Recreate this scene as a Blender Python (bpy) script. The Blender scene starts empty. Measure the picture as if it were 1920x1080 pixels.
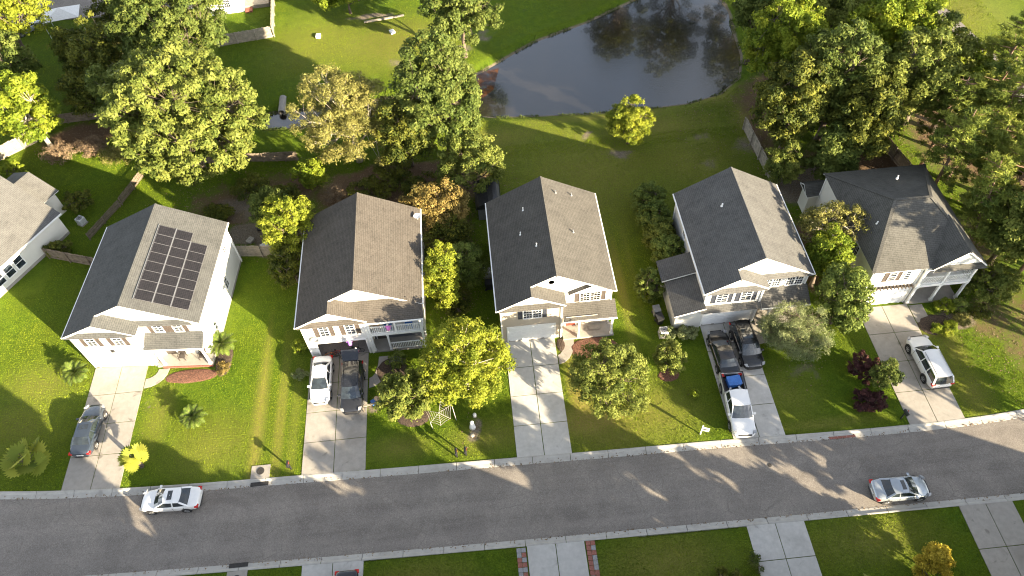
import bpy, math, random
import numpy as np
from mathutils import Vector, Matrix

# ------------------------------------------------------------------ camera, sky, sun, exposure
SC = bpy.context.scene
COL = SC.collection
SUN_EL = math.radians(15.5)
SUN_AZ = math.radians(-42.5)          # direction towards the sun, measured from +X (street axis)
cam_data = bpy.data.cameras.new('camera')
cam_data.sensor_width = 36.0
cam_data.lens = 26.25
cam_data.clip_end = 5000.0
cam = bpy.data.objects.new('camera', cam_data)
COL.objects.link(cam)
cam.matrix_world = Matrix(((0.99512, 0.09436, -0.02880, 0.0),
                           (-0.09256, 0.79192, -0.60357, 0.0),
                           (-0.03415, 0.60329, 0.79679, 56.0),
                           (0, 0, 0, 1)))
SC.camera = cam

world = bpy.data.worlds.new('World')
SC.world = world
world.use_nodes = True
wn = world.node_tree
sky = wn.nodes.new('ShaderNodeTexSky')
sky.sky_type = 'NISHITA'
sky.sun_disc = False
sky.sun_elevation = SUN_EL
sky.sun_rotation = math.pi / 2 - SUN_AZ
sky.air_density = 1.0
sky.dust_density = 0.8
sky.ozone_density = 2.0
bg = [n for n in wn.nodes if n.type == 'BACKGROUND'][0]
bg.inputs['Strength'].default_value = 0.064
# thin broken cloud spread evenly over the whole sky
tcw = wn.nodes.new('ShaderNodeTexCoord')
cln = wn.nodes.new('ShaderNodeTexNoise'); cln.inputs['Scale'].default_value = 3.4; cln.inputs['Detail'].default_value = 7.0; cln.inputs['Roughness'].default_value = 0.6
clr = wn.nodes.new('ShaderNodeMapRange'); clr.inputs['From Min'].default_value = 0.36; clr.inputs['From Max'].default_value = 0.66; clr.inputs['To Min'].default_value = 0.3; clr.inputs['To Max'].default_value = 0.9
bw = wn.nodes.new('ShaderNodeRGBToBW')
mul = wn.nodes.new('ShaderNodeMath'); mul.operation = 'MULTIPLY'; mul.inputs[1].default_value = 2.1
mixw = wn.nodes.new('ShaderNodeMix'); mixw.data_type = 'RGBA'
wn.links.new(tcw.outputs['Generated'], cln.inputs['Vector']); wn.links.new(cln.outputs[0], clr.inputs['Value'])
wn.links.new(sky.outputs[0], bw.inputs[0]); wn.links.new(bw.outputs[0], mul.inputs[0])
wn.links.new(clr.outputs[0], mixw.inputs[0]); wn.links.new(sky.outputs[0], mixw.inputs[6]); wn.links.new(mul.outputs[0], mixw.inputs[7])
wn.links.new(mixw.outputs[2], bg.inputs['Color'])

sun_data = bpy.data.lights.new('sun', 'SUN')
sun_data.energy = 5.0
sun_data.angle = math.radians(0.5)
sun_data.color = (1.0, 0.83, 0.57)
sun = bpy.data.objects.new('sun', sun_data)
COL.objects.link(sun)
SUN_DIR = Vector((math.cos(SUN_EL) * math.cos(SUN_AZ), math.cos(SUN_EL) * math.sin(SUN_AZ), math.sin(SUN_EL)))
sun.rotation_euler = SUN_DIR.to_track_quat('Z', 'Y').to_euler()
sun.location = SUN_DIR * 300

SC.view_settings.view_transform = 'Standard'
SC.view_settings.look = 'None'
SC.view_settings.exposure = 2.5
SC.view_settings.gamma = 1.0
SC.view_settings.use_curve_mapping = False
try:
    SC.cycles.max_bounces = 6
    SC.cycles.diffuse_bounces = 3
    SC.cycles.glossy_bounces = 3
    SC.cycles.transparent_max_bounces = 6
    SC.cycles.filter_width = 1.1
    SC.cycles.caustics_reflective = False
    SC.cycles.caustics_refractive = False
except Exception:
    pass

# ------------------------------------------------------------------ helpers
def tag(o, label=None, cat=None, group=None, kind=None):
    if label: o['label'] = label
    if cat: o['category'] = cat
    if group: o['group'] = group
    if kind: o['kind'] = kind
    return o

def empty(name, loc, rz=0.0, label=None, cat=None, group=None, kind=None):
    o = bpy.data.objects.new(name, None)
    o.empty_display_size = 0.3
    COL.objects.link(o)
    o.location = loc
    o.rotation_euler = (0, 0, rz)
    return tag(o, label, cat, group, kind)

def copy_tree(o, parent=None):
    c = o.copy()
    COL.objects.link(c)
    c.parent = parent
    for ch in o.children:
        copy_tree(ch, c)
    return c

class MB:
    """Collects faces of one part; build() links them as one mesh object."""
    def __init__(s):
        s.v = []; s.f = []; s.m = []
    def poly(s, pts, m=0):
        i = len(s.v)
        s.v += [tuple(p) for p in pts]
        s.f.append(tuple(range(i, i + len(pts)))); s.m.append(m)
    def box(s, x0, x1, y0, y1, z0, z1, m=0):
        i = len(s.v)
        s.v += [(x0,y0,z0),(x1,y0,z0),(x1,y1,z0),(x0,y1,z0),(x0,y0,z1),(x1,y0,z1),(x1,y1,z1),(x0,y1,z1)]
        for q in ((0,3,2,1),(4,5,6,7),(0,1,5,4),(1,2,6,5),(2,3,7,6),(3,0,4,7)):
            s.f.append(tuple(i + k for k in q)); s.m.append(m)
    def solid(s, poly, thick, m=0, mside=None):
        """planar polygon (top side up) extruded against its normal by thick"""
        P = [Vector(p) for p in poly]
        n = Vector((0,0,0))
        for a, b in zip(P, P[1:] + P[:1]):
            n += Vector(((a.y-b.y)*(a.z+b.z), (a.z-b.z)*(a.x+b.x), (a.x-b.x)*(a.y+b.y)))
        n.normalize()
        Q = [p - n * thick for p in P]
        s.poly(P, m); s.poly(Q[::-1], m if mside is None else mside)
        k = len(P)
        for i in range(k):
            j = (i + 1) % k
            s.poly([P[i], Q[i], Q[j], P[j]], m if mside is None else mside)
    def bar(s, a, b, w, h=None, m=0, up=(0,0,1)):
        """square bar from a to b"""
        h = w if h is None else h
        a = Vector(a); b = Vector(b); d = (b - a).normalized()
        u = Vector(up)
        if abs(d.dot(u)) > 0.98: u = Vector((1,0,0))
        r = d.cross(u).normalized(); t = r.cross(d).normalized()
        i = len(s.v)
        for c in (a, b):
            for (p, q) in ((-1,-1),(1,-1),(1,1),(-1,1)):
                s.v.append(tuple(c + r * (p*w/2) + t * (q*h/2)))
        for q in ((3,2,1,0),(4,5,6,7),(0,1,5,4),(1,2,6,5),(2,3,7,6),(3,0,4,7)):
            s.f.append(tuple(i + k for k in q)); s.m.append(m)
    def tube(s, pts, rad, n=6, m=0, cap=True):
        pts = [Vector(p) for p in pts]
        if not hasattr(rad, '__len__'): rad = [rad] * len(pts)
        i0 = len(s.v)
        ref = Vector((0.31, 0.2, 0.93))
        for k, p in enumerate(pts):
            d = (pts[min(k+1, len(pts)-1)] - pts[max(k-1, 0)])
            if d.length < 1e-6: d = Vector((0,0,1))
            d.normalize()
            r = d.cross(ref)
            if r.length < 0.1: r = d.cross(Vector((1,0,0)))
            r.normalize(); t = d.cross(r)
            for j in range(n):
                a = 2 * math.pi * j / n
                s.v.append(tuple(p + (r * math.cos(a) + t * math.sin(a)) * rad[k]))
        for k in range(len(pts) - 1):
            for j in range(n):
                a = i0 + k*n + j; b = i0 + k*n + (j+1) % n
                s.f.append((a, b, b + n, a + n)); s.m.append(m)
        if cap:
            s.f.append(tuple(i0 + j for j in range(n))[::-1]); s.m.append(m)
            e = i0 + (len(pts)-1)*n
            s.f.append(tuple(e + j for j in range(n))); s.m.append(m)
    def lathe(s, prof, n=16, c=(0,0,0), axis='z', m=0):
        i0 = len(s.v); c = Vector(c)
        for (r, h) in prof:
            for j in range(n):
                a = 2*math.pi*j/n
                if axis == 'z': p = Vector((r*math.cos(a), r*math.sin(a), h))
                elif axis == 'y': p = Vector((r*math.cos(a), h, r*math.sin(a)))
                else: p = Vector((h, r*math.cos(a), r*math.sin(a)))
                s.v.append(tuple(c + p))
        for k in range(len(prof)-1):
            for j in range(n):
                a = i0+k*n+j; b = i0+k*n+(j+1) % n
                s.f.append((a, b, b+n, a+n)); s.m.append(m)
        s.f.append(tuple(i0+j for j in range(n))[::-1]); s.m.append(m)
        e = i0+(len(prof)-1)*n
        s.f.append(tuple(e+j for j in range(n))); s.m.append(m)
    def mesh(s, name, mats, smooth=False):
        me = bpy.data.meshes.new(name)
        me.from_pydata(s.v, [], s.f)
        if not isinstance(mats, (list, tuple)): mats = [mats]
        for mt in mats: me.materials.append(mt)
        if len(mats) > 1: me.polygons.foreach_set('material_index', s.m)
        if smooth: me.polygons.foreach_set('use_smooth', [True] * len(s.f))
        # metric UVs: u along the horizontal of each face, v up the slope
        uv = me.uv_layers.new(name='UVMap')
        me.update()
        out = np.zeros(len(me.loops) * 2, dtype=np.float32)
        co = s.v; k = 0
        for pl in me.polygons:
            nx, ny, nz = pl.normal
            hl = math.hypot(nx, ny)
            if hl < 1e-3: hx, hy = 1.0, 0.0; vx, vy, vz = 0.0, 1.0, 0.0
            else:
                hx, hy = -ny / hl, nx / hl
                vx, vy, vz = -nz * hy, nz * hx, nx * hy - ny * hx      # v = n x h
            for vi in pl.vertices:
                x, y, z = co[vi]
                out[k] = x*hx + y*hy; out[k+1] = x*vx + y*vy + z*vz; k += 2
        uv.data.foreach_set('uv', out)
        return me
    def build(s, name, mats, parent=None, smooth=False, bevel=0.0, seg=1):
        o = bpy.data.objects.new(name, s.mesh(name, mats, smooth))
        COL.objects.link(o)
        if parent is not None: o.parent = parent
        if bevel > 0:
            b = o.modifiers.new('bevel', 'BEVEL'); b.width = bevel; b.segments = seg; b.limit_method = 'ANGLE'
        return o

# ------------------------------------------------------------------ materials
M = {}
class NT:
    def __init__(s, name):
        s.mat = bpy.data.materials.new(name); s.mat.use_nodes = True
        s.t = s.mat.node_tree; s.n = s.t.nodes
        s.bsdf = s.n['Principled BSDF']; s.out = s.n['Material Output']
    def node(s, typ, ins=None, **kw):
        nd = s.n.new(typ)
        for k, v in kw.items(): setattr(nd, k, v)
        for k, v in (ins or {}).items(): s.put(nd, k, v)
        return nd
    def put(s, nd, k, v):
        if isinstance(v, tuple) and len(v) == 2 and hasattr(v[0], 'outputs'): s.t.links.new(v[0].outputs[v[1]], nd.inputs[k])
        elif hasattr(v, 'outputs'): s.t.links.new(v.outputs[0], nd.inputs[k])
        else:
            if isinstance(v, tuple) and len(v) == 3 and nd.inputs[k].type == 'RGBA': v = (*v, 1.0)
            nd.inputs[k].default_value = v
    def p(s, **kw):
        for k, v in kw.items(): s.put(s.bsdf, k.replace('_', ' '), v)
    def coord(s, which='Object'):
        return (s.node('ShaderNodeTexCoord'), which)
    def noise(s, vec, scale, detail=4.0, rough=0.6, dist=0.0):
        return s.node('ShaderNodeTexNoise', {'Vector': vec, 'Scale': scale, 'Detail': detail, 'Roughness': rough, 'Distortion': dist})
    def ramp(s, fac, stops, interp='LINEAR'):
        r = s.node('ShaderNodeValToRGB', {'Fac': fac})
        r.color_ramp.interpolation = interp
        el = r.color_ramp.elements
        while len(el) < len(stops): el.new(0.5)
        for e, (pos, c) in zip(el, stops):
            e.position = pos; e.color = (*c, 1.0) if len(c) == 3 else c
        return r
    def mix(s, fac, a, b, typ='MIX'):
        m = s.node('ShaderNodeMix', data_type='RGBA', blend_type=typ)
        s.put(m, 0, fac); s.put(m, 6, a); s.put(m, 7, b)
        return (m, 2)
    def math(s, op, a, b=0.0, c=0.0, clamp=False):
        m = s.node('ShaderNodeMath', operation=op, use_clamp=clamp)
        s.put(m, 0, a); s.put(m, 1, b); s.put(m, 2, c)
        return m
    def bump(s, h, strength, dist=0.05):
        b = s.node('ShaderNodeBump', {'Height': h, 'Strength': strength, 'Distance': dist})
        s.put(s.bsdf, 'Normal', b)
        return b
    def attr(s, name, out='Fac'):
        return (s.node('ShaderNodeAttribute', attribute_name=name), out)

def mat_plain(key, col, rough=0.6, var=0.12, scale=6.0, metallic=0.0, bump=0.0, **kw):
    t = NT(key)
    nz = t.noise(t.coord(), scale, 5.0)
    lo = tuple(max(0.0, c * (1 - var)) for c in col); hi = tuple(min(1.0, c * (1 + var)) for c in col)
    t.p(Base_Color=t.ramp(nz, [(0.3, lo), (0.7, hi)]), Roughness=rough, Metallic=metallic)
    for k, v in kw.items(): t.put(t.bsdf, k.replace('_', ' '), v)
    if bump: t.bump(t.noise(t.coord(), scale * 8, 3.0), bump, 0.02)
    M[key] = t.mat
    return t.mat

def mat_siding(key, col, lap=0.17):
    t = NT(key)
    uv = t.coord('UV')
    sep = t.node('ShaderNodeSeparateXYZ', {'Vector': uv})
    fr = t.math('FRACT', t.math('DIVIDE', (sep, 1), lap))
    dirt = t.noise(t.coord(), 0.7, 5.0, 0.65)
    fine = t.noise(t.coord(), 9.0, 3.0)
    c = t.mix(t.ramp(dirt, [(0.35, (0,0,0)), (0.75, (1,1,1))]), tuple(x * 0.90 for x in col), col)
    c = t.mix(t.math('MULTIPLY', fine, 0.12), c, tuple(x * 0.8 for x in col))
    t.p(Base_Color=c, Roughness=0.55)
    t.bump(fr, 0.55, 0.03)
    M[key] = t.mat

def mat_shingle(key, ca, cb, cc, streak=0.25):
    t = NT(key)
    uv = t.coord('UV')
    br = t.node('ShaderNodeTexBrick', {'Vector': uv, 'Color1': (0.25,0.25,0.25), 'Color2': (0.85,0.85,0.85), 'Mortar': (0.0,0.0,0.0), 'Scale': 1.0,
                                       'Mortar Size': 0.012, 'Mortar Smooth': 0.3, 'Bias': 0.0, 'Brick Width': 0.42, 'Row Height': 0.16})
    br.offset = 0.37
    big = t.noise(uv, 0.55, 6.0, 0.7, 0.4)
    mid = t.noise(uv, 2.6, 4.0, 0.7)
    gr = t.noise(uv, 22.0, 2.0, 0.8)
    mp = t.node('ShaderNodeMapping', {'Vector': uv, 'Scale': (2.2, 0.22, 1.0)})
    stk = t.noise(mp, 1.0, 4.0, 0.6)
    c = t.mix(t.ramp(mid, [(0.3, (0,0,0)), (0.7, (1,1,1))]), ca, cb)
    c = t.mix(t.math('MULTIPLY', (br, 0), 0.75), c, cc)
    c = t.mix(t.math('MULTIPLY', t.ramp(stk, [(0.45, (0,0,0)), (0.75, (1,1,1))]), streak), c, tuple(x * 0.5 for x in ca))
    c = t.mix(t.math('MULTIPLY', t.ramp(big, [(0.35, (0,0,0)), (0.7, (1,1,1))]), 0.45), c, tuple(min(1, x * 1.6) for x in cb))
    c = t.mix(t.math('MULTIPLY', gr, 0.35), c, tuple(x * 0.45 for x in ca))
    c = t.mix(t.math('MULTIPLY', (br, 1), 0.6), c, tuple(x * 0.3 for x in ca))
    t.p(Base_Color=c, Roughness=0.9, Specular_IOR_Level=0.25)
    h = t.math('ADD', t.math('MULTIPLY', (br, 0), 0.5), t.math('MULTIPLY', gr, 0.5))
    t.bump(h, 0.5, 0.02)
    M[key] = t.mat

def mat_concrete(key, col, stain=(0.15, 0.13, 0.105), amt=0.5):
    t = NT(key)
    co = t.node('ShaderNodeNewGeometry')
    v = (co, 0)
    big = t.noise(v, 0.45, 6.0, 0.62, 0.3)
    mid = t.noise(v, 2.2, 5.0, 0.65)
    fine = t.noise(v, 26.0, 3.0, 0.7)
    oi = t.node('ShaderNodeObjectInfo')
    c = t.mix(t.ramp(mid, [(0.3, (0,0,0)), (0.75, (1,1,1))]), tuple(x * 0.74 for x in col), col)
    c = t.mix(t.math('MULTIPLY', t.ramp(big, [(0.5, (0,0,0)), (0.78, (1,1,1))]), amt), c, stain)
    c = t.mix(t.math('MULTIPLY', fine, 0.25), c, tuple(x * 0.7 for x in col))
    c = t.mix(t.math('MULTIPLY', (oi, 'Random'), 0.22), c, tuple(x * 0.72 for x in col))
    spot = t.noise(v, 0.85, 3.0, 0.5, 0.8)
    c = t.mix(t.math('MULTIPLY', t.ramp(spot, [(0.63, (0,0,0)), (0.72, (1,1,1))]), amt * 0.9), c, tuple(x * 0.55 for x in stain))
    t.p(Base_Color=c, Roughness=0.85)
    t.bump(fine, 0.35, 0.01)
    M[key] = t.mat

def mat_leaf(key, dark, mid, light, trans=0.4, extra=None, spec=0.12):
    """leaf: hue varies per leaf and per clump; thin leaves let light through"""
    t = NT(key)
    c = t.ramp(t.attr('tint'), [(0.0, dark), (0.5, mid), (1.0, light)])
    big = t.noise((t.node('ShaderNodeNewGeometry'), 0), 0.35, 3.0, 0.5)
    c2 = t.mix(t.math('MULTIPLY', t.ramp(big, [(0.4, (0,0,0)), (0.65, (1,1,1))]), 0.35), c, extra or tuple(min(1, x * 1.2) for x in light))
    t.p(Base_Color=c2, Roughness=0.6, Specular_IOR_Level=spec)
    tr = t.node('ShaderNodeBsdfTranslucent', {'Color': c2})
    mx = t.node('ShaderNodeMixShader', {'Fac': trans * 0.75})
    t.t.links.new(t.bsdf.outputs[0], mx.inputs[1]); t.t.links.new(tr.outputs[0], mx.inputs[2])
    t.t.links.new(mx.outputs[0], t.out.inputs['Surface'])
    M[key] = t.mat

def mat_paint(key, col, rough=0.22, metallic=0.0, coat=0.8):
    t = NT(key)
    nz = t.noise(t.coord(), 3.0, 4.0)
    t.p(Base_Color=t.ramp(nz, [(0.3, tuple(x * 0.93 for x in col)), (0.7, col)]), Roughness=rough, Metallic=metallic, Coat_Weight=coat, Coat_Roughness=0.06)
    M[key] = t.mat

mat_siding('siding_white', (0.80, 0.79, 0.76))
mat_siding('siding_cream', (0.76, 0.74, 0.68))
mat_siding('siding_tan', (0.50, 0.43, 0.35))
mat_siding('siding_grey', (0.62, 0.62, 0.60))
mat_siding('siding_porch_shade', (0.10, 0.11, 0.13))  # near-black siding colour with the porch shade painted in
mat_siding('shake_white', (0.78, 0.77, 0.74), 0.25)
mat_shingle('roof_grey', (0.040, 0.041, 0.043), (0.091, 0.093, 0.091), (0.116, 0.118, 0.114), 0.2)
mat_shingle('roof_brown', (0.044, 0.038, 0.033), (0.098, 0.086, 0.074), (0.117, 0.106, 0.092), 0.2)
mat_shingle('roof_taupe', (0.051, 0.047, 0.043), (0.099, 0.093, 0.083), (0.103, 0.098, 0.088), 0.3)
mat_shingle('roof_slate', (0.052, 0.051, 0.052), (0.115, 0.115, 0.110), (0.136, 0.132, 0.127), 0.25)
mat_shingle('roof_olive', (0.046, 0.046, 0.041), (0.100, 0.098, 0.091), (0.112, 0.109, 0.101), 0.25)
mat_shingle('roof_sand', (0.073, 0.072, 0.070), (0.135, 0.134, 0.130), (0.140, 0.138, 0.135), 0.15)
mat_plain('trim', (0.80, 0.80, 0.78), 0.45, 0.05)
mat_plain('shutter_dark', (0.035, 0.04, 0.055), 0.5, 0.2)
mat_plain('shutter_brown', (0.075, 0.06, 0.052), 0.6, 0.2)
mat_plain('garage_white', (0.80, 0.81, 0.82), 0.4, 0.05)
mat_plain('door_red', (0.25, 0.05, 0.035), 0.4, 0.15)
mat_plain('door_dark', (0.06, 0.05, 0.045), 0.4, 0.2)
mat_plain('metal_dark', (0.05, 0.05, 0.055), 0.4, 0.2, metallic=0.6)
mat_plain('metal_grey', (0.40, 0.41, 0.42), 0.4, 0.15, metallic=0.7)
mat_plain('galv', (0.55, 0.56, 0.56), 0.5, 0.2, metallic=0.3)
mat_plain('black_plastic', (0.02, 0.02, 0.022), 0.55, 0.3)
mat_plain('grey_plastic', (0.18, 0.185, 0.19), 0.6, 0.2)
mat_plain('blue_plastic', (0.03, 0.13, 0.42), 0.45, 0.2)
mat_plain('red_plastic', (0.45, 0.04, 0.03), 0.45, 0.2)
mat_plain('orange_plastic', (0.55, 0.17, 0.03), 0.5, 0.2)
mat_plain('yellow_plastic', (0.6, 0.42, 0.05), 0.5, 0.2)
mat_plain('pink_cloth', (0.75, 0.22, 0.62), 0.8, 0.2)
mat_plain('purple_cloth', (0.36, 0.14, 0.62), 0.8, 0.2)
mat_plain('white_cloth', (0.78, 0.78, 0.78), 0.85, 0.1)
mat_plain('rope', (0.42, 0.40, 0.36), 0.9, 0.15)
mat_plain('tan_cloth', (0.50, 0.36, 0.24), 0.9, 0.2)
mat_plain('tyre', (0.018, 0.018, 0.02), 0.85, 0.2)
mat_plain('rim', (0.5, 0.51, 0.52), 0.3, 0.1, metallic=0.8)
mat_plain('lamp_red', (0.45, 0.015, 0.012), 0.2, 0.2)
mat_plain('lamp_clear', (0.30, 0.31, 0.33), 0.10, 0.2)
mat_plain('plate', (0.75, 0.75, 0.72), 0.5, 0.05)
mat_plain('fence_wood', (0.17, 0.135, 0.10), 0.85, 0.35, 3.0, bump=0.3)
mat_plain('fence_pale', (0.27, 0.24, 0.195), 0.85, 0.3, 3.0, bump=0.3)
mat_plain('bark', (0.12, 0.092, 0.07), 0.9, 0.4, 3.0, bump=0.8)
mat_plain('bark_pale', (0.38, 0.34, 0.28), 0.9, 0.3, 3.0, bump=0.6)
mat_plain('bark_pine', (0.20, 0.125, 0.085), 0.9, 0.4, 2.0, bump=0.9)
mat_plain('twig', (0.23, 0.17, 0.115), 0.9, 0.35, 3.0)
mat_plain('brick_red', (0.24, 0.085, 0.06), 0.9, 0.35, 8.0, bump=0.4)
mat_plain('paver_red', (0.27, 0.11, 0.085), 0.9, 0.3, 8.0, bump=0.4)
mat_plain('paver_grey', (0.27, 0.27, 0.28), 0.9, 0.25, 8.0, bump=0.4)
mat_plain('stone', (0.36, 0.33, 0.28), 0.9, 0.35, 5.0, bump=0.5)
mat_plain('iron', (0.045, 0.042, 0.04), 0.7, 0.3, metallic=0.4)
mat_plain('garage_inside', (0.30, 0.28, 0.26), 0.9, 0.2)
mat_plain('rust_mark', (0.33, 0.14, 0.06), 0.9, 0.3)
mat_plain('blossom', (0.55, 0.50, 0.38), 0.8, 0.2)
mat_concrete('concrete', (0.37, 0.345, 0.31), amt=0.62)
mat_concrete('concrete_shade_lift', (0.55, 0.54, 0.515), amt=0.36)  # driveway concrete made paler to brighten slabs that lie in shade
mat_concrete('kerb_conc', (0.48, 0.465, 0.43), amt=0.35)
mat_paint('paint_white', (0.80, 0.80, 0.80))
mat_paint('paint_black', (0.012, 0.012, 0.014), 0.18)
mat_paint('paint_navy', (0.045, 0.06, 0.085), 0.25, 0.3)
mat_paint('paint_silver', (0.42, 0.46, 0.50), 0.25, 0.5)
mat_paint('paint_char', (0.022, 0.024, 0.03), 0.2, 0.2)
t = NT('glass'); nz = t.noise(t.coord(), 2.0, 2.0)
t.p(Base_Color=t.ramp(nz, [(0.3, (0.012, 0.016, 0.02)), (0.7, (0.03, 0.04, 0.048))]), Roughness=0.05, Specular_IOR_Level=0.9, Coat_Weight=0.6, Coat_Roughness=0.03); M['glass'] = t.mat
t = NT('house_glass'); nz = t.noise(t.coord(), 1.3, 2.0)
t.p(Base_Color=t.ramp(nz, [(0.35, (0.012, 0.016, 0.024)), (0.7, (0.04, 0.052, 0.07))]), Roughness=0.06, Specular_IOR_Level=0.6, Coat_Weight=0.3, Coat_Roughness=0.03); M['house_glass'] = t.mat
# solar cells: fine grid of cells on dark glass
t = NT('solar_cell')
br = t.node('ShaderNodeTexBrick', {'Vector': t.coord('UV'), 'Color1': (0.010,0.010,0.012), 'Color2': (0.017,0.016,0.019), 'Mortar': (0.045,0.044,0.047), 'Scale': 1.0, 'Mortar Size': 0.006, 'Brick Width': 0.16, 'Row Height': 0.16})
br.offset = 0.0
t.p(Base_Color=br, Roughness=0.25, Specular_IOR_Level=0.3); M['solar_cell'] = t.mat

mat_leaf('leaf_oak', (0.051, 0.078, 0.017), (0.121, 0.156, 0.029), (0.223, 0.239, 0.053))
mat_leaf('leaf_yellow', (0.076, 0.114, 0.014), (0.178, 0.220, 0.021), (0.305, 0.317, 0.036), 0.45)
mat_leaf('leaf_lime', (0.071, 0.118, 0.012), (0.151, 0.209, 0.020), (0.250, 0.280, 0.026), 0.45)
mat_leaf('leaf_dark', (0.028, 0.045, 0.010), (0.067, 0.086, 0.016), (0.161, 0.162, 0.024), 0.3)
mat_leaf('leaf_mid', (0.042, 0.068, 0.016), (0.084, 0.120, 0.025), (0.159, 0.184, 0.042))
mat_leaf('leaf_pale', (0.089, 0.095, 0.025), (0.176, 0.174, 0.047), (0.283, 0.261, 0.079), 0.4)
mat_leaf('leaf_orange', (0.092, 0.085, 0.026), (0.194, 0.154, 0.044), (0.303, 0.215, 0.070), 0.4)
mat_leaf('leaf_pine', (0.059, 0.093, 0.020), (0.134, 0.179, 0.034), (0.286, 0.310, 0.053), 0.3)
mat_leaf('leaf_sage', (0.072, 0.101, 0.043), (0.145, 0.177, 0.074), (0.253, 0.278, 0.121), 0.3)
mat_leaf('leaf_red', (0.025, 0.012, 0.014), (0.05, 0.022, 0.024), (0.10, 0.04, 0.035), 0.25)
mat_leaf('leaf_palm', (0.103, 0.143, 0.025), (0.230, 0.275, 0.040), (0.437, 0.440, 0.070), 0.4)
mat_leaf('leaf_sago', (0.039, 0.069, 0.014), (0.078, 0.121, 0.021), (0.156, 0.196, 0.035), 0.25)
mat_leaf('leaf_gold', (0.16, 0.13, 0.015), (0.36, 0.29, 0.03), (0.55, 0.42, 0.06), 0.35)
mat_leaf('leaf_holly', (0.046, 0.069, 0.016), (0.096, 0.137, 0.027), (0.206, 0.249, 0.054), 0.3)
mat_leaf('leaf_brown', (0.10, 0.07, 0.045), (0.19, 0.135, 0.085), (0.30, 0.22, 0.14), 0.3)
mat_leaf('leaf_grass', (0.085, 0.141, 0.011), (0.162, 0.236, 0.015), (0.254, 0.299, 0.027), 0.12, (0.226, 0.261, 0.021), 0.03)
mat_plain('panel_frame', (0.20, 0.20, 0.21), 0.45, 0.1, metallic=0.5)
# ------------------------------------------------------------------ the ground, road, kerbs, driveways, pond
UG = np.array([(-80,30.5),(-60,29.0),(-48,27.75),(-40.5,26.92),(-35.8,26.45),(-29.8,26.1),(-22.2,25.84),(-16.7,25.74),(-11.1,25.58),(0.9,25.38),(5.2,25.26),(18.2,25.08),(25.4,24.85),(31.6,24.76),(37.6,24.78),(42.4,25.05),(50,25.9),(60,27.6),(80,32)])
LR = np.array([(-80,22.4),(-60,21.0),(-45,20.0),(-30.6,19.44),(-21.6,19.19),(-11.3,18.96),(0.3,18.76),(21.9,18.48),(32.6,18.40),(38.9,18.30),(60,18.9),(80,21)])
def smooth_curve(P):
    xs = np.linspace(P[0,0], P[-1,0], 401)
    ys = np.interp(xs, P[:,0], P[:,1])
    k = np.ones(21) / 21
    yp = np.concatenate([np.full(10, ys[0]), ys, np.full(10, ys[-1])])
    return xs, np.convolve(yp, k, 'valid')
UGx, UGy = smooth_curve(UG)
LRx, LRy = smooth_curve(LR)
def y_ug(x): return np.interp(x, UGx, UGy)          # lawn edge of the far kerb
def y_ur(x): return y_ug(x) - 0.60                  # road edge of the far kerb
def y_lr(x): return np.interp(x, LRx, LRy)          # road edge of the near kerb
def y_lg(x): return y_lr(x) - 0.52

POND = np.array([(-3.5,73.2),(1.57,76.0),(8.3,81.0),(15.5,84.2),(22.5,88.3),(29,90.5),(33.5,88),(34.0,84),(33.4,80.2),(33.0,74.7),(31.6,70.7),(28.65,68.1),(24.6,66.95),(18,66.6),(12.9,66.7),(6.8,67.1),(1.9,67.6),(-2.5,69.0),(-5.0,70.6)])
DITCH = np.array([(-26.2,70.0),(-24.9,71.2),(-22.2,71.7),(-19,71.7),(-14,71.9),(-9.1,72.6),(-6.5,73.1),(-2.5,73.2),(-2.0,71.4),(-4.5,71.0),(-7.2,70.8),(-12.8,69.7),(-18.9,68.7),(-23.8,68.9)])
def inside(P, x, y):
    r = np.zeros(x.shape, bool)
    n = len(P)
    for i in range(n):
        x0, y0 = P[i]; x1, y1 = P[(i+1) % n]
        c = ((y0 > y) != (y1 > y)) & (x < (x1-x0)*(y-y0)/(y1-y0+1e-12)+x0)
        r ^= c
    return r
def sdist(P, x, y):
    d = np.full(x.shape, 1e9)
    n = len(P)
    for i in range(n):
        a = P[i]; b = P[(i+1) % n]; e = b - a
        t = np.clip(((x-a[0])*e[0]+(y-a[1])*e[1])/(e@e), 0, 1)
        d = np.minimum(d, np.hypot(x-a[0]-t*e[0], y-a[1]-t*e[1]))
    return np.where(inside(P, x, y), d, -d)

rngG = np.random.default_rng(11)
def vnoise(x, y, s, seed):
    """smooth value noise 0..1"""
    r = np.random.default_rng(seed)
    T = r.random((64, 64))
    u = x / s; v = y / s
    i = np.floor(u).astype(int); j = np.floor(v).astype(int)
    fu = u - i; fv = v - j
    fu = fu*fu*(3-2*fu); fv = fv*fv*(3-2*fv)
    a = T[i % 64, j % 64]; b = T[(i+1) % 64, j % 64]; c = T[i % 64, (j+1) % 64]; d = T[(i+1) % 64, (j+1) % 64]
    return (a*(1-fu)+b*fu)*(1-fv)+(c*(1-fu)+d*fu)*fv

def pond_depth(x, y):
    d = np.maximum(sdist(POND, x, y), sdist(DITCH, x, y))
    return d
def ground_z(x, y):
    x = np.asarray(x, float); y = np.asarray(y, float)
    z = (vnoise(x, y, 3.1, 5) - 0.5) * 0.03
    far = np.clip((y - 52) / 8, 0, 1)
    z = z + far * (vnoise(x, y, 7.0, 6) - 0.5) * 0.35
    d = pond_depth(x, y)
    z = np.where(d > -2.2, np.where(d > -1.2, -(d + 1.2) * 0.375, z * (-d - 1.2)), z)
    z = np.maximum(z, -1.6)
    u = y_ug(x); l = y_lg(x)
    road = (y < u - 0.16) & (y > l + 0.16)
    return np.where(road, -0.32, z)

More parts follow.
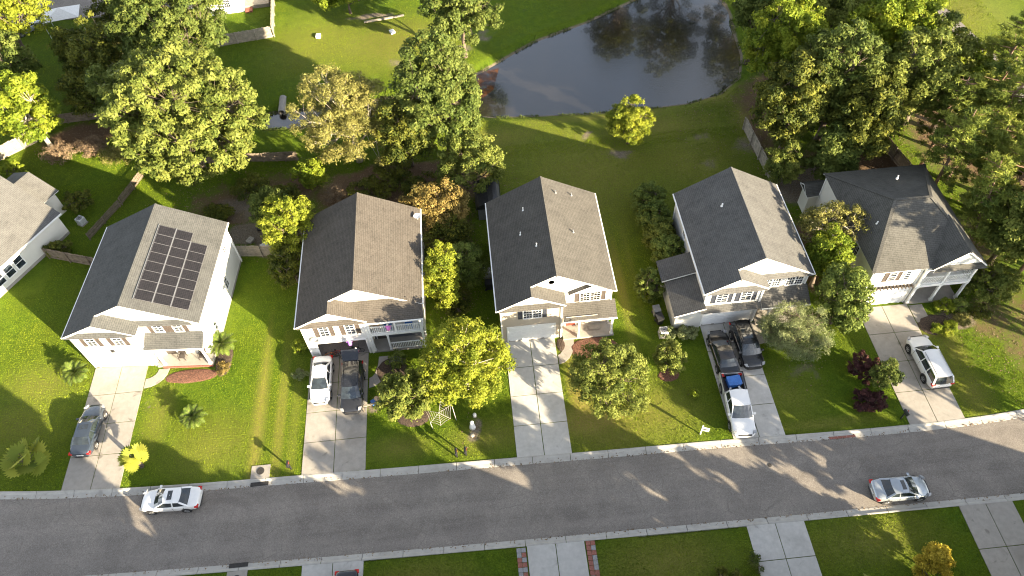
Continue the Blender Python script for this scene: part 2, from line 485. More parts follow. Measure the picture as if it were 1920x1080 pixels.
gx = np.concatenate([[-1500,-700,-300,-150,-110,-90], np.arange(-76, 76.01, 0.4), [90,110,150,300,700,1500]])
gy = np.concatenate([[-1500,-700,-300,-120,-60,-30,-15,-8,-2,3,7], np.arange(10, 104.01, 0.36), [112,125,150,200,350,700,1500]])
GX, GY = np.meshgrid(gx, gy, indexing='ij')
GZ = ground_z(GX, GY)
nx_, ny_ = GX.shape
idx = np.arange(nx_*ny_).reshape(nx_, ny_)
quads = np.stack([idx[:-1,:-1], idx[1:,:-1], idx[1:,1:], idx[:-1,1:]], -1).reshape(-1, 4)
def np_mesh(name, verts, quads, mats, smooth=True):
    me = bpy.data.meshes.new(name)
    k = quads.shape[1]
    me.vertices.add(len(verts)); me.vertices.foreach_set('co', np.ascontiguousarray(verts, dtype=np.float32).ravel())
    me.loops.add(quads.size); me.loops.foreach_set('vertex_index', np.ascontiguousarray(quads, dtype=np.int32).ravel())
    me.polygons.add(len(quads)); me.polygons.foreach_set('loop_start', np.arange(0, quads.size, k, dtype=np.int32))
    me.update(calc_edges=True)
    if smooth: me.polygons.foreach_set('use_smooth', np.ones(len(quads), dtype=bool))
    for m in (mats if isinstance(mats, list) else [mats]): me.materials.append(m)
    me.validate()
    return me

# what grows or lies where: r = dry grass, g = bare sandy soil, b = straw and leaf litter
def blob(x, y, cx, cy, rx, ry, soft=0.5, amp=1.0):
    d = np.hypot((x-cx)/rx, (y-cy)/ry)
    return amp * np.clip((1 + soft - d) / (2*soft), 0, 1)
SOIL = [(-23.5,56.5,4.5,2.6,.7,.65),(-20.5,51.5,3,2.2,.5,.9),(-24.5,52.5,2.5,1.6,.5,.7),(29,58.5,2.6,2.2,.6,.5),(24.5,60.5,3,1.6,.7,.45),(24,56.5,1.8,1.6,.7,.45),(34.5,52.0,5.5,2.6,.5,.85),
        (46.5,26.6,3.0,.9,.6,.5),(1.5,68.3,4.5,.5,.5,.55),(3.5,76.8,1.2,.9,.7,.5),(1.2,83.0,3.2,1.6,.6,.5),(-1,80,2.6,1.6,.7,.6),(8,88,1.2,1.0,.7,.4),(-9,78.5,1.6,1.8,.6,.5),
        (-34.5,73,4.5,1.3,.5,.7),(-43,84,4,2.4,.5,.6),(-29.0,69.5,1.2,2.0,.6,.5),(12.3,62.6,1.4,.7,.6,.6),(15.6,59.2,1.7,1.2,.5,.6),(-12.5,89.5,3.5,1.0,.5,.6),
        (-29.7,33.7,.35,1.2,.7,.55),(-10.9,31.6,.3,.7,.6,.7),(40.5,34.2,2.5,1.2,.5,.8),(33.5,82,1.3,5,.6,.4),(-2.2,28.3,.9,.9,.7,.7),(25.6,30.6,2.2,1.1,.9,.5),(-24.3,36.4,.8,1.2,.6,.5),(47,24,2,1,.5,.5)]
STRAW = [(-26,56.5,6,4,.7,.62),(-14,53.0,6,3,.7,.72),(-20,58.5,5,4,.7,.62),(45.2,30.5,3.4,3.4,.8,.52),(48,34,4,4,.8,.55),(42.5,51.5,3.5,3,.8,.6),(38,53.5,8,3.5,.5,.75),(46.5,43,4.5,5,.8,.55),(51,52,4,5,.8,.5),(31,61,2.4,6.5,.5,.55),(-8,57.0,9.5,4.0,.35,.85),(-4.2,50,3.6,5.5,.5,.55),(-3.0,43.5,2.2,5.5,.5,.42),(-45,70,5,2.4,.5,.7),(-33,67,4,3,.5,.5),(55,57,10,12,.4,.6),(36,66,7,6,.4,.6),(44,34,3,3.5,.5,.5),(30.8,42.5,1.8,6,.4,.6),(26,64.5,2.5,1.2,.6,.35)]
DRY = [(12,57,9,7,.9,.38),(22,57,6,6,.9,.35),(3,62,5,4,.9,.3),(-7,16.5,3,1.2,.8,.35),(11,16,4,1.6,.8,.4),(26,16,4,1.6,.8,.35),(-1,27.4,3,1.2,.8,.35),(-8.5,27.2,2,1.0,.8,.35),(-24,29,3,2.5,.9,.3),(-29,32.5,1,3,.8,.3),(-40,36.5,3,2,.8,.35),(39,27,1.2,2,.8,.4),(24,28.5,2,2,.9,.25),(12.5,28,3,2.5,.9,.4),(2.5,63.5,5,2,.8,.4),(20,62.8,6,2.5,.8,.45),(10,57,5,4,.9,.25),(27.5,68,2.5,2,.8,.5),(6.7,30.8,.9,3.2,.5,.8),(7.6,28.0,2.8,1.5,.6,.75),(9.0,26.6,3.4,1.6,.6,.4),(6.4,34,.8,2.2,.6,.4),(-10.0,83,8,5,.6,.35),(-18,84,7,6,.6,.25),(-33.0,36,2.0,1.6,.7,.3),(-41,33,4,3,.7,.25),(38.5,33.7,1.0,1.1,.6,.6),(12.2,42,.5,7,.6,.4),(11.9,53,.4,6,.7,.35),(13.5,50,.4,12,.5,.2),(30.5,62,2.2,4,.6,.4),(-20.4,30.5,.45,8.5,.5,.55),(-18.6,30,.4,7.5,.6,.42),(-17.4,29.5,.25,6.5,.6,.3),(38.6,29.8,.7,3,.6,.3),(15,65.6,9,.9,.7,.45),(-12.4,27.6,.5,1.6,.7,.3),(60,80,8,8,.5,.3),(39.4,31.5,.9,2,.6,.4),(26,25.6,4,.5,.7,.3)]
wob = 1.4
WX = GX + (vnoise(GX, GY, 1.3, 21) - .5) * wob; WY = GY + (vnoise(GX, GY, 1.3, 22) - .5) * wob
zone = np.zeros(GX.shape + (4,), np.float32); zone[..., 3] = 1
for (cx, cy, rx, ry, so, am) in DRY: zone[..., 0] = np.maximum(zone[..., 0], blob(GX, GY, cx, cy, rx, ry, so, am))
for (cx, cy, rx, ry, so, am) in SOIL: zone[..., 1] = np.maximum(zone[..., 1], blob(WX, WY, cx, cy, rx, ry, so, am))
for (cx, cy, rx, ry, so, am) in STRAW: zone[..., 2] = np.maximum(zone[..., 2], blob(WX, WY, cx, cy, rx, ry, so, am))
pd = pond_depth(GX, GY)
zone[..., 1] = np.maximum(zone[..., 1], np.clip((pd + 0.55) / 0.5, 0, 1) * 0.9)

t = NT('grass_ground')
pos = (t.node('ShaderNodeNewGeometry'), 0)
n1 = t.noise(pos, 0.16, 5.0, 0.6, 0.3); n2 = t.noise(pos, 1.1, 5.0, 0.65); n3 = t.noise(pos, 7.0, 4.0, 0.75); n4 = t.noise(pos, 24.0, 2.0, 0.7)
zc = t.node('ShaderNodeAttribute', attribute_name='zone')
zs = t.node('ShaderNodeSeparateColor', {'Color': (zc, 'Color')})
c = t.ramp(n2, [(0.28, (0.056, 0.112, 0.007)), (0.5, (0.092, 0.160, 0.009)), (0.74, (0.140, 0.208, 0.012))])
c = t.mix(t.ramp(n1, [(0.35, (0,0,0)), (0.68, (0.75,0.75,0.75))]), c, (0.11, 0.14, 0.010))
c = t.mix(t.math('MULTIPLY', t.ramp(n3, [(0.35, (1,1,1)), (0.62, (0,0,0))]), 0.62), c, (0.020, 0.044, 0.005))
c = t.mix(t.math('MULTIPLY', t.ramp(n4, [(0.5, (0,0,0)), (0.75, (1,1,1))]), 0.35), c, (0.15, 0.20, 0.015))
dry = t.math('MULTIPLY', (zs, 0), t.math('ADD', n3, 0.45), clamp=True)
c = t.mix(dry, c, t.mix(n4, (0.26, 0.20, 0.055), (0.38, 0.30, 0.10)))
straw = t.math('MULTIPLY', t.math('SUBTRACT', t.math('MULTIPLY', (zs, 2), 1.9), t.math('ADD', t.math('MULTIPLY', n2, 0.9), t.math('MULTIPLY', n3, 0.5))), 2.5, clamp=True)
c = t.mix(straw, c, t.mix(t.ramp(n4, [(0.35, (0,0,0)), (0.65, (1,1,1))]), (0.075, 0.05, 0.032), (0.20, 0.13, 0.075)))
soil = t.math('MULTIPLY', t.math('SUBTRACT', t.math('MULTIPLY', (zs, 1), 1.9), t.math('ADD', t.math('MULTIPLY', n2, 0.9), t.math('MULTIPLY', n3, 0.5))), 2.5, clamp=True)
c = t.mix(soil, c, t.mix(t.ramp(n3, [(0.35, (0,0,0)), (0.65, (1,1,1))]), (0.10, 0.082, 0.06), (0.26, 0.22, 0.17)))
t.p(Base_Color=c, Roughness=0.95, Specular_IOR_Level=0.15)
t.bump(t.math('ADD', t.math('MULTIPLY', n3, 0.7), t.math('MULTIPLY', n4, 0.5)), 0.9, 0.12)
M['grass_ground'] = t.mat
gme = np_mesh('ground', np.stack([GX, GY, GZ], -1).reshape(-1, 3), quads, M['grass_ground'])
ca = gme.attributes.new('zone', 'FLOAT_COLOR', 'POINT'); ca.data.foreach_set('color', zone.reshape(-1))
ground = bpy.data.objects.new('ground', gme); COL.objects.link(ground)
tag(ground, 'green lawns and woodland floor around the houses', None, kind='structure')

# ---- road
t = NT('asphalt')
pos = (t.node('ShaderNodeNewGeometry'), 0)
mp = t.node('ShaderNodeMapping', {'Vector': pos, 'Scale': (0.035, 0.80, 1.0)})
a1 = t.noise(pos, 0.35, 6.0, 0.65, 0.5); a2 = t.noise(mp, 1.0, 5.0, 0.6, 0.3); a3 = t.noise(pos, 9.0, 5.0, 0.9); a4 = t.noise(pos, 17.0, 3.0, 0.8)
wv = t.node('ShaderNodeMix', data_type='VECTOR', factor_mode='UNIFORM')
t.put(wv, 0, 0.12); t.put(wv, 4, pos); t.put(wv, 5, (t.noise(pos, 1.4, 4.0, 0.6), 1))
vo = t.node('ShaderNodeTexVoronoi', {'Vector': (wv, 1), 'Scale': 0.42}, feature='DISTANCE_TO_EDGE')
crk = t.ramp(vo, [(0.0, (1,1,1)), (0.012, (0,0,0))])
c = t.ramp(a2, [(0.32, (0.160, 0.144, 0.130)), (0.68, (0.245, 0.222, 0.200))])
c = t.mix(t.ramp(a1, [(0.42, (0,0,0)), (0.72, (0.7,0.7,0.7))]), c, (0.33, 0.30, 0.265))
c = t.mix(t.math('MULTIPLY', t.ramp(a3, [(0.38, (1,1,1)), (0.6, (0,0,0))]), 0.6), c, (0.10, 0.09, 0.08))
c = t.mix(t.math('MULTIPLY', t.ramp(a4, [(0.52, (0,0,0)), (0.68, (1,1,1))]), 0.5), c, (0.42, 0.39, 0.36))
c = t.mix(t.math('MULTIPLY', crk, t.ramp(a1, [(0.45, (0,0,0)), (0.6, (0.32,0.32,0.32))])), c, (0.035, 0.034, 0.033))
t.p(Base_Color=c, Roughness=0.9, Specular_IOR_Level=0.2)
t.bump(t.math('ADD', a3, a4), 0.5, 0.015)
M['asphalt'] = t.mat
xs = np.arange(-80, 80.01, 0.8)
V = []; ncr = 9
for x in xs:
    a, b = float(y_lr(x)) - 0.06, float(y_ur(x)) + 0.06
    for k in range(ncr):
        f = k / (ncr - 1)
        V.append((x, a + (b-a)*f, -0.085 + 0.05 * (1 - (2*f-1)**2)))
Q = [(i*ncr+k, (i+1)*ncr+k, (i+1)*ncr+k+1, i*ncr+k+1) for i in range(len(xs)-1) for k in range(ncr-1)]
rme = np_mesh('road', np.array(V), np.array(Q), M['asphalt'])
road = bpy.data.objects.new('road', rme); COL.objects.link(road); tag(road, kind='structure')

# ---- kerbs, cast in blocks about three metres long
def kerb(fn, sign, x0, x1, label):
    """fn gives the road edge; sign +1 when the lawn lies on the far side"""
    root = empty('kerb', ((x0+x1)/2, float(fn((x0+x1)/2)), 0), label=label, kind='structure')
    W = 0.60 if sign > 0 else 0.52
    prof = [(-0.02,-0.30),(-0.02,-0.080),(0.0,-0.070),(W*0.55,-0.045),(W*0.72,0.030),(W*0.80,0.050),(W-0.03,0.050),(W,0.035),(W,-0.30)]
    x = x0; k = 0
    while x < x1 - 0.1:
        xe = min(x + 3.05, x1)
        mb = MB(); n = 4; rows = []
        for j in range(n + 1):
            xx = x + 0.02 + (xe - x - 0.04) * j / n
            dy = float(fn(xx + 0.2) - fn(xx - 0.2)) / 0.4
            L = math.hypot(1, dy); nxx, nyy = -dy / L * sign, 1 / L * sign
            rows.append([(xx + nxx*u - root.location.x, float(fn(xx)) + nyy*u - root.location.y, w) for (u, w) in prof])
        for a, b in zip(rows, rows[1:]):
            for i in range(len(prof)-1):
                q = [a[i], b[i], b[i+1], a[i+1]]
                mb.poly(q if sign > 0 else q[::-1])
        mb.poly(rows[0] if sign > 0 else rows[0][::-1]); mb.poly(rows[-1][::-1] if sign > 0 else rows[-1])
        mb.build('kerb_block', M['kerb_conc'], root)
        x = xe; k += 1
kerb(y_ur, 1, -62, 62, 'pale concrete kerb along the far side of the road')
kerb(y_lr, -1, -48, 56, 'pale concrete kerb along the near side of the road')

# ---- driveways: concrete slabs with recessed joints
HARD = []      # x0,x1,y0,y1 of everything the lawn does not grow on
def driveway(x0, x1, y0, y1, label, matname, rows, y0b=None, far=True):
    root = empty('driveway', ((x0+x1)/2, (y0+y1)/2, 0), label=label, kind='structure')
    HARD.append((x0, x1, min(y0, y1), max(y0, y1)))
    cx, cy = root.location.x, root.location.y
    xm = (x0 + x1) / 2
    ys = np.linspace(y0, y1, rows + 1)
    g_ = 0.028
    for i in range(rows):
        for (a, b) in ((x0, xm), (xm, x1)):
            mb = MB()
            lo, hi = ys[i], ys[i+1]
            def edge(x, yy, first):   # the slabs at the road follow the kerb
                if first: return float(y_ug(x)) + 0.004 if far else float(y_lg(x)) - 0.004
                return yy
            top = 0.040
            p = [(a+g_, edge(a+g_, lo+g_, i == 0)), (b-g_, edge(b-g_, lo+g_, i == 0)), (b-g_, hi-g_), (a+g_, hi-g_)]
            if not far: p = [(a+g_, hi-g_ if i < rows-1 or True else hi), (b-g_, hi-g_), (b-g_, lo+g_), (a+g_, lo+g_)]
            if not far and i == rows-1: p = [(a+g_, float(y_lg(a))-0.004), (b-g_, float(y_lg(b))-0.004), (b-g_, lo+g_), (a+g_, lo+g_)]
            if not far: p = p[::-1]
            mb.solid([(x-cx, y-cy, top + ((i*7+len(p)*3+int(a*3)) % 3 - 1) * 0.004) for x, y in p], 0.14)
            mb.build('slab', M[matname], root)
    return root
driveway(-35.62, -30.9, 26.4, 37.9, 'concrete driveway under the dark sedan, leftmost of the far row', 'concrete', 4)
driveway(-16.46, -11.3, 25.75, 36.75, 'stained concrete driveway with the white hatchback and open SUV', 'concrete', 4)
driveway(0.82, 5.30, 25.35, 36.45, 'empty concrete driveway in the middle of the far row', 'concrete_shade_lift', 4)
driveway(18.36, 22.62, 25.1, 36.2, 'concrete driveway crowded with two black cars and a white pickup', 'concrete_shade_lift', 4)
driveway(32.75, 37.4, 24.8, 36.4, 'concrete driveway under the white SUV, rightmost of the far row', 'concrete', 4)
driveway(-15.85, -11.25, 7.5, 18.4, 'concrete driveway with the dark car at the bottom edge', 'concrete_shade_lift', 4, far=False)
driveway(0.86, 5.20, 7.5, 18.25, 'concrete driveway edged with red and grey pavers', 'concrete_shade_lift', 4, far=False)
driveway(17.4, 21.8, 7.5, 18.0, 'bare concrete driveway on the near side beside the dull lawn', 'concrete_shade_lift', 4, far=False)
driveway(33.6, 37.75, 4.7, 17.9, 'concrete driveway in the lower right corner', 'concrete', 4, far=False)

# curved front walks from driveway to porch
def walk(pts_in, pts_out, label):
    root = empty('front_walk', (pts_in[0][0], pts_in[0][1], 0), label=label, kind='structure')
    cx, cy = root.location.x, root.location.y
    for i in range(len(pts_in)-1):
        q = [pts_in[i], pts_out[i], pts_out[i+1], pts_in[i+1]]
        c_ = (sum(p[0] for p in q)/4, sum(p[1] for p in q)/4)
        q = [(c_[0]+(p[0]-c_[0])*0.985, c_[1]+(p[1]-c_[1])*0.985) for p in q]
        ar = sum(q[k][0]*q[(k+1) % 4][1]-q[(k+1) % 4][0]*q[k][1] for k in range(4))
        if ar < 0: q = q[::-1]
        mb = MB(); mb.solid([(x-cx, y-cy, 0.036) for x, y in q], 0.12); mb.build('slab', M['concrete'], root)
        HARD.append((min(p[0] for p in q), max(p[0] for p in q), min(p[1] for p in q), max(p[1] for p in q)))
def arc_walk(x0, y0, w, label, rx=1.5, ry=1.6):
    ins, outs = [], []
    for k in range(6):
        a = -math.pi/2 + (math.pi/2) * k / 5
        ins.append((x0 + (rx-w*.5)*math.cos(a), y0 + ry + (ry-w*.5)*math.sin(a)))
        outs.append((x0 + (rx+w*.5)*math.cos(a), y0 + ry + (ry+w*.5)*math.sin(a)))
    walk(ins, outs, label)
arc_walk(-30.86, 35.75, 0.95, 'curved concrete walk beside the leftmost driveway', 1.45, 1.35)
arc_walk(5.36, 34.1, 0.95, 'curved concrete walk from the empty driveway to the porch', 1.15, 2.2)
arc_walk(-11.2, 33.6, 1.0, 'concrete walk behind the open SUV leading to the porch', 1.3, 2.6)
walk([(37.45,34.3),(37.45,36.2)], [(38.7,34.3),(38.7,36.2)], 'short concrete walk beside the rightmost driveway')
walk([(22.7,33.6),(22.7,36.0)], [(24.0,33.8),(24.0,36.0)], 'short concrete walk beside the crowded driveway')

# ---- pond and ditch water
t = NT('pond_water')
pos = (t.node('ShaderNodeNewGeometry'), 0)
mpw = t.node('ShaderNodeMapping', {'Vector': pos, 'Scale': (0.55, 1.5, 1.0), 'Rotation': (0, 0, 0.25)})
w1 = t.noise(mpw, 2.4, 4.0, 0.6, 0.4); w2 = t.noise(pos, 0.12, 4.0, 0.55, 0.4); w3 = t.noise(mpw, 9.0, 2.0, 0.6)
t.p(Base_Color=t.ramp(w2, [(0.35, (0.010, 0.009, 0.008)), (0.65, (0.022, 0.019, 0.016))]), Roughness=0.05, IOR=1.6, Specular_IOR_Level=1.0, Coat_Weight=1.0, Coat_Roughness=0.03)
t.bump(t.math('ADD', w1, t.math('MULTIPLY', w3, 0.6)), 0.30, 0.05)
M['pond_water'] = t.mat
t = NT('shallow_water')
pos = (t.node('ShaderNodeNewGeometry'), 0)
s1 = t.noise(pos, 0.5, 4.0)
t.p(Base_Color=t.ramp(s1, [(0.35, (0.07, 0.03, 0.012)), (0.65, (0.22, 0.09, 0.03))]), Roughness=0.08, IOR=1.33, Alpha=t.ramp(t.noise(pos, 0.7, 5.0, 0.6, 0.5), [(0.40, (0,0,0)), (0.62, (0.8,0.8,0.8))]))
t.bump(t.noise(pos, 3.0, 3.0), 0.15, 0.03)
M['shallow_water'] = t.mat
def water(P, name, label, matname, z, grow):
    c_ = P.mean(0)
    mb = MB()
    n = len(P); Q2 = []
    for i in range(n):
        a = P[i-1]; b = P[i]; d = P[(i+1) % n]
        e = (d - a); e = e / np.hypot(*e)
        nrm = np.array([e[1], -e[0]])
        if np.dot(nrm, b - c_) < 0: nrm = -nrm
        q = b + nrm * grow
        Q2.append((q[0]-c_[0], q[1]-c_[1], 0))
    ar = sum(Q2[k][0]*Q2[(k+1) % n][1]-Q2[(k+1) % n][0]*Q2[k][1] for k in range(n))
    mb.poly(Q2 if ar > 0 else Q2[::-1])
    o = mb.build(name, M[matname]); o.location = (c_[0], c_[1], z)
    tag(o, label, kind='structure')
water(POND, 'pond', 'grey pond behind the houses', 'pond_water', -0.45, 1.0)
water(DITCH, 'ditch_water', 'narrow ditch of water leading into the pond', 'pond_water', -0.462, 0.8)
SH = np.array([(-9.0,70.6),(-8.5,72.9),(-6.5,73.3),(-2.5,73.4),(1.8,76.1),(3.6,76.6),(2.6,72.5),(0.0,69.8),(-4.5,70.2)])
water(SH, 'shallows', 'rusty brown shallows at the left end of the pond', 'shallow_water', -0.444, 0.0)

# ---- side road in the upper right corner and a back path
def strip(name, label, pts, w, matname, z):
    mb = MB(); rows = []
    P = [Vector((p[0], p[1], 0)) for p in pts]
    c_ = P[len(P)//2].copy()
    for k, p in enumerate(P):
        d = (P[min(k+1, len(P)-1)] - P[max(k-1, 0)]).normalized(); n = Vector((-d.y, d.x, 0))
        rows.append((p + n*w/2 - c_, p - n*w/2 - c_))
    for a, b in zip(rows, rows[1:]): mb.solid([(a[1].x,a[1].y,0),(b[1].x,b[1].y,0),(b[0].x,b[0].y,0),(a[0].x,a[0].y,0)], 0.3)
    o = mb.build(name, M[matname]); o.location = (c_.x, c_.y, z); tag(o, label, kind='structure')
strip('side_path', 'grey paved path in the upper right corner', [(58.6,84),(59.9,79),(60.6,74),(61.4,68),(61.8,60)], 2.0, 'asphalt', 0.20)
strip('back_street', 'strip of asphalt road at the upper left edge', [(-75,101),(-60,97),(-45,96.5),(-36,97.5)], 5.0, 'asphalt', 0.20)

# ---- mulch beds
def mulch(cx, cy, rx, ry, label, key='mulch', rz=0.0, h=0.10):
    r = random.Random(int(cx*10)+int(cy)); mb = MB(); rings = [(0.0, h), (0.45, h*.9), (0.8, h*.55), (1.0, -0.03)]
    n = 22; base = []
    for (q, z) in rings:
        base.append([(rx*q*math.cos(2*math.pi*j/n)*(1+r.uniform(-.06,.06)), ry*q*math.sin(2*math.pi*j/n)*(1+r.uniform(-.06,.06)), z + r.uniform(-.012,.012)) for j in range(n)])
    for a, b in zip(base, base[1:]):
        for j in range(n): mb.poly([a[j], b[j], b[(j+1) % n], a[(j+1) % n]])
    o = mb.build('mulch_bed', M[key], smooth=True); o.location = (cx, cy, 0.0); o.rotation_euler = (0,0,rz)
    tag(o, label, kind='structure')
t = NT('mulch'); pos = (t.node('ShaderNodeNewGeometry'), 0); m1 = t.noise(pos, 9.0, 4.0, 0.75)
t.p(Base_Color=t.ramp(m1, [(0.35, (0.06, 0.026, 0.018)), (0.65, (0.21, 0.10, 0.065))]), Roughness=0.95); t.bump(m1, 1.0, 0.06); M['mulch'] = t.mat
t = NT('mulch_dark'); pos = (t.node('ShaderNodeNewGeometry'), 0); m1 = t.noise(pos, 9.0, 4.0, 0.75)
t.p(Base_Color=t.ramp(m1, [(0.35, (0.03, 0.022, 0.018)), (0.65, (0.10, 0.07, 0.05))]), Roughness=0.95); t.bump(m1, 1.0, 0.06); M['mulch_dark'] = t.mat
mulch(-26.9, 36.1, 2.5, 0.75, 'reddish mulch bed in front of the solar house porch')
mulch(-24.2, 37.5, 0.8, 1.9, 'mulch around the sago palm beside the solar house', 'mulch_dark')
mulch(8.6, 35.0, 2.3, 1.25, 'reddish mulch bed in front of the middle house porch')
mulch(5.75, 35.6, 0.42, 0.75, 'small dark mulch patch beside the empty driveway', 'mulch_dark')
mulch(-7.4, 29.9, 1.5, 0.95, 'dark mulch ring under the broad leaved tree', 'mulch_dark')
mulch(14.5, 31.5, 1.0, 0.7, 'mulch ring under the small tree left of the crowded driveway', 'mulch')
mulch(39.0, 33.9, 1.8, 1.2, 'mulch bed with clipped bushes beside the rightmost driveway', 'mulch_dark')
mulch(-9.3, 34.6, 1.5, 1.6, 'dark planting bed in front of the two level porch', 'mulch_dark')
# ------------------------------------------------------------------ houses
class Frame:
    """a wall plane: a runs along it, b is height, d sticks out of it"""
    def __init__(s, o, eu, n):
        s.o = Vector(o); s.e = Vector(eu).normalized(); s.n = Vector(n).normalized()
    def p(s, a, b, d=0.0):
        return s.o + s.e * a + Vector((0, 0, b)) + s.n * d
def fbox(mb, F, a0, a1, b0, b1, d0, d1, m=0):
    P = [F.p(a, b, d) for d in (d0, d1) for b in (b0, b1) for a in (a0, a1)]
    flip = F.e.cross(Vector((0,0,1))).dot(F.n) < 0
    for q in ((0,2,3,1),(4,5,7,6),(0,1,5,4),(2,6,7,3),(0,4,6,2),(1,3,7,5)):
        pts = [P[k] for k in q]
        mb.poly(pts[::-1] if flip else pts, m)

def window(root, F, a0, a1, b0, b1, cols=2, rows=2, shut=None, double=False, label=None):
    mb = MB(); w = 0.085
    fbox(mb, F, a0-w, a0, b0-w, b1+w, 0.0, 0.055); fbox(mb, F, a1, a1+w, b0-w, b1+w, 0.0, 0.055)
    fbox(mb, F, a0, a1, b1, b1+w, 0.0, 0.055); fbox(mb, F, a0-0.04, a1+0.04, b0-w, b0, 0.0, 0.085)
    halves = [(a0, a1)]
    if double:
        am = (a0+a1)/2; fbox(mb, F, am-0.06, am+0.06, b0, b1, 0.0, 0.05); halves = [(a0, am-0.06), (am+0.06, a1)]
    bm = (b0+b1)/2
    for (h0, h1) in halves: fbox(mb, F, h0, h1, bm-0.03, bm+0.03, 0.0, 0.035)
    o = mb.build('window', M['trim'], root)
    for (h0, h1) in halves:
        for (c0, c1) in ((b0, bm-0.03), (bm+0.03, b1)):
            g = MB(); g.poly([F.p(h0, c0, 0.012), F.p(h1, c0, 0.012), F.p(h1, c1, 0.012), F.p(h0, c1, 0.012)] if F.e.cross(Vector((0,0,1))).dot(F.n) > 0 else [F.p(h0, c1, 0.012), F.p(h1, c1, 0.012), F.p(h1, c0, 0.012), F.p(h0, c0, 0.012)])
            g.build('pane', M['house_glass'], o)
            mu = MB(); n = 0
            for k in range(1, cols):
                a = h0 + (h1-h0)*k/cols; fbox(mu, F, a-0.011, a+0.011, c0, c1, 0.014, 0.03); n += 1
            for k in range(1, rows):
                b = c0 + (c1-c0)*k/rows; fbox(mu, F, h0, h1, b-0.011, b+0.011, 0.014, 0.029); n += 1
            if n: mu.build('muntin', M['trim'], o)
    if shut:
        for (s0, s1) in ((a0-w-0.40, a0-w-0.02), (a1+w+0.02, a1+w+0.40)):
            sh = MB()
            fbox(sh, F, s0, s0+0.06, b0-0.05, b1+0.05, 0.0, 0.045); fbox(sh, F, s1-0.06, s1, b0-0.05, b1+0.05, 0.0, 0.045)
            fbox(sh, F, s0+0.06, s1-0.06, b0-0.05, b0+0.04, 0.0, 0.043); fbox(sh, F, s0+0.06, s1-0.06, b1-0.04, b1+0.05, 0.0, 0.043)
            n = 12
            for k in range(n):
                b = b0+0.04 + (b1-b0-0.08)*k/n; fbox(sh, F, s0+0.06, s1-0.06, b+0.01, b+(b1-b0-0.08)/n, 0.0, 0.02 + 0.012*(k % 2))
            sh.build('shutter', M[shut], root)
    return o

def garage_door(root, F, a0, a1, h, sides=True):
    mb = MB()
    fbox(mb, F, a0-0.13, a0, 0.0, h+0.13, 0.0, 0.05); fbox(mb, F, a1, a1+0.13, 0.0, h+0.13, 0.0, 0.05); fbox(mb, F, a0, a1, h, h+0.13, 0.0, 0.05)
    o = mb.build('garage_door', M['trim'], root)
    for k in range(4):
        s = MB(); b0 = 0.03 + (h-0.03)*k/4; b1 = 0.03 + (h-0.03)*(k+1)/4
        fbox(s, F, a0, a1, b0, b1-0.012, 0.0, 0.02)
        for j in range(4):
            c0 = a0 + (a1-a0)*j/4 + 0.12; c1 = a0 + (a1-a0)*(j+1)/4 - 0.12
            fbox(s, F, c0, c1, b0+0.11, b1-0.12, 0.02, 0.033)
        s.build('door_panel', M['garage_white'], o)

def wallgap(mb, F, a0, a1, b0, b1, m=0):
    P = [F.p(a0, b0), F.p(a1, b0), F.p(a1, b1), F.p(a0, b1)]
    mb.poly(P if F.e.cross(Vector((0,0,1))).dot(F.n) > 0 else P[::-1], m)

def vent_pipe(root, p, h=0.35, r=0.05, name='vent_pipe', key='trim'):
    mb = MB(); mb.lathe([(r*1.9, -0.12), (r*1.9, 0.02), (r, 0.05), (r, h)], 10, p)
    mb.build(name, M[key], root, smooth=False)

def post(root, x, y, z0, z1, w=0.16, key='trim'):
    mb = MB()
    mb.box(x-w/2, x+w/2, y-w/2, y+w/2, z0+0.18, z1-0.14)
    mb.box(x-w/2-0.035, x+w/2+0.035, y-w/2-0.035, y+w/2+0.035, z0, z0+0.18)
    mb.box(x-w/2-0.035, x+w/2+0.035, y-w/2-0.035, y+w/2+0.035, z1-0.14, z1)
    mb.build('porch_post', M[key], root)

def railing(root, p0, p1, z0, h=0.95, n=None):
    a = Vector(p0); b = Vector(p1); L = (b-a).length
    mb = MB()
    mb.bar(a + Vector((0,0,z0+h)), b + Vector((0,0,z0+h)), 0.09, 0.06); mb.bar(a + Vector((0,0,z0+0.1)), b + Vector((0,0,z0+0.1)), 0.06, 0.06)
    n = n or int(L/0.15)
    for k in range(1, n):
        p = a + (b-a)*k/n; mb.bar(p + Vector((0,0,z0+0.13)), p + Vector((0,0,z0+h-0.03)), 0.05)
    mb.build('railing', M['trim'], root)

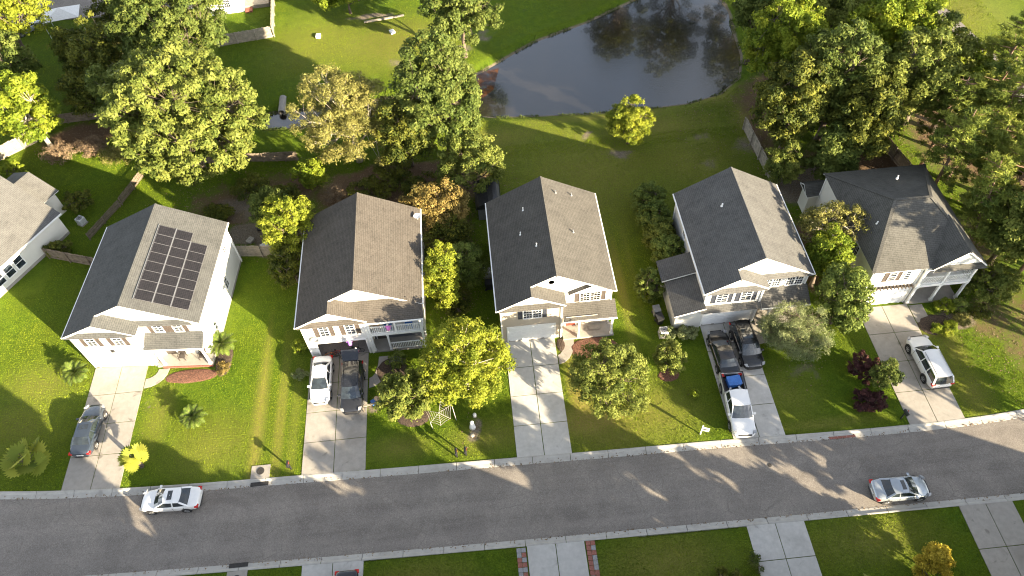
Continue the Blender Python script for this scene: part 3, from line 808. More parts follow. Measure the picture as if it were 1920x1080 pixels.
def gable_house(name, label, x0, y0, rz, W, D, bw, B, roof, wall, gablem, ZE=5.2, ZR=8.0, o=0.32, pent=None, cat='house', group=None, opening=None):
    """two-storey house, gable to the street, a shallower gabled bay on the left over the garage"""
    R = empty(name, (x0, y0, 0), rz, label, cat, group)
    s = (ZR-ZE)/(W/2+o); ba = bw/2
    zt = lambda u: ZE + s*(min(u, W-u)+o)
    zb = lambda u: ZE + s*(min(u, bw-u)+o)
    T = 0.17
    # walls
    mb = MB(); zc = ZE - 0.08
    U = 0.19
    def side(x, v0, v1, out):
        pts = [(x,v0,-0.1),(x,v1,-0.1),(x,v1,zt(0)-U),(x,v0,zt(0)-U)]
        mb.poly(pts[::-1] if out < 0 else pts)
    side(0, -B, D, -1); side(W, 0, D, 1)
    mb.poly([(bw,-B,-0.1),(bw,0,-0.1),(bw,0,zb(bw)-U),(bw,-B,zb(bw)-U)])
    if opening:
        q0, q1, qh = opening
        mb.poly([(0,-B,-0.1),(q0,-B,-0.1),(q0,-B,ZE-0.05),(0,-B,ZE-0.05)]); mb.poly([(q1,-B,-0.1),(bw,-B,-0.1),(bw,-B,ZE-0.05),(q1,-B,ZE-0.05)])
        mb.poly([(q0,-B,qh),(q1,-B,qh),(q1,-B,ZE-0.05),(q0,-B,ZE-0.05)])
        ir = MB(); e0, e1, v0, v1, z1 = q0-0.3, q1+0.2, -B+0.02, -B+5.5, 2.6
        ir.poly([(e0,v1,0.05),(e1,v1,0.05),(e1,v1,z1),(e0,v1,z1)]); ir.poly([(e0,v0,0.05),(e0,v1,0.05),(e0,v1,z1),(e0,v0,z1)]); ir.poly([(e1,v1,0.05),(e1,v0,0.05),(e1,v0,z1),(e1,v1,z1)])
        ir.poly([(e0,v0,z1),(e0,v1,z1),(e1,v1,z1),(e1,v0,z1)]); ir.poly([(e0,v0,0.05),(e1,v0,0.05),(e1,v1,0.05),(e0,v1,0.05)])
        ir.build('garage_room', M['garage_inside'], R)
    else: mb.poly([(0,-B,-0.1),(bw,-B,-0.1),(bw,-B,ZE-0.05),(0,-B,ZE-0.05)])
    mb.poly([(bw,0,-0.1),(W,0,-0.1),(W,0,ZE-0.05),(bw,0,ZE-0.05)])
    mb.poly([(W,D,-0.1),(0,D,-0.1),(0,D,zt(0)-U),(W/2,D,ZR-U),(W,D,zt(W)-U)])
    mb.build('wall', M[wall], R)
    g = MB()
    g.poly([(0,-B,ZE-0.05),(bw,-B,ZE-0.05),(bw,-B,zb(bw)-U),(ba,-B,zb(ba)-U),(0,-B,zb(0)-U)])
    g.build('gable', M[gablem], R)
    g = MB()
    g.poly([(0.02,0,ZE-0.05),(W,0,ZE-0.05),(W,0,zt(W)-U),(W/2,0,ZR-U),(0.02,0,zt(0.02)-U)])
    g.build('gable', M[gablem], R)
    f = MB(); f.box(-0.03, W+0.03, 0.05, D+0.03, -0.2, 0.22)
    if not opening: f.box(-0.03, bw+0.03, -B-0.03, 0.05, -0.2, 0.215)
    else: f = MB(); f.box(-0.03, W+0.03, 5.0, D+0.03, -0.2, 0.22)
    f.build('foundation', M['concrete'], R)
    # roof slopes
    r = MB()
    z = lambda u: ZE + s*(u+o)
    if B > 0.05:
        left = [(-o,-B-o),(ba,-B-o),(ba,-o),(W/2,-o),(W/2,D+o),(-o,D+o)]
    else: left = [(-o,-o),(W/2,-o),(W/2,D+o),(-o,D+o)]
    r.solid([(u, v, z(u)) for u, v in left], T, 0, 1)
    r.solid([(u, v, ZE + s*(W-u+o)) for u, v in [(W/2,-o),(W+o,-o),(W+o,D+o),(W/2,D+o)]], T, 0, 1)
    ro = r.build('roof', [M[roof], M['trim']], R)
    cap = MB()
    for sg in (-1, 1):
        q = [(W/2,-o-0.01,ZR+0.035),(W/2,D+o+0.01,ZR+0.035),(W/2+sg*0.17,D+o+0.01,ZR+0.035-s*0.17),(W/2+sg*0.17,-o-0.01,ZR+0.035-s*0.17)]
        cap.solid(q if sg < 0 else q[::-1], 0.03)
    cap.build('ridge_cap', M[roof], ro)
    if B > 0.05:
        r2 = MB()
        r2.solid([(u, v, ZE + s*(bw-u+o)) for u, v in [(ba,-B-o),(bw+o,-B-o),(bw+o,-0.005),(ba,-0.005)]], T, 0, 1)
        r2.build('bay_roof', [M[roof], M['trim']], R)
        p = MB()
        p.solid([(-o*0.5,-B-0.42,ZE-0.10),(bw+o*0.5,-B-0.42,ZE-0.10),(bw-0.30,-B-0.004,ZE+0.17),(0.30,-B-0.004,ZE+0.17)], 0.08, 0, 1)
        p.build('pent_roof', [M[roof], M['trim']], R)
    # gutters
    gt = MB()
    gt.bar((-o-0.05,-B-o,ZE-0.08),(-o-0.05,D+o,ZE-0.08),0.10,0.10); gt.build('gutter', M['trim'], R)
    gt = MB(); gt.bar((W+o+0.05,-o,ZE-0.08),(W+o+0.05,D+o,ZE-0.08),0.10,0.10); gt.build('gutter', M['trim'], R)
    for (u, v) in ((-0.06, D-0.15), (W+0.06, D-0.15), (bw-0.08, -B-0.06)):
        dn = MB(); dn.box(u-0.045, u+0.045, v-0.04, v+0.04, 0.0, ZE-0.2); dn.build('downspout', M['trim'], R)
    # corner boards
    for (u, v) in ((0,-B),(bw,-B),(W,0),(W,D),(0,D)):
        cb = MB(); cb.box(u-0.06, u+0.06, v-0.06, v+0.06, 0.0, ZE-0.15); cb.build('corner_board', M['trim'], R)
    R['W'] = W
    info = dict(R=R, W=W, D=D, B=B, bw=bw, ZE=ZE, ZR=ZR, s=s, o=o,
                front=Frame((0,0,0),(1,0,0),(0,-1,0)), bay=Frame((0,-B,0),(1,0,0),(0,-1,0)),
                right=Frame((W,0,0),(0,1,0),(1,0,0)), left=Frame((0,0,0),(0,1,0),(-1,0,0)))
    return info

def porch(h, u0, u1, v0, zr0, zr1, roofm, posts, slab=True, gutter=True, side_over=0.15):
    """single-storey porch roof from the wall at v=0 down to v0"""
    R = h['R']
    p = MB(); p.solid([(u0,v0,zr0),(u1+side_over,v0,zr0),(u1+side_over,-0.004,zr1),(u0,-0.004,zr1)], 0.14, 0, 1)
    p.build('porch_roof', [M[roofm], M['trim']], R)
    b = MB(); b.box(u0+0.02, u1, v0+0.12, v0+0.30, zr0-0.42, zr0-0.16); b.build('porch_beam', M['trim'], R)
    if slab:
        q = MB(); q.box(u0+0.02, u1+0.05, v0+0.05, -0.01, -0.15, 0.17); q.build('porch_slab', M['concrete'], R, bevel=0.02)
    for u in posts: post(R, u, v0+0.21, 0.17, zr0-0.42)
    if gutter:
        gt = MB(); gt.bar((u0,v0-0.05,zr0-0.06),(u1+side_over,v0-0.05,zr0-0.06),0.10,0.10); gt.build('gutter', M['trim'], R)

def front_door(root, F, a0, a1, key):
    mb = MB(); fbox(mb, F, a0-0.1, a0, 0.17, 2.35, 0, 0.05); fbox(mb, F, a1, a1+0.1, 0.17, 2.35, 0, 0.05); fbox(mb, F, a0, a1, 2.25, 2.35, 0, 0.05)
    fbox(mb, F, a0, a1, 0.17, 2.25, 0.0, 0.03, 1)
    o = mb.build('front_door', [M['trim'], M[key]], root)
    k = MB(); k.lathe([(0.03, 0), (0.04, 0.02), (0.03, 0.05)], 8, F.p(a1-0.12, 1.15, 0.03), 'y'); k.build('handle', M['rim'], o)

FOOT = []      # house footprints, kept free of grass

# ---- house with the solar panels
h1 = gable_house('solar_house', 'white house with a large black solar array on its grey roof', -35.52, 39.03, math.radians(-4.2), 10.65, 10.75, 5.55, 1.05, 'roof_grey', 'siding_white', 'siding_white')
R = h1['R']; FOOT.append((-36, -24, 37.5, 50.5))
garage_door(R, h1['bay'], 0.5, 5.0, 2.25)
window(R, h1['bay'], 1.15, 1.85, 3.45, 4.75, 2, 2, 'shutter_brown'); window(R, h1['bay'], 3.45, 4.15, 3.45, 4.75, 2, 2, 'shutter_brown')
window(R, h1['front'], 6.65, 7.35, 3.72, 4.95, 2, 2, 'shutter_brown'); window(R, h1['front'], 8.35, 9.05, 3.72, 4.95, 2, 2, 'shutter_brown')
p = MB(); p.solid([(5.5,-0.42,5.09),(10.4,-0.42,5.09),(9.9,-0.004,5.38),(5.5,-0.004,5.38)], 0.08, 0, 1); p.build('pent_roof', [M['roof_grey'], M['trim']], R)
porch(h1, 5.6, 10.55, -1.35, 2.95, 3.62, 'roof_grey', (6.3, 10.35))
front_door(R, h1['front'], 6.2, 7.15, 'door_dark'); window(R, h1['front'], 8.2, 9.7, 1.0, 2.2, 3, 2, None, True)
br = MB(); br.box(6.15, 10.62, -1.42, -1.30, -0.2, 0.165); br.build('brick_skirt', M['brick_red'], R)
window(R, h1['right'], 1.6, 2.1, 1.2, 2.2, 1, 1); window(R, h1['right'], 6.2, 6.9, 1.3, 2.6, 2, 2); window(R, h1['right'], 8.6, 9.2, 3.6, 4.7, 2, 2)
lm = MB(); lm.box(2.6, 2.85, -1.05-0.16, -1.05, 2.5, 2.75); lm.build('wall_lamp', M['metal_dark'], R)
# 23 panels on the sunny slope
sl = math.hypot(1, h1['s']); W1 = h1['W']
def slope_pt(u, v, lift):      # right slope of house 1, u measured along the slope from the ridge
    du = u / sl
    zz = h1['ZR'] - h1['s']*du
    n = Vector((h1['s'], 0, 1)).normalized()
    return Vector((W1/2 + du, v, zz)) + n*lift
for col in range(3):
    u0 = 0.95 + col*1.44
    rows = 8 if col < 2 else 7
    for k in range(rows):
        v0 = 0.66 + k*1.012
        a, b = u0 + 0.02, u0 + 1.40
        mb = MB()
        P = [slope_pt(a, v0, .10), slope_pt(b, v0, .10), slope_pt(b, v0+1.0, .10), slope_pt(a, v0+1.0, .10)]
        mb.solid(P, 0.035, 1)
        Q = [slope_pt(a+.025, v0+.018, .103), slope_pt(b-.025, v0+.018, .103), slope_pt(b-.025, v0+.982, .103), slope_pt(a+.025, v0+.982, .103)]
        mb.poly(Q, 0)
        mb.build('solar_panel', [M['solar_cell'], M['panel_frame']], R)
for u in (0.90, 2.37, 3.81):
    rl = MB(); rl.bar(slope_pt(u, 0.6, .09), slope_pt(u, 8.85 if u < 3 else 7.8, .09), 0.045, 0.04); rl.build('panel_rail', M['metal_grey'], R)

# ---- brown-roofed house with the two-level porch
h2 = gable_house('porch_house', 'white house with a brown roof, open garage and two level porch', -16.16, 38.05, 0, 10.0, 10.4, 5.35, 1.32, 'roof_brown', 'siding_white', 'siding_white', opening=(0.75,4.95,2.2))
R = h2['R']; FOOT.append((-16.4, -6, 36.6, 48.8))
B = h2['B']
window(R, h2['bay'], 1.45, 2.15, 3.25, 4.65, 2, 2, 'shutter_brown'); window(R, h2['bay'], 3.65, 4.35, 3.25, 4.65, 2, 2, 'shutter_brown')
tr = MB(); fbox(tr, h2['bay'], 0.62, 0.75, 0, 2.35, 0, 0.06); fbox(tr, h2['bay'], 4.95, 5.08, 0, 2.35, 0, 0.06); fbox(tr, h2['bay'], 0.75, 4.95, 2.2, 2.35, 0, 0.06); tr.build('garage_frame', M['trim'], R)
# pent roof over the upper porch, sloping from the gable to the bay front
p = MB(); s2 = h2['s']; W2 = 10.0
p.solid([(5.2,-B-0.42,5.08),(W2+0.32,-B-0.42,5.08),(W2-0.95,-0.004,5.98),(4.2,-0.004,5.98),(4.2,-0.5,5.64)], 0.12, 0, 1)
p.solid([(W2+0.32,-B-0.42,5.08),(W2+0.325,-0.30,5.10),(W2-0.95,-0.004,5.98)], 0.12, 0, 1)
p.build('pent_roof', [M['roof_brown'], M['trim']], R)
gt = MB(); gt.bar((5.4,-B-0.47,5.0),(W2+0.32,-B-0.47,5.0),0.10,0.10); gt.build('gutter', M['trim'], R)
pb = MB(); pb.box(5.4, W2+0.05, -B-0.02, -B+0.16, 4.72, 4.95); pb.build('porch_beam', M['trim'], R)
dk = MB(); dk.box(5.36, W2+0.05, -B-0.05, -0.01, 2.55, 2.80); dk.build('upper_deck', M['trim'], R)
sb = MB(); sb.box(5.36, W2+0.05, -B-0.05, -0.01, -0.15, 0.17); sb.build('porch_slab', M['concrete'], R)
for u in (5.5, 7.75, W2-0.06): post(R, u, -B+0.07, 2.80, 4.72)
for u in (5.5, 6.9, W2-0.06): post(R, u, -B+0.07, 0.17, 2.55)
railing(R, (5.6,-B+0.07,0), (7.65,-B+0.07,0), 2.80); railing(R, (7.85,-B+0.07,0), (W2-0.15,-B+0.07,0), 2.80); railing(R, (7.0,-B+0.07,0), (W2-0.15,-B+0.07,0), 0.17)
railing(R, (W2-0.06,-B+0.15,0), (W2-0.06,-0.05,0), 2.80)
bk = MB(); bk.box(5.42, W2-0.02, -0.014, 0.0, 0.1, 5.1); bk.build('porch_shade_sheet', M['siding_porch_shade'], R)  # dark sheet over the house wall, paints the shade inside the porch
h2['front'] = Frame((0,-0.015,0),(1,0,0),(0,-1,0))
front_door(R, h2['front'], 5.7, 6.6, 'door_dark'); window(R, h2['front'], 7.6, 9.3, 0.9, 2.2, 3, 2, None, True); window(R, h2['front'], 5.9, 7.1, 3.0, 4.8, 2, 2); window(R, h2['front'], 8.0, 9.4, 3.5, 4.8, 3, 2)
window(R, h2['right'], 3.0, 3.8, 3.4, 4.7, 2, 2); window(R, h2['right'], 7.0, 7.8, 3.4, 4.7, 2, 2)
br = MB()
for (a0, a1) in ((0.02, 0.6), (5.1, 5.33)): fbox(br, h2['bay'], a0, a1, -0.05, 0.9, 0, 0.03)
br.build('brick_skirt', M['siding_grey'], R)
wr = MB(); wr.tube([h2['bay'].p(0.75+0.34*math.cos(a), 2.95+0.34*math.sin(a), 0.08) for a in [k*math.pi/6 for k in range(13)]], 0.075, 6, cap=False); wr.build('wreath', M['grey_plastic'], R)
dish = MB(); dish.lathe([(0.02,0),(0.2,0.03),(0.33,0.10),(0.34,0.115),(0.2,0.05),(0.02,0.03)], 14, (W2+0.1, 9.3, 5.65)); dish.bar((W2+0.1, 9.3, 5.1),(W2+0.1, 9.3, 5.66),0.05); dish.build('satellite_dish', M['trim'], R)

# ---- taupe house in the middle
h3 = gable_house('taupe_house', 'tan house with a taupe roof above the empty driveway', 0.65, 37.5, 0, 9.62, 10.9, 5.25, 1.05, 'roof_taupe', 'siding_tan', 'siding_white')
R = h3['R']; FOOT.append((0.4, 10.6, 36.2, 48.8))
garage_door(R, h3['bay'], 0.55, 4.6, 2.2)
window(R, h3['bay'], 1.95, 3.45, 3.45, 4.75, 3, 2, 'shutter_dark', True)
window(R, h3['front'], 6.95, 8.65, 3.75, 4.85, 3, 2, 'shutter_brown', True)
uw = MB(); uw.box(5.3, 9.60, -0.012, 0.0, 3.5, 5.15); uw.build('upper_wall', M['siding_white'], R)
# small decorative gable above the pair of windows
dg = MB(); zg = 6.12
dg.solid([(5.85,-0.40,5.22),(7.95,-0.40,zg+0.13),(7.95,-0.004,zg+0.13),(5.85,-0.004,5.22)], 0.11, 0, 1)
dg.solid([(7.95,-0.40,zg+0.13),(9.95,-0.40,5.22),(9.95,-0.004,5.22),(7.95,-0.004,zg+0.13)], 0.11, 0, 1)
dg.build('window_gable_roof', [M['roof_taupe'], M['trim']], R)
dw = MB(); dw.poly([(6.0,-0.06,5.15),(9.75,-0.06,5.15),(7.95,-0.06,zg)]); dw.build('window_gable', M['siding_white'], R)
porch(h3, 5.35, 9.85, -1.5, 2.95, 3.62, 'roof_taupe', (6.75, 9.65))
rod = MB(); rod.bar((5.6,-1.2,3.16),(8.3,-1.2,3.16),0.05,0.05); rod.build('roof_bar', M['rope'], R)
front_door(R, h3['front'], 5.75, 6.65, 'door_red'); window(R, h3['front'], 7.6, 9.1, 0.9, 2.2, 3, 2, None, True)
for (u, v) in ((3.6,3.6),(2.4,5.6),(2.9,8.2)): vent_pipe(R, (u, v, h3['ZE']+h3['s']*(u+h3['o'])))
for (u, v) in ((7.0,5.2),(6.0,9.6),(7.5,9.9)): vent_pipe(R, (u, v, h3['ZE']+h3['s']*(9.62-u+h3['o'])), 0.30, 0.06, 'vent_pipe', 'metal_grey')
window(R, h3['right'], 3.0, 3.8, 3.4, 4.7, 2, 2); window(R, h3['left'], 2.0, 2.8, 3.4, 4.7, 2, 2); window(R, h3['left'], 6.5, 7.3, 3.4, 4.7, 2, 2)
gv = MB(); gv.lathe([(0.26,0),(0.26,0.05),(0.2,0.06),(0.05,0.03)], 14, h3['front'].p(4.45, 6.75, 0.0), 'y'); gv.build('gable_vent', M['siding_grey'], R)

# ---- grey house with the side wing
h4 = gable_house('wing_house', 'pale grey house with slate roof and a low wing on its left', 18.20, 37.25, 0, 9.08, 10.15, 4.9, 1.05, 'roof_slate', 'siding_grey', 'siding_white')
R = h4['R']; FOOT.append((15.4, 27.8, 35.6, 47.8))
B = 1.05
garage_door(R, h4['bay'], 0.25, 4.4, 2.2)
window(R, h4['bay'], 1.0, 1.85, 3.4, 4.6, 2, 2, 'shutter_dark'); window(R, h4['bay'], 3.1, 3.95, 3.4, 4.6, 2, 2, 'shutter_dark')
window(R, h4['front'], 5.35, 6.75, 3.6, 4.85, 3, 2, None, True); window(R, h4['front'], 7.35, 8.75, 3.6, 4.85, 3, 2, None, True)
p = MB(); p.solid([(4.8,-0.42,5.09),(9.3,-0.42,5.09),(8.7,-0.004,5.40),(4.8,-0.004,5.40)], 0.08, 0, 1); p.build('pent_roof', [M['roof_slate'], M['trim']], R)
# low roof over the garage, wrapping to the wing and the porch
lw = MB()
lw.solid([(-0.3,-B-0.62,2.72),(5.0,-B-0.62,2.72),(5.0,-B-0.004,3.05),(-0.3,-B-0.004,3.05)], 0.12, 0, 1)
lw.build('low_roof', [M['roof_slate'], M['trim']], R)
porch(h4, 5.02, 9.2, -B-0.62, 2.72, 3.55, 'roof_slate', (5.9, 8.95), side_over=0.1)
front_door(R, h4['front'], 5.1, 5.95, 'door_dark'); window(R, h4['front'], 6.9, 8.3, 0.9, 2.2, 3, 2, None, True)
wg = MB(); x_ = -2.35
wg.poly([(x_,4.2,-0.1),(x_,-1.3,-0.1),(x_,-1.3,2.55),(x_,4.2,2.55)]); wg.poly([(x_,-1.3,-0.1),(0,-1.3,-0.1),(0,-1.3,3.3),(x_,-1.3,2.55)]); wg.poly([(0,4.2,-0.1),(x_,4.2,-0.1),(x_,4.2,2.55),(0,4.2,3.3)])
wg.build('wing_wall', M['siding_grey'], R)
wr_ = MB()
wr_.solid([(x_-0.3,-1.68,2.70),(-0.004,-1.68,3.52),(-0.004,2.3,3.52),(x_-0.3,2.3,2.70)], 0.14, 0, 1)
wr_.solid([(x_-0.62,2.12,2.86),(-0.004,2.12,3.78),(-0.004,4.5,3.78),(x_-0.62,4.5,2.86)], 0.14, 0, 1)
wr_.build('wing_roof', [M['roof_slate'], M['trim']], R)
vent_pipe(R, (2.9, 6.7, h4['ZE']+h4['s']*(2.9+h4['o'])), 0.3, 0.07)
window(R, h4['left'], 6.2, 7.0, 3.4, 4.6, 2, 2)

# ---- hip-roofed house on the right
R = empty('hip_house', (32.75, 36.65, 0), 0, 'white house with a dark hip roof and a two level side porch', 'house'); FOOT.append((32.4, 42.2, 36.2, 48.6))
W5, D5, ZE, o = 9.1, 11.6, 5.2, 0.3
wl = MB(); gw = 4.35
wl.poly([(0,D5,-0.1),(0,0,-0.1),(0,0,5.05),(0,D5,5.05)]); wl.poly([(0,0,-0.1),(gw,0,-0.1),(gw,0,5.05),(0,0,5.05)]); wl.poly([(gw,0,-0.1),(gw,1.8,-0.1),(gw,1.8,5.05),(gw,0,5.05)])
wl.poly([(gw,1.8,-0.1),(W5,1.8,-0.1),(W5,1.8,5.05),(gw,1.8,5.05)]); wl.poly([(W5,1.8,-0.1),(W5,D5,-0.1),(W5,D5,5.05),(W5,1.8,5.05)]); wl.poly([(W5,D5,-0.1),(0,D5,-0.1),(0,D5,5.05),(W5,D5,5.05)])
wl.build('wall', M['siding_cream'], R)
rf = MB(); A = (-o,-o,ZE); Bq = (W5+o,-o,ZE); C = (W5+o,D5+o,ZE); Dq = (-o,D5+o,ZE); P1 = (2.75,5.2,8.15); P2 = (5.85,5.15,8.15)
rf.solid([A, Bq, P2, P1], 0.15, 0, 1); rf.solid([Bq, C, P2], 0.15, 0, 1); rf.solid([C, Dq, P1, P2], 0.15, 0, 1); rf.solid([Dq, A, P1], 0.15, 0, 1)
ro = rf.build('roof', [M['roof_olive'], M['trim']], R)
cp = MB()
for a, b in ((P1,P2),(A,P1),(Bq,P2),(C,P2),(Dq,P1)): cp.bar(Vector(a)+Vector((0,0,.015)), Vector(b)+Vector((0,0,.015)), 0.26, 0.05)
cp.build('ridge_cap', M['roof_olive'], ro)
# cross gable over the porch
cg = MB(); zx = 7.3; gx0, gx1, gxm = 4.75, 9.5, 7.15
cg.solid([(gx0,-0.55,ZE+0.02),(gxm,-0.55,zx),(gxm,3.75,zx),(gx0,-0.1,ZE+0.02)], 0.13, 0, 1)
cg.solid([(gxm,-0.55,zx),(gx1,-0.55,ZE+0.02),(gx1,0.3,ZE+0.02),(gxm,3.75,zx)], 0.13, 0, 1)
cg.build('porch_gable_roof', [M['roof_olive'], M['trim']], R)
gg = MB(); gg.poly([(gx0+0.15,-0.30,ZE-0.05),(gx1-0.15,-0.30,ZE-0.05),(gxm,-0.30,zx-0.2)]); gg.build('gable', M['shake_white'], R)
pp = MB(); pp.solid([(gx0,-0.75,ZE-0.12),(gx1,-0.75,ZE-0.12),(gx1-0.5,-0.304,ZE+0.2),(gx0+0.5,-0.304,ZE+0.2)], 0.08, 0, 1); pp.build('pent_roof', [M['roof_olive'], M['trim']], R)
bm = MB(); bm.box(gw+0.1, W5+0.1, -0.28, -0.08, 4.78, 5.04); bm.build('porch_beam', M['trim'], R)
dk = MB(); dk.box(gw+0.02, W5+0.12, -0.32, 1.79, 2.5, 2.78); dk.build('upper_deck', M['trim'], R)
sb = MB(); sb.box(gw+0.02, W5+0.12, -0.32, 1.79, -0.15, 0.17); sb.build('porch_slab', M['concrete'], R)
for u in (gw+0.25, 6.75, W5-0.02): post(R, u, -0.18, 2.78, 4.78, 0.2); post(R, u, -0.18, 0.17, 2.5, 0.2)
railing(R, (gw+0.4,-0.18,0),(6.62,-0.18,0),2.78); railing(R, (6.88,-0.18,0),(W5-0.15,-0.18,0),2.78); railing(R, (W5,-0.05,0),(W5,1.7,0),2.78)
F = Frame((0,0,0),(1,0,0),(0,-1,0)); Fp = Frame((0,1.8,0),(1,0,0),(0,-1,0))
garage_door(R, F, 0.45, 3.9, 2.15)
window(R, F, 1.6, 2.15, 3.55, 4.65, 1, 2, 'shutter_brown'); window(R, F, 3.0, 3.4, 3.55, 4.65, 1, 2)
pg = MB(); pg.bar((0.1,-0.12,2.62),(4.25,-0.12,2.62),0.10,0.14)
for k in range(13): x = 0.25+k*0.32; pg.bar((x,0.0,2.74),(x,-0.42,2.70),0.07,0.13)
pg.build('trellis', M['shutter_brown'], R)
front_door(R, Fp, 4.8, 5.7, 'door_dark'); window(R, Fp, 6.6, 8.2, 0.9, 2.2, 3, 2, None, True); window(R, Fp, 5.0, 6.2, 3.0, 4.7, 2, 2); window(R, Fp, 7.2, 8.4, 3.3, 4.7, 2, 2)
F = Frame((0,0,0),(0,1,0),(-1,0,0)); window(R, F, 3.0, 3.8, 3.4, 4.6, 2, 2); window(R, F, 8.0, 8.8, 3.4, 4.6, 2, 2)
bl = MB(); bl.box(-1.0, 1.4, D5+0.01, D5+1.6, -0.1, 2.5); bl.build('back_room_wall', M['siding_cream'], R)
bl = MB(); bl.solid([(-1.3,D5-0.2,2.56),(1.7,D5+0.1,2.56),(1.7,D5+1.9,2.56),(-1.3,D5+1.9,2.56)], 0.12, 0, 1); bl.solid([(-1.3,D5+0.3,2.6),(1.7,D5+0.3,2.6),(1.7,D5+1.1,3.1),(-1.3,D5+1.1,3.1)], 0.1, 0, 1); bl.solid([(-1.3,D5+1.1,3.1),(1.7,D5+1.1,3.1),(1.7,D5+1.95,2.55),(-1.3,D5+1.95,2.55)], 0.1, 0, 1); bl.build('back_room_roof', [M['roof_olive'], M['trim']], R)
for (u, v) in ((1.2,4.0),(5.0,9.0)): vent_pipe(R, (u, v, 6.6 if u < 2 else 6.75), 0.3, 0.06)
for (u, v) in ((0,0),(gw,0),(W5,D5),(0,D5)):
    cn = MB(); cn.box(u-0.06,u+0.06,v-0.06,v+0.06,0,5.0); cn.build('corner_board', M['trim'], R)

# ---- bungalow at the left edge
ang = math.atan2(0.859, 0.513)
R = empty('bungalow', (-42.2, 55.0, 0), ang, 'single storey house with a sandy roof at the left edge', 'house'); FOOT.append((-53, -43, 47, 60))
L0, D0, ze, zr, o = 19.0, 12.0, 2.8, 5.55, 0.3     # local x runs back along the wall (0 at the far corner), y inwards
s0 = (zr-ze)/(D0/2+o)
w0 = MB()
w0.poly([(-L0,0,-0.1),(-0.2,0,-0.1),(-0.2,0,2.7),(-L0,0,2.7)]); w0.poly([(-0.2,0,-0.1),(-0.2,D0,-0.1),(-0.2,D0,2.7),(-0.2,D0/2,zr-0.2),(-0.2,0,2.7)]); w0.poly([(-0.2,D0,-0.1),(-L0,D0,-0.1),(-L0,D0,2.7),(-0.2,D0,2.7)])
w0.poly([(-L0,D0,-0.1),(-L0,0,-0.1),(-L0,0,2.7),(-L0,D0/2,zr-0.2),(-L0,D0,2.7)])
w0.build('wall', M['siding_cream'], R)
r0 = MB()
r0.solid([(-L0-o,-o,ze),(0.1,-o,ze),(0.1,D0/2,zr),(-L0-o,D0/2,zr)], 0.16, 0, 1); r0.solid([(-L0-o,D0/2,zr),(0.1,D0/2,zr),(0.1,D0+o,ze),(-L0-o,D0+o,ze)], 0.16, 0, 1)
r0.build('roof', [M['roof_sand'], M['trim']], R)
wg = MB(); wg.box(-0.2, 2.0, 2.7, 8.6, -0.1, 2.6); wg.build('wing_wall', M['siding_cream'], R)
wg = MB(); wg.solid([(-0.2,2.4,2.75),(2.4,2.4,2.75),(2.4,5.6,4.15),(-0.2,5.6,4.15)], 0.14, 0, 1); wg.solid([(-0.2,5.6,4.15),(2.4,5.6,4.15),(2.4,8.8,2.75),(-0.2,8.8,2.75)], 0.14, 0, 1); wg.build('wing_roof', [M['roof_sand'], M['trim']], R)
F = Frame((0,0,0),(1,0,0),(0,-1,0))
for a in (-8.6,-7.4,-6.2): window(R, F, a, a+0.85, 0.95, 2.2, 1, 1)
gt = MB(); gt.bar((-L0,-o-0.05,ze-0.08),(0.1,-o-0.05,ze-0.08),0.1,0.1); gt.build('gutter', M['trim'], R)
fd = MB(); fd.box(-L0,-0.22,-0.05,0.0,-0.2,0.3); fd.build('foundation', M['concrete'], R)

# ---- houses across the street, below the frame: their long shadows lie over the road
SOUTH = [(-27.0,7.3,'roof_slate','siding_cream','grey roofed house across the street, first from the left'),(-10.9,7.3,'roof_brown','siding_white','brown roofed house across the street, second from the left'),(5.6,7.2,'roof_taupe','siding_tan','taupe roofed house across the street, third from the left'),(22.2,6.9,'roof_grey','siding_white','dark roofed house across the street, fourth from the left'),(38.2,4.5,'roof_slate','siding_grey','slate roofed house across the street, fifth from the left'),(55.0,8.0,'roof_brown','siding_cream','brown roofed house across the street, sixth from the left')]
for (x, y, rm, wm, lb) in SOUTH:
    hs = gable_house('street_house', lb, x, y-1.05, math.pi, 9.8, 10.8, 5.2, 1.05, rm, wm, 'siding_white')
    garage_door(hs['R'], hs['bay'], 0.5, 4.6, 2.2); window(hs['R'], hs['bay'], 1.9, 3.4, 3.4, 4.7, 3, 2, 'shutter_dark', True); window(hs['R'], hs['front'], 6.6, 8.2, 3.5, 4.7, 3, 2, 'shutter_dark', True)
    porch(hs, 5.3, 9.7, -1.5, 2.95, 3.6, rm, (6.6, 9.5)); front_door(hs['R'], hs['front'], 5.7, 6.6, 'door_red')
# ---- house at the top edge
R = empty('far_house', (-33.3, 92.6, 0), 0.05, 'white corner of a house at the top edge beside the fenced yard', 'house')
fw = MB(); fw.box(-4, 4.2, 0, 9, -0.1, 5.2); fw.build('wall', M['siding_white'], R)
fr = MB(); fr.solid([(-4.4,-0.4,5.3),(4.6,-0.4,5.3),(4.6,4.5,7.6),(-4.4,4.5,7.6)], 0.16, 0, 1); fr.solid([(-4.4,4.5,7.6),(4.6,4.5,7.6),(4.6,9.4,5.3),(-4.4,9.4,5.3)], 0.16, 0, 1); fr.build('roof', [M['roof_brown'], M['trim']], R)
window(R, Frame((0,0,0),(1,0,0),(0,-1,0)), 1.0, 2.6, 0.9, 2.2, 3, 2, None, True)
dk = MB(); dk.box(4.25, 7.4, 0.5, 3.6, 0.0, 0.5); dk.build('deck', M['fence_pale'], R)
st = MB(); st.box(4.3, 5.2, -0.4, 0.45, 0.0, 0.25); st.build('step', M['brick_red'], R)
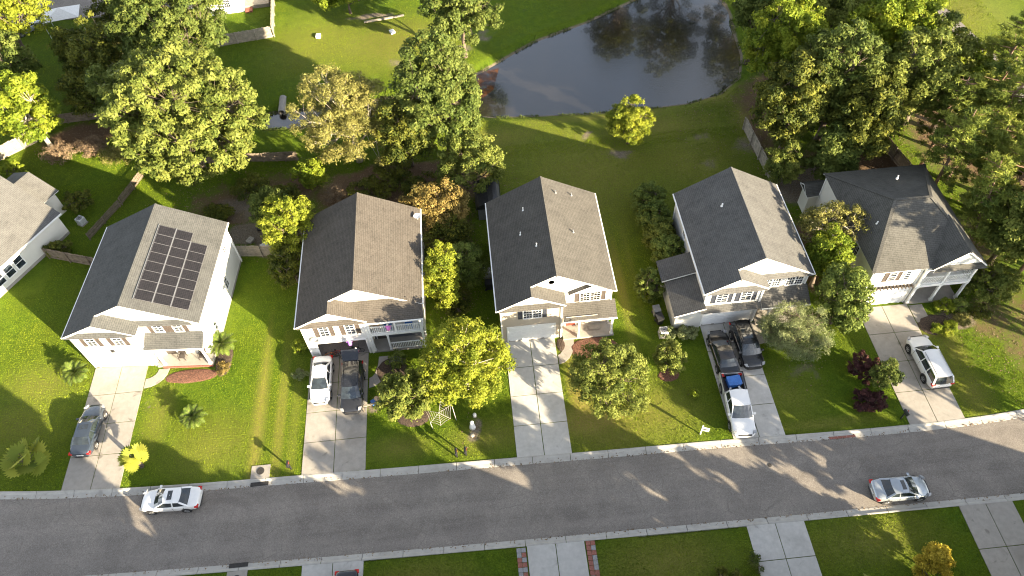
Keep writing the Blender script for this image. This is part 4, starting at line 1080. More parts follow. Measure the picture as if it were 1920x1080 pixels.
# ------------------------------------------------------------------ vegetation
def leaf_object(name, C, N, L, Wd, tint, matname, parent, rng, fold=0.12, T=None):
    """C centres, N normals, L lengths, Wd widths: one folded leaf-shaped face each"""
    n = len(C)
    N = N / (np.linalg.norm(N, axis=1, keepdims=True) + 1e-9)
    if T is None:
        T = rng.normal(size=(n, 3))
    T = T - N * np.sum(T * N, 1, keepdims=True); T /= (np.linalg.norm(T, axis=1, keepdims=True) + 1e-9)
    Bv = np.cross(N, T)
    L = L[:, None]; Wd = Wd[:, None]
    V = np.empty((n, 3, 3), np.float32)
    sk = rng.uniform(-0.25, 0.25, (n, 1))
    V[:, 0] = C - T * L * 0.45 + Bv * Wd * 0.62
    V[:, 1] = C - T * L * (0.45 - sk) - Bv * Wd * 0.62
    V[:, 2] = C + T * L * 0.6 + N * Wd * fold
    q = np.arange(n * 3, dtype=np.int32).reshape(n, 3)
    me = np_mesh(name, V.reshape(-1, 3), q, M[matname], smooth=False)
    a = me.attributes.new('tint', 'FLOAT', 'POINT')
    a.data.foreach_set('value', np.repeat(np.clip(tint, 0, 1).astype(np.float32), 3))
    o = bpy.data.objects.new(name, me); COL.objects.link(o); o.parent = parent
    return o

def crown_points(rng, rx, ry, rz, n, flat=-0.55, lump=0.35, shell=2.4):
    """clump centres through an uneven ellipsoid, denser towards its outside"""
    out = []
    lobes = rng.normal(size=(7, 3)); lobes /= np.linalg.norm(lobes, axis=1, keepdims=True)
    amp = rng.uniform(-lump, lump, 7)
    while len(out) < n:
        d = rng.normal(size=3); d /= np.linalg.norm(d)
        if d[2] < flat: continue
        k = 1 + np.sum(amp * np.clip(lobes @ d, 0, 1) ** 3)
        r = rng.random() ** (1 / shell)
        out.append(d * r * k * np.array([rx, ry, rz]))
    return np.array(out)

def clump_leaves(rng, P, rc, per, size, aspect, up=0.35, rand=0.8, flatten=0.75):
    """leaves around clump centres"""
    n = len(P)
    cnt = np.maximum(6, (per * 1.65 * (rc / rc.mean()) ** 2).astype(int))
    ci = np.repeat(np.arange(n), cnt); m = len(ci)
    d = rng.normal(size=(m, 3)); d /= np.linalg.norm(d, axis=1, keepdims=True)
    d[:, 2] = np.where(d[:, 2] < -0.35, -d[:, 2], d[:, 2])
    r = rc[ci] * (0.35 + 0.65 * rng.random(m) ** 0.6)
    r = r * np.where(rng.random(m) < 0.14, rng.uniform(1.05, 1.5, m), 1.0)      # stray sprays
    C = P[ci] + d * r[:, None] * np.array([1, 1, flatten])
    N = d + np.array([0, 0, up]) + rng.normal(size=(m, 3)) * rand
    L = size * 0.74 * rng.uniform(0.55, 1.45, m)
    ct = rng.normal(0.5, 0.17, n)
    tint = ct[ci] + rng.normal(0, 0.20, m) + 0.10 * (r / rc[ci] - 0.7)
    return C, N, L, L * aspect, tint

def wood(name, root, rng, base_r, ztrunk, clumps, nlimb, matname, zc, spread, twig_r=0.02, lean=(0, 0), bend=0.3):
    mb = MB()
    top = np.array([lean[0], lean[1], ztrunk])
    pts = []
    for k in range(6):
        f = k / 5
        pts.append(top * f + np.array([rng.normal() * bend * 0.25 * f, rng.normal() * bend * 0.25 * f, 0]))
    pts[0] = np.array([0, 0, -0.15])
    mb.tube(pts, [base_r * (1.35 if k == 0 else 1 - 0.62 * k / 5) for k in range(6)], 8)
    if len(clumps):
        dirs = rng.normal(size=(nlimb, 3)); dirs[:, 2] = np.abs(dirs[:, 2]) * 0.7 + 0.1
        # limbs reach the centre of the clumps nearest to them
        cen = clumps[rng.choice(len(clumps), min(nlimb, len(clumps)), replace=False)]
        for it in range(3):
            a = np.argmin(((clumps[:, None] - cen[None]) ** 2).sum(2), 1)
            cen = np.array([clumps[a == k].mean(0) if (a == k).any() else cen[k] for k in range(len(cen))])
        for k, c in enumerate(cen):
            st = pts[rng.integers(2, 6)]
            mid = st * 0.5 + c * 0.5 + np.array([0, 0, -0.12 * np.linalg.norm(c - st)]) + rng.normal(size=3) * 0.1
            lp = [st, st*0.55+mid*0.45+rng.normal(size=3)*0.08, mid, mid*0.45+c*0.55+rng.normal(size=3)*0.08, c]
            r0 = base_r * 0.42
            mb.tube(lp, [r0, r0*0.8, r0*0.6, r0*0.42, r0*0.25], 6)
            for c2 in clumps[a == k]:
                s_ = lp[rng.integers(2, 5)]
                m2 = (s_ + c2) / 2 + rng.normal(size=3) * 0.12
                mb.tube([s_, m2, c2], [max(twig_r*1.6, r0*0.25), twig_r*1.2, twig_r*0.5], 3, cap=False)
    return mb.build(name, M[matname], root, smooth=True)

def tree(label, x, y, zc, rx, ry, rz, leaf, n_cl, per, size, cat='tree', name='broadleaf_tree', rc=(0.55, 1.0), aspect=0.62, bark='bark', base_r=None, seed=None, nlimb=9, flat=-0.62, lump=0.3, shell=2.8, group=None, lean=(0, 0), up=0.25, rand=0.55, flatten=0.75, drop=0.0, cone=0.0):
    rng = np.random.default_rng(seed if seed is not None else int(abs(x*131)+abs(y*17)+zc*7))
    root = empty(name, (x, y, float(ground_z(np.array([x]), np.array([y]))[0]) if y > 52 else 0.0), 0, label, cat, group)
    P = crown_points(rng, rx, ry, rz, int(n_cl*1.22), flat, lump, shell) + np.array([lean[0], lean[1], zc])
    P[:, 2] = np.maximum(P[:, 2], 0.25)
    if cone: P[:, :2] *= (1 - cone*(P[:, 2:3]-P[:, 2].min())/np.ptp(P[:, 2]))
    RC = rng.uniform(rc[0], rc[1], len(P)) * 0.84
    br = base_r or max(0.05, 0.028 * (zc + rz))
    wood('trunk', root, rng, br, max(0.4, zc - rz*0.15), P, nlimb, bark, zc, rx, lean=lean)
    C, N, L, Wd, tint = clump_leaves(rng, P, RC, per, size, aspect, up, rand, flatten)
    if drop: C[:, 2] -= drop * rng.random(len(C))
    leaf_object('crown', C, N, L, Wd, tint, leaf, root, rng)
    return root

def shrub(label, x, y, rx, ry, h, leaf, n_cl, per, size, name='shrub', cat='shrub', rc=(0.18, 0.34), **kw):
    return tree(label, x, y, h*0.48, rx, ry, h*0.52, leaf, n_cl, per, size, cat, name, rc, base_r=0.04, flat=-0.9, lump=kw.pop('lump', 0.2), nlimb=5, **kw)

# --- trees of the back row, left to right
tree('huge light green oak behind the solar house roof', -29.6, 61.8, 7.9, 6.9, 6.5, 6.8, 'leaf_oak', 560, 75, 0.38, rc=(0.6, 0.98), nlimb=12, seed=3, lump=0.16, flat=-0.85)
tree('tall green tree at the top edge behind the huge oak', -33.8, 77.5, 8.6, 6.2, 5.5, 5.8, 'leaf_mid', 280, 85, 0.36, rc=(0.65, 1.15), nlimb=10, seed=5)
tree('yellow green tree at the left edge with bare white limbs', -47.6, 68.0, 6.0, 4.0, 3.8, 4.6, 'leaf_lime', 150, 65, 0.34, rc=(0.55, 0.95), bark='bark_pale', seed=8)
tree('lower yellow green tree at the left edge above the bungalow', -51.5, 70.5, 4.0, 3.0, 2.8, 3.2, 'leaf_lime', 85, 60, 0.32, seed=9)
tree('yellow autumn tree in the upper left corner', -54.5, 84.5, 7.5, 5.0, 4.4, 4.8, 'leaf_yellow', 150, 60, 0.36, rc=(0.6, 1.05), seed=10)
tree('green tree filling the gap left of the huge oak', -38.5, 70.5, 4.6, 3.0, 2.8, 3.8, 'leaf_mid', 80, 58, 0.34, seed=604)
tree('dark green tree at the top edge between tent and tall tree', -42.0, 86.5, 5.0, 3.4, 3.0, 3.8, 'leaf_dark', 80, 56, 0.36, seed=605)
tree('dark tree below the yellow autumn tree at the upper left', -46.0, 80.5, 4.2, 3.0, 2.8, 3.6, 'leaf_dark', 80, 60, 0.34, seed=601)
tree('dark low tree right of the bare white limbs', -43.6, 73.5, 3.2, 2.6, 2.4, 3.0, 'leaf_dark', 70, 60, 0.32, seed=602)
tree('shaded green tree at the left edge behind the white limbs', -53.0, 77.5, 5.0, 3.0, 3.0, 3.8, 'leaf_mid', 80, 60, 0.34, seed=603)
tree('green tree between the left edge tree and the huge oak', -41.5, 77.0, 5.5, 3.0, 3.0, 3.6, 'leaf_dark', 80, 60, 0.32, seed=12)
tree('feathery pale tree with visible grey branches behind the brown roof', -12.9, 61.8, 6.0, 5.0, 4.4, 5.4, 'leaf_pale', 330, 70, 0.26, rc=(0.5, 0.95), aspect=0.4, bark='bark_pale', seed=14, nlimb=14, name='feathery_tree')
tree('tall green tree in front of the left end of the pond', -2.9, 60.6, 8.6, 3.7, 3.9, 6.4, 'leaf_mid', 330, 85, 0.31, rc=(0.5, 0.95), seed=15, nlimb=12)
tree('dark leafy tree filling the gap beside the feathery tree', -7.2, 60.2, 4.8, 3.0, 3.2, 4.2, 'leaf_dark', 130, 62, 0.30, seed=16)
tree('rounded light green tree behind the middle house', -0.6, 55.6, 3.9, 3.3, 2.9, 3.3, 'leaf_oak', 130, 65, 0.26, rc=(0.45, 0.8), seed=17)
tree('bushy green tree at the top edge left of the pond', -0.4, 78.6, 6.4, 4.3, 3.8, 3.8, 'leaf_mid', 130, 65, 0.36, rc=(0.6, 1.0), seed=18)
tree('low yellow green tree at the top edge beside the long timber', -15.0, 90.5, 3.4, 4.6, 2.6, 2.6, 'leaf_lime', 110, 60, 0.34, seed=19)
tree('lone round yellow green tree on the bank below the pond', 16.4, 60.6, 2.95, 2.35, 2.3, 2.7, 'leaf_yellow', 110, 70, 0.22, rc=(0.4, 0.66), seed=20, lump=0.15)
shrub('leafy green sapling at the foot of the feathery tree', -17.6, 58.6, 1.9, 1.6, 3.4, 'leaf_lime', 60, 55, 0.24, cat='tree', name='sapling', rc=(0.35, 0.6))
shrub('tangle of brown dead branches under the feathery tree', -15.4, 56.2, 1.3, 1.2, 1.5, 'leaf_brown', 60, 22, 0.2, rc=(0.3, 0.5), name='dead_brush', cat='brush', aspect=0.12)
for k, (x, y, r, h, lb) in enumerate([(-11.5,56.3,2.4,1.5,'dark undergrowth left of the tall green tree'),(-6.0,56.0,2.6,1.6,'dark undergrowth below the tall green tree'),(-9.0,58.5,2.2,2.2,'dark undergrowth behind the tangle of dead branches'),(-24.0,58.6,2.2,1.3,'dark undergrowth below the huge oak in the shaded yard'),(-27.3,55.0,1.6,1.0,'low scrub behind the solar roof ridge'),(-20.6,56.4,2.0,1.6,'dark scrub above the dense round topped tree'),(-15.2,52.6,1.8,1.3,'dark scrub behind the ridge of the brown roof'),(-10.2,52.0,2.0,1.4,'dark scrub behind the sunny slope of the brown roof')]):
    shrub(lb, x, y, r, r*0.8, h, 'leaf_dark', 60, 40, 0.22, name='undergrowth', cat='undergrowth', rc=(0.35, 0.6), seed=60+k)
# --- woodland on the right
WOODS = [(33.6,64.6,8.4,4.0,3.8,5.0,'leaf_lime',150,'yellow green tree at the upper left corner of the right wood'),
         (36.6,58.2,8.8,4.3,4.2,5.2,'leaf_mid',170,'big green tree in the middle of the right wood'),
         (43.4,63.5,8.8,4.6,4.2,5.0,'leaf_lime',160,'tall yellow green tree at the top of the right wood'),
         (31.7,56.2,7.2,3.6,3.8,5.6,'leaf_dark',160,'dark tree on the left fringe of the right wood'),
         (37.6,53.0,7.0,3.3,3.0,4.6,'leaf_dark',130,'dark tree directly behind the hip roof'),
         (42.6,56.4,8.8,3.6,3.4,4.8,'leaf_oak',135,'light green tree behind the hip roofed house'),
         (39.6,68.5,9.0,4.2,4.0,4.6,'leaf_oak',120,'light green tree at the top edge of the right wood'),
         (34.5,61.0,5.0,3.2,3.0,3.6,'leaf_mid',80,'lower green tree under the left fringe of the right wood'),
         (40.5,59.5,5.5,3.4,3.2,4.0,'leaf_dark',90,'dark lower tree in the heart of the right wood'),
         (47.0,60.0,7.5,3.6,3.4,4.6,'leaf_oak',110,'light green tree between the wood and the pines'),
         (47.5,68.5,8.0,3.8,3.6,4.4,'leaf_lime',110,'yellow green tree at the top edge left of the paved path'),
         (35.0,51.6,4.0,2.2,2.0,3.2,'leaf_mid',60,'slim green tree over the sandy ground behind the hip roof'),
         (49.5,58.5,6.5,3.4,3.2,4.0,'leaf_lime',90,'yellow green tree among the right edge pines'),
         (46.8,40.0,5.0,2.8,2.8,3.6,'leaf_oak',80,'light green tree right of the hip roofed house'),
         (51.5,38.0,6.0,3.0,3.0,4.0,'leaf_mid',80,'green tree at the right edge below the pines'),
         (33.2,73.0,6.5,2.8,2.8,3.8,'leaf_mid',80,'green tree beside the right shore of the pond')]
for k, (x, y, zc, rx, ry, rz, lf, n, lb) in enumerate(WOODS):
    tree(lb, x, y, zc, rx, ry, rz, lf, int(n*1.35), 75, 0.34, rc=(0.55, 1.0), seed=100+k, group='trees of the right wood', nlimb=9)
tree('small bright tree behind the grey house beside the pale fence', 30.4, 52.3, 2.9, 1.75, 1.7, 2.6, 'leaf_oak', 80, 60, 0.22, rc=(0.35, 0.6), seed=121)

def pine(label, x, y, h, r, z0, seed, dens=1.0, leaf='leaf_pine', group='pines at the right edge'):
    rng = np.random.default_rng(seed)
    root = empty('pine_tree', (x, y, 0), 0, label, 'pine', group)
    mb = MB(); ph = rng.normal(size=2) * 0.02
    axis = lambda z: np.array([ph[0]*z*z/h*4, ph[1]*z*z/h*4, z])
    br = 0.018*h
    mb.tube([axis(h*k/7) - (np.array([0,0,.15]) if k == 0 else 0) for k in range(8)], [br*(1.3 if k == 0 else 1-0.82*k/7) for k in range(8)], 8)
    CP = []
    nb = int(34*dens)
    for k in range(nb):
        f = rng.random() ** 0.8
        z = z0 + (h - z0 - 0.3)*f
        a = rng.random()*2*math.pi
        l = r*(1.0 - 0.72*f)*rng.uniform(0.6, 1.1) * (0.7 if f < 0.12 else 1)
        s_ = axis(z); e = s_ + np.array([math.cos(a)*l, math.sin(a)*l, l*rng.uniform(0.0, 0.35)])
        m_ = (s_+e)/2 + np.array([0,0,-0.05*l]) + rng.normal(size=3)*0.06
        mb.tube([s_, m_, e], [0.055, 0.04, 0.018], 5, cap=False)
        for q in range(max(2, int(l*2.6))):
            t_ = rng.uniform(0.35, 1.05)
            p = s_*(1-t_) + e*t_ + rng.normal(size=3)*np.array([.38,.38,.16])
            CP.append(p)
            mb.tube([s_*(1-t_*0.85)+e*t_*0.85, p], [0.016, 0.008], 3, cap=False)
    mb.build('trunk', M['bark_pine'], root, smooth=True)
    CP = np.array(CP)
    per = 60
    ci = np.repeat(np.arange(len(CP)), per)
    d = rng.normal(size=(len(ci), 3)); d[:, 2] = np.abs(d[:, 2])*0.8; d /= np.linalg.norm(d, axis=1, keepdims=True)
    rr = rng.uniform(0.12, 0.5, len(ci))
    C = CP[ci] + d*rr[:, None]*np.array([1,1,.7])
    T = d + rng.normal(size=d.shape)*0.3
    N = rng.normal(size=d.shape) + np.array([0,0,.8])
    L = rng.uniform(0.26, 0.42, len(ci))
    ct = rng.normal(0.5, 0.18, len(CP))
    leaf_object('crown', C, N, L, L*0.22, ct[ci]+rng.normal(0, .15, len(ci)), leaf, root, rng, T=T)
    return root
PINES = [(52.5,57.8,15,4.2,5.0,'tall pine at the right edge nearest the paved path'),(47.6,51.0,14.5,4.2,4.5,'tall pine with bare forked limbs at the right edge'),(47.2,43.8,13.5,3.8,4.0,'pine leaning over the right edge beside the hip roofed house'),
         (43.8,47.8,12.5,3.2,4.2,'slim pine just behind the right corner of the hip roof'),(51.0,48.0,14.0,3.6,5.0,'pine half cut by the right edge of the picture'),(44.6,41.5,10.5,3.0,2.8,'short pine beside the right wall of the hip roofed house'),(47.5,37.5,11,3.0,3.4,'pine below the others at the right edge'),
         (56.0,53.0,14.5,4.0,5.0,'pine cut by the right edge below the paved path'),(49.8,54.5,13.0,3.8,4.2,'pine between the two tallest pines'),(45.6,52.8,12.0,3.2,4.0,'pine rising beside the dark fence'),(51.5,42.5,13.0,3.4,4.0,'pine half hidden at the right edge'),(48.0,47.2,11.0,3.2,3.2,'shorter pine among the right edge pines'),(54.5,27.5,12.0,3.2,3.4,'pine beyond the right edge nearest the road bend'),(50.5,29.5,14.5,3.2,8.0,'tall bare stemmed pine beyond the right edge'),(58.5,33.0,13.0,3.4,3.6,'pine beyond the right edge, second from the road'),(53.0,33.5,11.0,2.8,3.4,'slim pine beyond the right edge beside the dirt yard')]
for k, (x, y, h, r, z0, lb) in enumerate(PINES): pine(lb, x, y, h, r, z0, 200+k, 1.5)

# --- trees between and in front of the houses
tree('dense round topped tree between solar and brown roofed houses', -17.9, 48.3, 4.4, 2.75, 2.6, 3.5, 'leaf_yellow', 160, 75, 0.22, rc=(0.4, 0.66), seed=31, lump=0.15)
tree('tall dark shrub below the dense round tree', -18.3, 45.6, 2.4, 1.9, 2.1, 2.5, 'leaf_dark', 80, 60, 0.2, cat='shrub', name='tall_shrub', rc=(0.32, 0.52), seed=32)
tree('dim green tree behind the dense round topped tree', -20.6, 52.2, 3.3, 2.0, 1.9, 2.8, 'leaf_mid', 90, 50, 0.24, rc=(0.4, 0.7), seed=33)
shrub('small hydrangea bush at the corner of the brown roofed house', -17.3, 37.8, 0.75, 0.85, 1.3, 'leaf_lime', 26, 40, 0.17, seed=34)
shrub('tuft of white flowers beside the white hatchback', -17.2, 35.0, 0.55, 0.5, 0.6, 'leaf_sage', 22, 34, 0.12, seed=35, name='flower_clump', cat='flowers')
tree('orange brown tree behind the right corner of the brown roof', -4.5, 50.4, 3.7, 3.2, 2.5, 2.7, 'leaf_orange', 150, 50, 0.22, rc=(0.4, 0.7), seed=36)
shrub('low dark bush between the slim yellow tree and the conifer', -3.1, 40.6, 1.2, 1.3, 1.2, 'leaf_dark', 45, 45, 0.2, seed=371)
shrub('leafy bush behind the blue green conifer', -2.3, 46.4, 1.6, 1.4, 1.8, 'leaf_mid', 60, 45, 0.22, seed=372)
tree('dark green tree under the orange brown tree', -3.4, 48.5, 2.0, 2.2, 2.0, 1.9, 'leaf_dark', 70, 50, 0.24, seed=37)
tree('slim yellow tree beside the right wall of the brown roofed house', -4.3, 42.0, 3.2, 1.65, 2.9, 3.2, 'leaf_yellow', 150, 55, 0.2, rc=(0.35, 0.6), seed=38)
tree('blue green conifer beside the left wall of the middle house', -2.0, 43.8, 2.3, 1.8, 2.0, 2.4, 'leaf_holly', 140, 55, 0.24, rc=(0.3, 0.55), aspect=0.25, seed=39, name='conifer', cat='conifer')
tree('large bright yellow green tree on the lawn left of the empty driveway', -2.8, 32.2, 3.9, 4.0, 3.4, 3.5, 'leaf_yellow', 300, 62, 0.22, rc=(0.42, 0.75), seed=40, nlimb=14, bark='bark_pale')
tree('broad leaved olive tree right of the open SUV', -7.5, 30.9, 2.25, 2.3, 2.0, 1.9, 'leaf_oak', 110, 58, 0.26, rc=(0.35, 0.6), seed=41, lump=0.2)
tree('round dull green oak right of the empty driveway', 8.95, 29.7, 3.7, 3.2, 3.0, 3.0, 'leaf_oak', 230, 62, 0.2, rc=(0.38, 0.66), seed=42, nlimb=12, lump=0.15)
tree('small green tree in a mulch ring left of the crowded driveway', 14.5, 32.0, 1.75, 1.25, 1.25, 1.6, 'leaf_oak', 60, 55, 0.19, rc=(0.28, 0.46), seed=43)
tree('thin branched yellowing tree between the grey and hip roofed houses', 31.0, 42.6, 4.8, 3.1, 2.4, 2.7, 'leaf_pale', 170, 34, 0.2, rc=(0.35, 0.6), seed=44, nlimb=14, bark='bark_pale')
tree('bright lime tree between the grey and hip roofed houses', 29.6, 39.4, 4.0, 1.9, 2.3, 3.4, 'leaf_lime', 130, 62, 0.24, rc=(0.4, 0.66), seed=45)
tree('glossy magnolia beside the hip roofed house driveway', 29.9, 35.2, 3.5, 1.9, 2.4, 3.5, 'leaf_holly', 165, 60, 0.24, rc=(0.38, 0.62), seed=46, name='magnolia')
tree('grey green spreading tree hiding the porch of the grey house', 25.5, 32.8, 2.2, 2.9, 2.3, 2.1, 'leaf_sage', 230, 62, 0.17, rc=(0.38, 0.62), aspect=0.3, seed=47, nlimb=12)
tree('green tree between the two purple red shrubs', 31.7, 28.5, 1.9, 1.2, 1.1, 1.3, 'leaf_mid', 55, 50, 0.17, rc=(0.26, 0.44), seed=48)
shrub('upper purple red shrub on the lawn left of the white SUV', 30.6, 29.8, 1.55, 1.5, 2.1, 'leaf_red', 70, 55, 0.15, seed=49)
shrub('lower purple red shrub on the lawn left of the white SUV', 30.1, 26.7, 1.55, 1.2, 1.8, 'leaf_red', 65, 55, 0.15, seed=50)
shrub('clipped oval evergreen at the corner of the low wing', 14.4, 40.2, 1.3, 1.7, 3.0, 'leaf_holly', 115, 60, 0.16, seed=51, lump=0.05)
shrub('grey green shrub left of the black sedan', 16.4, 35.3, 1.6, 0.75, 1.1, 'leaf_sage', 55, 50, 0.16, seed=52)
for k, (x, y, lb) in enumerate([(16.35,50.3,'farthest bush of the hedge beside the slate roof'),(16.6,48.0,'second bush of the hedge beside the slate roof'),(16.7,45.8,'third bush of the hedge beside the slate roof'),(16.9,43.6,'nearest bush of the hedge beside the slate roof')]):
    shrub(lb, x, y, 1.6, 1.6, 3.6, 'leaf_holly' if k != 2 else 'leaf_oak', 125, 60, 0.2, seed=53+k, group='hedge bushes beside the slate roof', name='hedge_bush', rc=(0.28, 0.5))
shrub('large loose bush right of the hip roofed porch', 44.3, 36.6, 2.6, 2.2, 3.8, 'leaf_oak', 130, 48, 0.22, seed=58, rc=(0.3, 0.55))
for k, (x, y, r, h, lf, lb) in enumerate([(40.2,35.4,.85,1.2,'leaf_lime','bright bush against the hip roofed porch'),(41.6,35.3,.9,1.2,'leaf_holly','dark bush against the hip roofed porch'),(41.3,34.0,.7,.8,'leaf_pale','pale bush in the bed below the hip roofed porch'),(38.7,33.3,.5,.65,'leaf_lime','clipped round bush nearest the white SUV'),(39.9,33.4,.6,.7,'leaf_lime','clipped round bush right of its twin below the porch'),(39.3,32.9,.45,.55,'leaf_yellow','smallest clipped bush of the three below the porch'),(43.0,34.4,.9,1.0,'leaf_dark','dark low bush at the corner of the hip roofed porch')]):
    shrub(lb, x, y, r, r*0.9, h, lf, 34, 45, 0.13, seed=70+k, lump=0.08)
shrub('dark bush at the far corner of the bungalow', -42.0, 58.4, 1.5, 1.5, 2.0, 'leaf_dark', 60, 50, 0.2, seed=80)
shrub('dark straggly bush against the bungalow wall', -42.6, 52.0, 1.5, 0.9, 1.6, 'leaf_dark', 50, 45, 0.19, seed=81)
shrub('yellow green bush at the left edge above the bungalow roof', -50.0, 63.3, 1.5, 1.4, 2.4, 'leaf_lime', 60, 50, 0.22, seed=82)
for k, (x, y, r, h, lf, lb) in enumerate([(-46.2,66.5,2.0,1.6,'leaf_brown','brown leafless shrub above the lit fence'),(-42.8,67.0,1.8,1.5,'leaf_brown','brown leafless shrub left of the huge oak'),(-39.5,65.5,1.9,1.3,'leaf_pale','straw coloured shrub at the edge of the shaded lawn'),(-38.0,76.0,2.2,1.8,'leaf_brown','brown thicket below the upper left tree'),(-45.0,79.0,2.6,2.4,'leaf_dark','dark thicket in the upper left'),(-43.5,87.5,2.4,2.0,'leaf_pale','pale thicket near the upper left corner')]):
    shrub(lb, x, y, r, r*0.8, h, lf, 60, 30, 0.22, seed=84+k, aspect=0.3, rc=(0.35, 0.6), name='thicket', cat='thicket')
tree('golden cone shaped conifer on the near lawn', 29.2, 13.7, 1.6, 1.7, 1.5, 1.8, 'leaf_gold', 90, 55, 0.15, rc=(0.25, 0.42), seed=90, name='conifer', cat='conifer', cone=0.7)
shrub('dark bush at the bottom edge left of the near driveway', 14.8, 14.2, 1.7, 0.9, 0.9, 'leaf_dark', 45, 45, 0.15, seed=91)
shrub('green weed clump on the edge of the near driveway', 17.3, 15.3, 0.4, 0.8, 0.5, 'leaf_mid', 20, 30, 0.12, seed=92)
shrub('small plant on the lawn left of the white pickup', 16.1, 29.3, 0.4, 0.4, 0.8, 'leaf_lime', 12, 30, 0.14, seed=93)
shrub('potted style green bush before the two level porch', -8.7, 35.3, 0.85, 0.75, 1.3, 'leaf_holly', 36, 45, 0.15, seed=94)
shrub('orange and green plants beside the sago palm', -24.1, 36.4, 0.5, 0.8, 0.5, 'leaf_orange', 22, 30, 0.13, seed=95)
# --- trees below the frame, across the street; several are added to shade the road
OFF = [(-10.2,10.2,3.9,2.0,1.9,2.4,50,'small shade tree added across the street beside the dark car driveway'),(-5.0,9.6,4.2,2.0,1.9,2.6,50,'small round shade tree added across the street beside the slim tree'),(-0.9,10.4,4.0,1.6,1.6,2.4,40,'small shade tree added across the street left of the paver driveway'),(6.9,9.8,4.1,1.8,1.8,2.5,45,'small shade tree added across the street right of the paver driveway'),
       (-16.7,8.9,7.3,3.5,3.2,4.0,100,'broad tree across the street nearest the left corner'),(-8.3,9.2,5.6,1.9,1.8,2.5,55,'slim shade tree added across the street right of the dark car driveway'),(-7.6,6.5,4.4,3.0,2.8,3.0,80,'low shade tree added across the street between the first driveways'),(-24.2,7.6,4.8,3.0,3.0,3.4,80,'round shade tree added across the street between the leftmost houses'),(9.0,6.0,4.6,2.8,2.8,3.2,70,'low dense tree across the street behind the paver driveway'),(25.3,5.5,4.6,2.8,2.8,3.2,70,'low dense tree across the street behind the bare driveway'),
       (10.8,8.2,6.0,2.4,2.6,3.4,60,'tree across the street left of the bare driveway'),(20.0,9.6,6.3,2.2,2.4,3.0,45,'loose tree across the street beside the bare driveway'),(27.4,8.4,6.6,1.4,1.4,2.6,50,'tree across the street right of the bare driveway'),
       (33.0,7.4,4.0,2.4,2.2,2.5,60,'low shade tree added across the street left of the corner driveway'),(40.5,9.0,7.4,2.9,2.9,3.8,80,'tree across the street right of the corner driveway'),(46.5,10.0,8.4,3.4,3.2,4.2,90,'taller tree across the street beyond the corner'),
       (55.0,13.0,6.6,2.6,2.6,3.2,45,'loose tree across the street near the right bend'),(57.0,22.0,7.5,3.2,3.2,3.8,70,'street tree at the right bend'),(62.0,28.5,8.0,3.4,3.4,4.2,80,'tall street tree beyond the right bend')]
for k, (x, y, zc, rx, ry, rz, n, lb) in enumerate(OFF):
    tree(lb, x, y, zc, rx, ry, rz, 'leaf_oak', int(n*(2.0 if x < 12 else 0.9)), 34, 0.6, rc=(0.6, 1.0), seed=300+k, group='trees across the street', nlimb=8)
# --- trees on the far bank, above the frame, mirrored in the pond
for k, (x, y, zc, rx, rz, n, lb) in enumerate([(21.5,94.0,6.5,4.2,5.2,110,'tree on the far bank of the pond, left of three'),(30.0,95.5,9.0,5.0,7.0,150,'tree on the far bank of the pond, middle of three'),(38.2,89.5,8.5,4.4,6.5,120,'tree on the far bank of the pond, right of three')]):
    tree(lb, x, y, zc, rx, rx, rz, 'leaf_dark', n, 55, 0.38, rc=(0.6, 1.0), seed=330+k, group='trees on the far bank', nlimb=8)

# --- palms
def fan_palm(label, x, y, h, r, n, seed, leaf='leaf_palm'):
    """short trunk, stiff petioles and pleated fans held up and outwards"""
    rng = np.random.default_rng(seed)
    root = empty('fan_palm', (x, y, 0), 0, label, 'palm')
    mb = MB(); mb.tube([(0,0,-.1),(0.03,0,h*.5),(0,0.02,h)], [0.2,0.17,0.13], 9)
    V = []; F = []; tint = []
    up = Vector((0,0,1))
    for k in range(n):
        a = 2*math.pi*(k*0.381966) + rng.normal()*0.15
        el = math.radians(rng.uniform(62, 82) if k < 3 else rng.uniform(8, 50))
        d = Vector((math.cos(a)*math.cos(el), math.sin(a)*math.cos(el), math.sin(el)))
        pl = r*rng.uniform(0.48, 0.66)
        hub = Vector((0,0,h)) + d*pl
        mb.tube([(0,0,h-0.05), tuple(Vector((0,0,h))+d*pl*0.5+Vector((0,0,.03))), tuple(hub)], [0.035,0.025,0.018], 5)
        out = Vector((math.cos(a), math.sin(a), 0))
        fd = (out*0.9 + up*(0.55 if k < 3 else rng.uniform(-0.25, 0.3))).normalized()   # way the fan points
        side = fd.cross(up).normalized(); nrm = side.cross(fd).normalized()
        tw = rng.normal()*0.35
        side, nrm = (side*math.cos(tw)+nrm*math.sin(tw)), (nrm*math.cos(tw)-side*math.sin(tw))
        m = 13; fr = r*rng.uniform(0.46, 0.60); tt = rng.normal(0.55, 0.25)
        i0 = len(V)
        for j in range(2*m+1):
            an = math.radians(-128 + 256*j/(2*m))
            tip = (j % 2 == 1)
            rad_ = fr*(1.0 if tip else 0.70)*(0.80+0.20*math.cos(an*0.7))*rng.uniform(.93,1.06)
            p = hub + (fd*math.cos(an) + side*math.sin(an))*rad_ + nrm*((0.07 if tip else -0.05)*fr) - up*(0.10*rad_)
            V.append(tuple(p))
        V.append(tuple(hub)); c = len(V)-1
        tint += [tt]*(len(V)-i0)
        for j in range(2*m): F.append((c, i0+j, i0+j+1))
    mb.build('trunk', M['bark'], root, smooth=True)
    me = np_mesh('crown', np.array(V), np.array(F), M[leaf], smooth=False)
    at = me.attributes.new('tint', 'FLOAT', 'POINT'); at.data.foreach_set('value', np.clip(np.array(tint, np.float32), 0, 1))
    o = bpy.data.objects.new('crown', me); COL.objects.link(o); o.parent = root
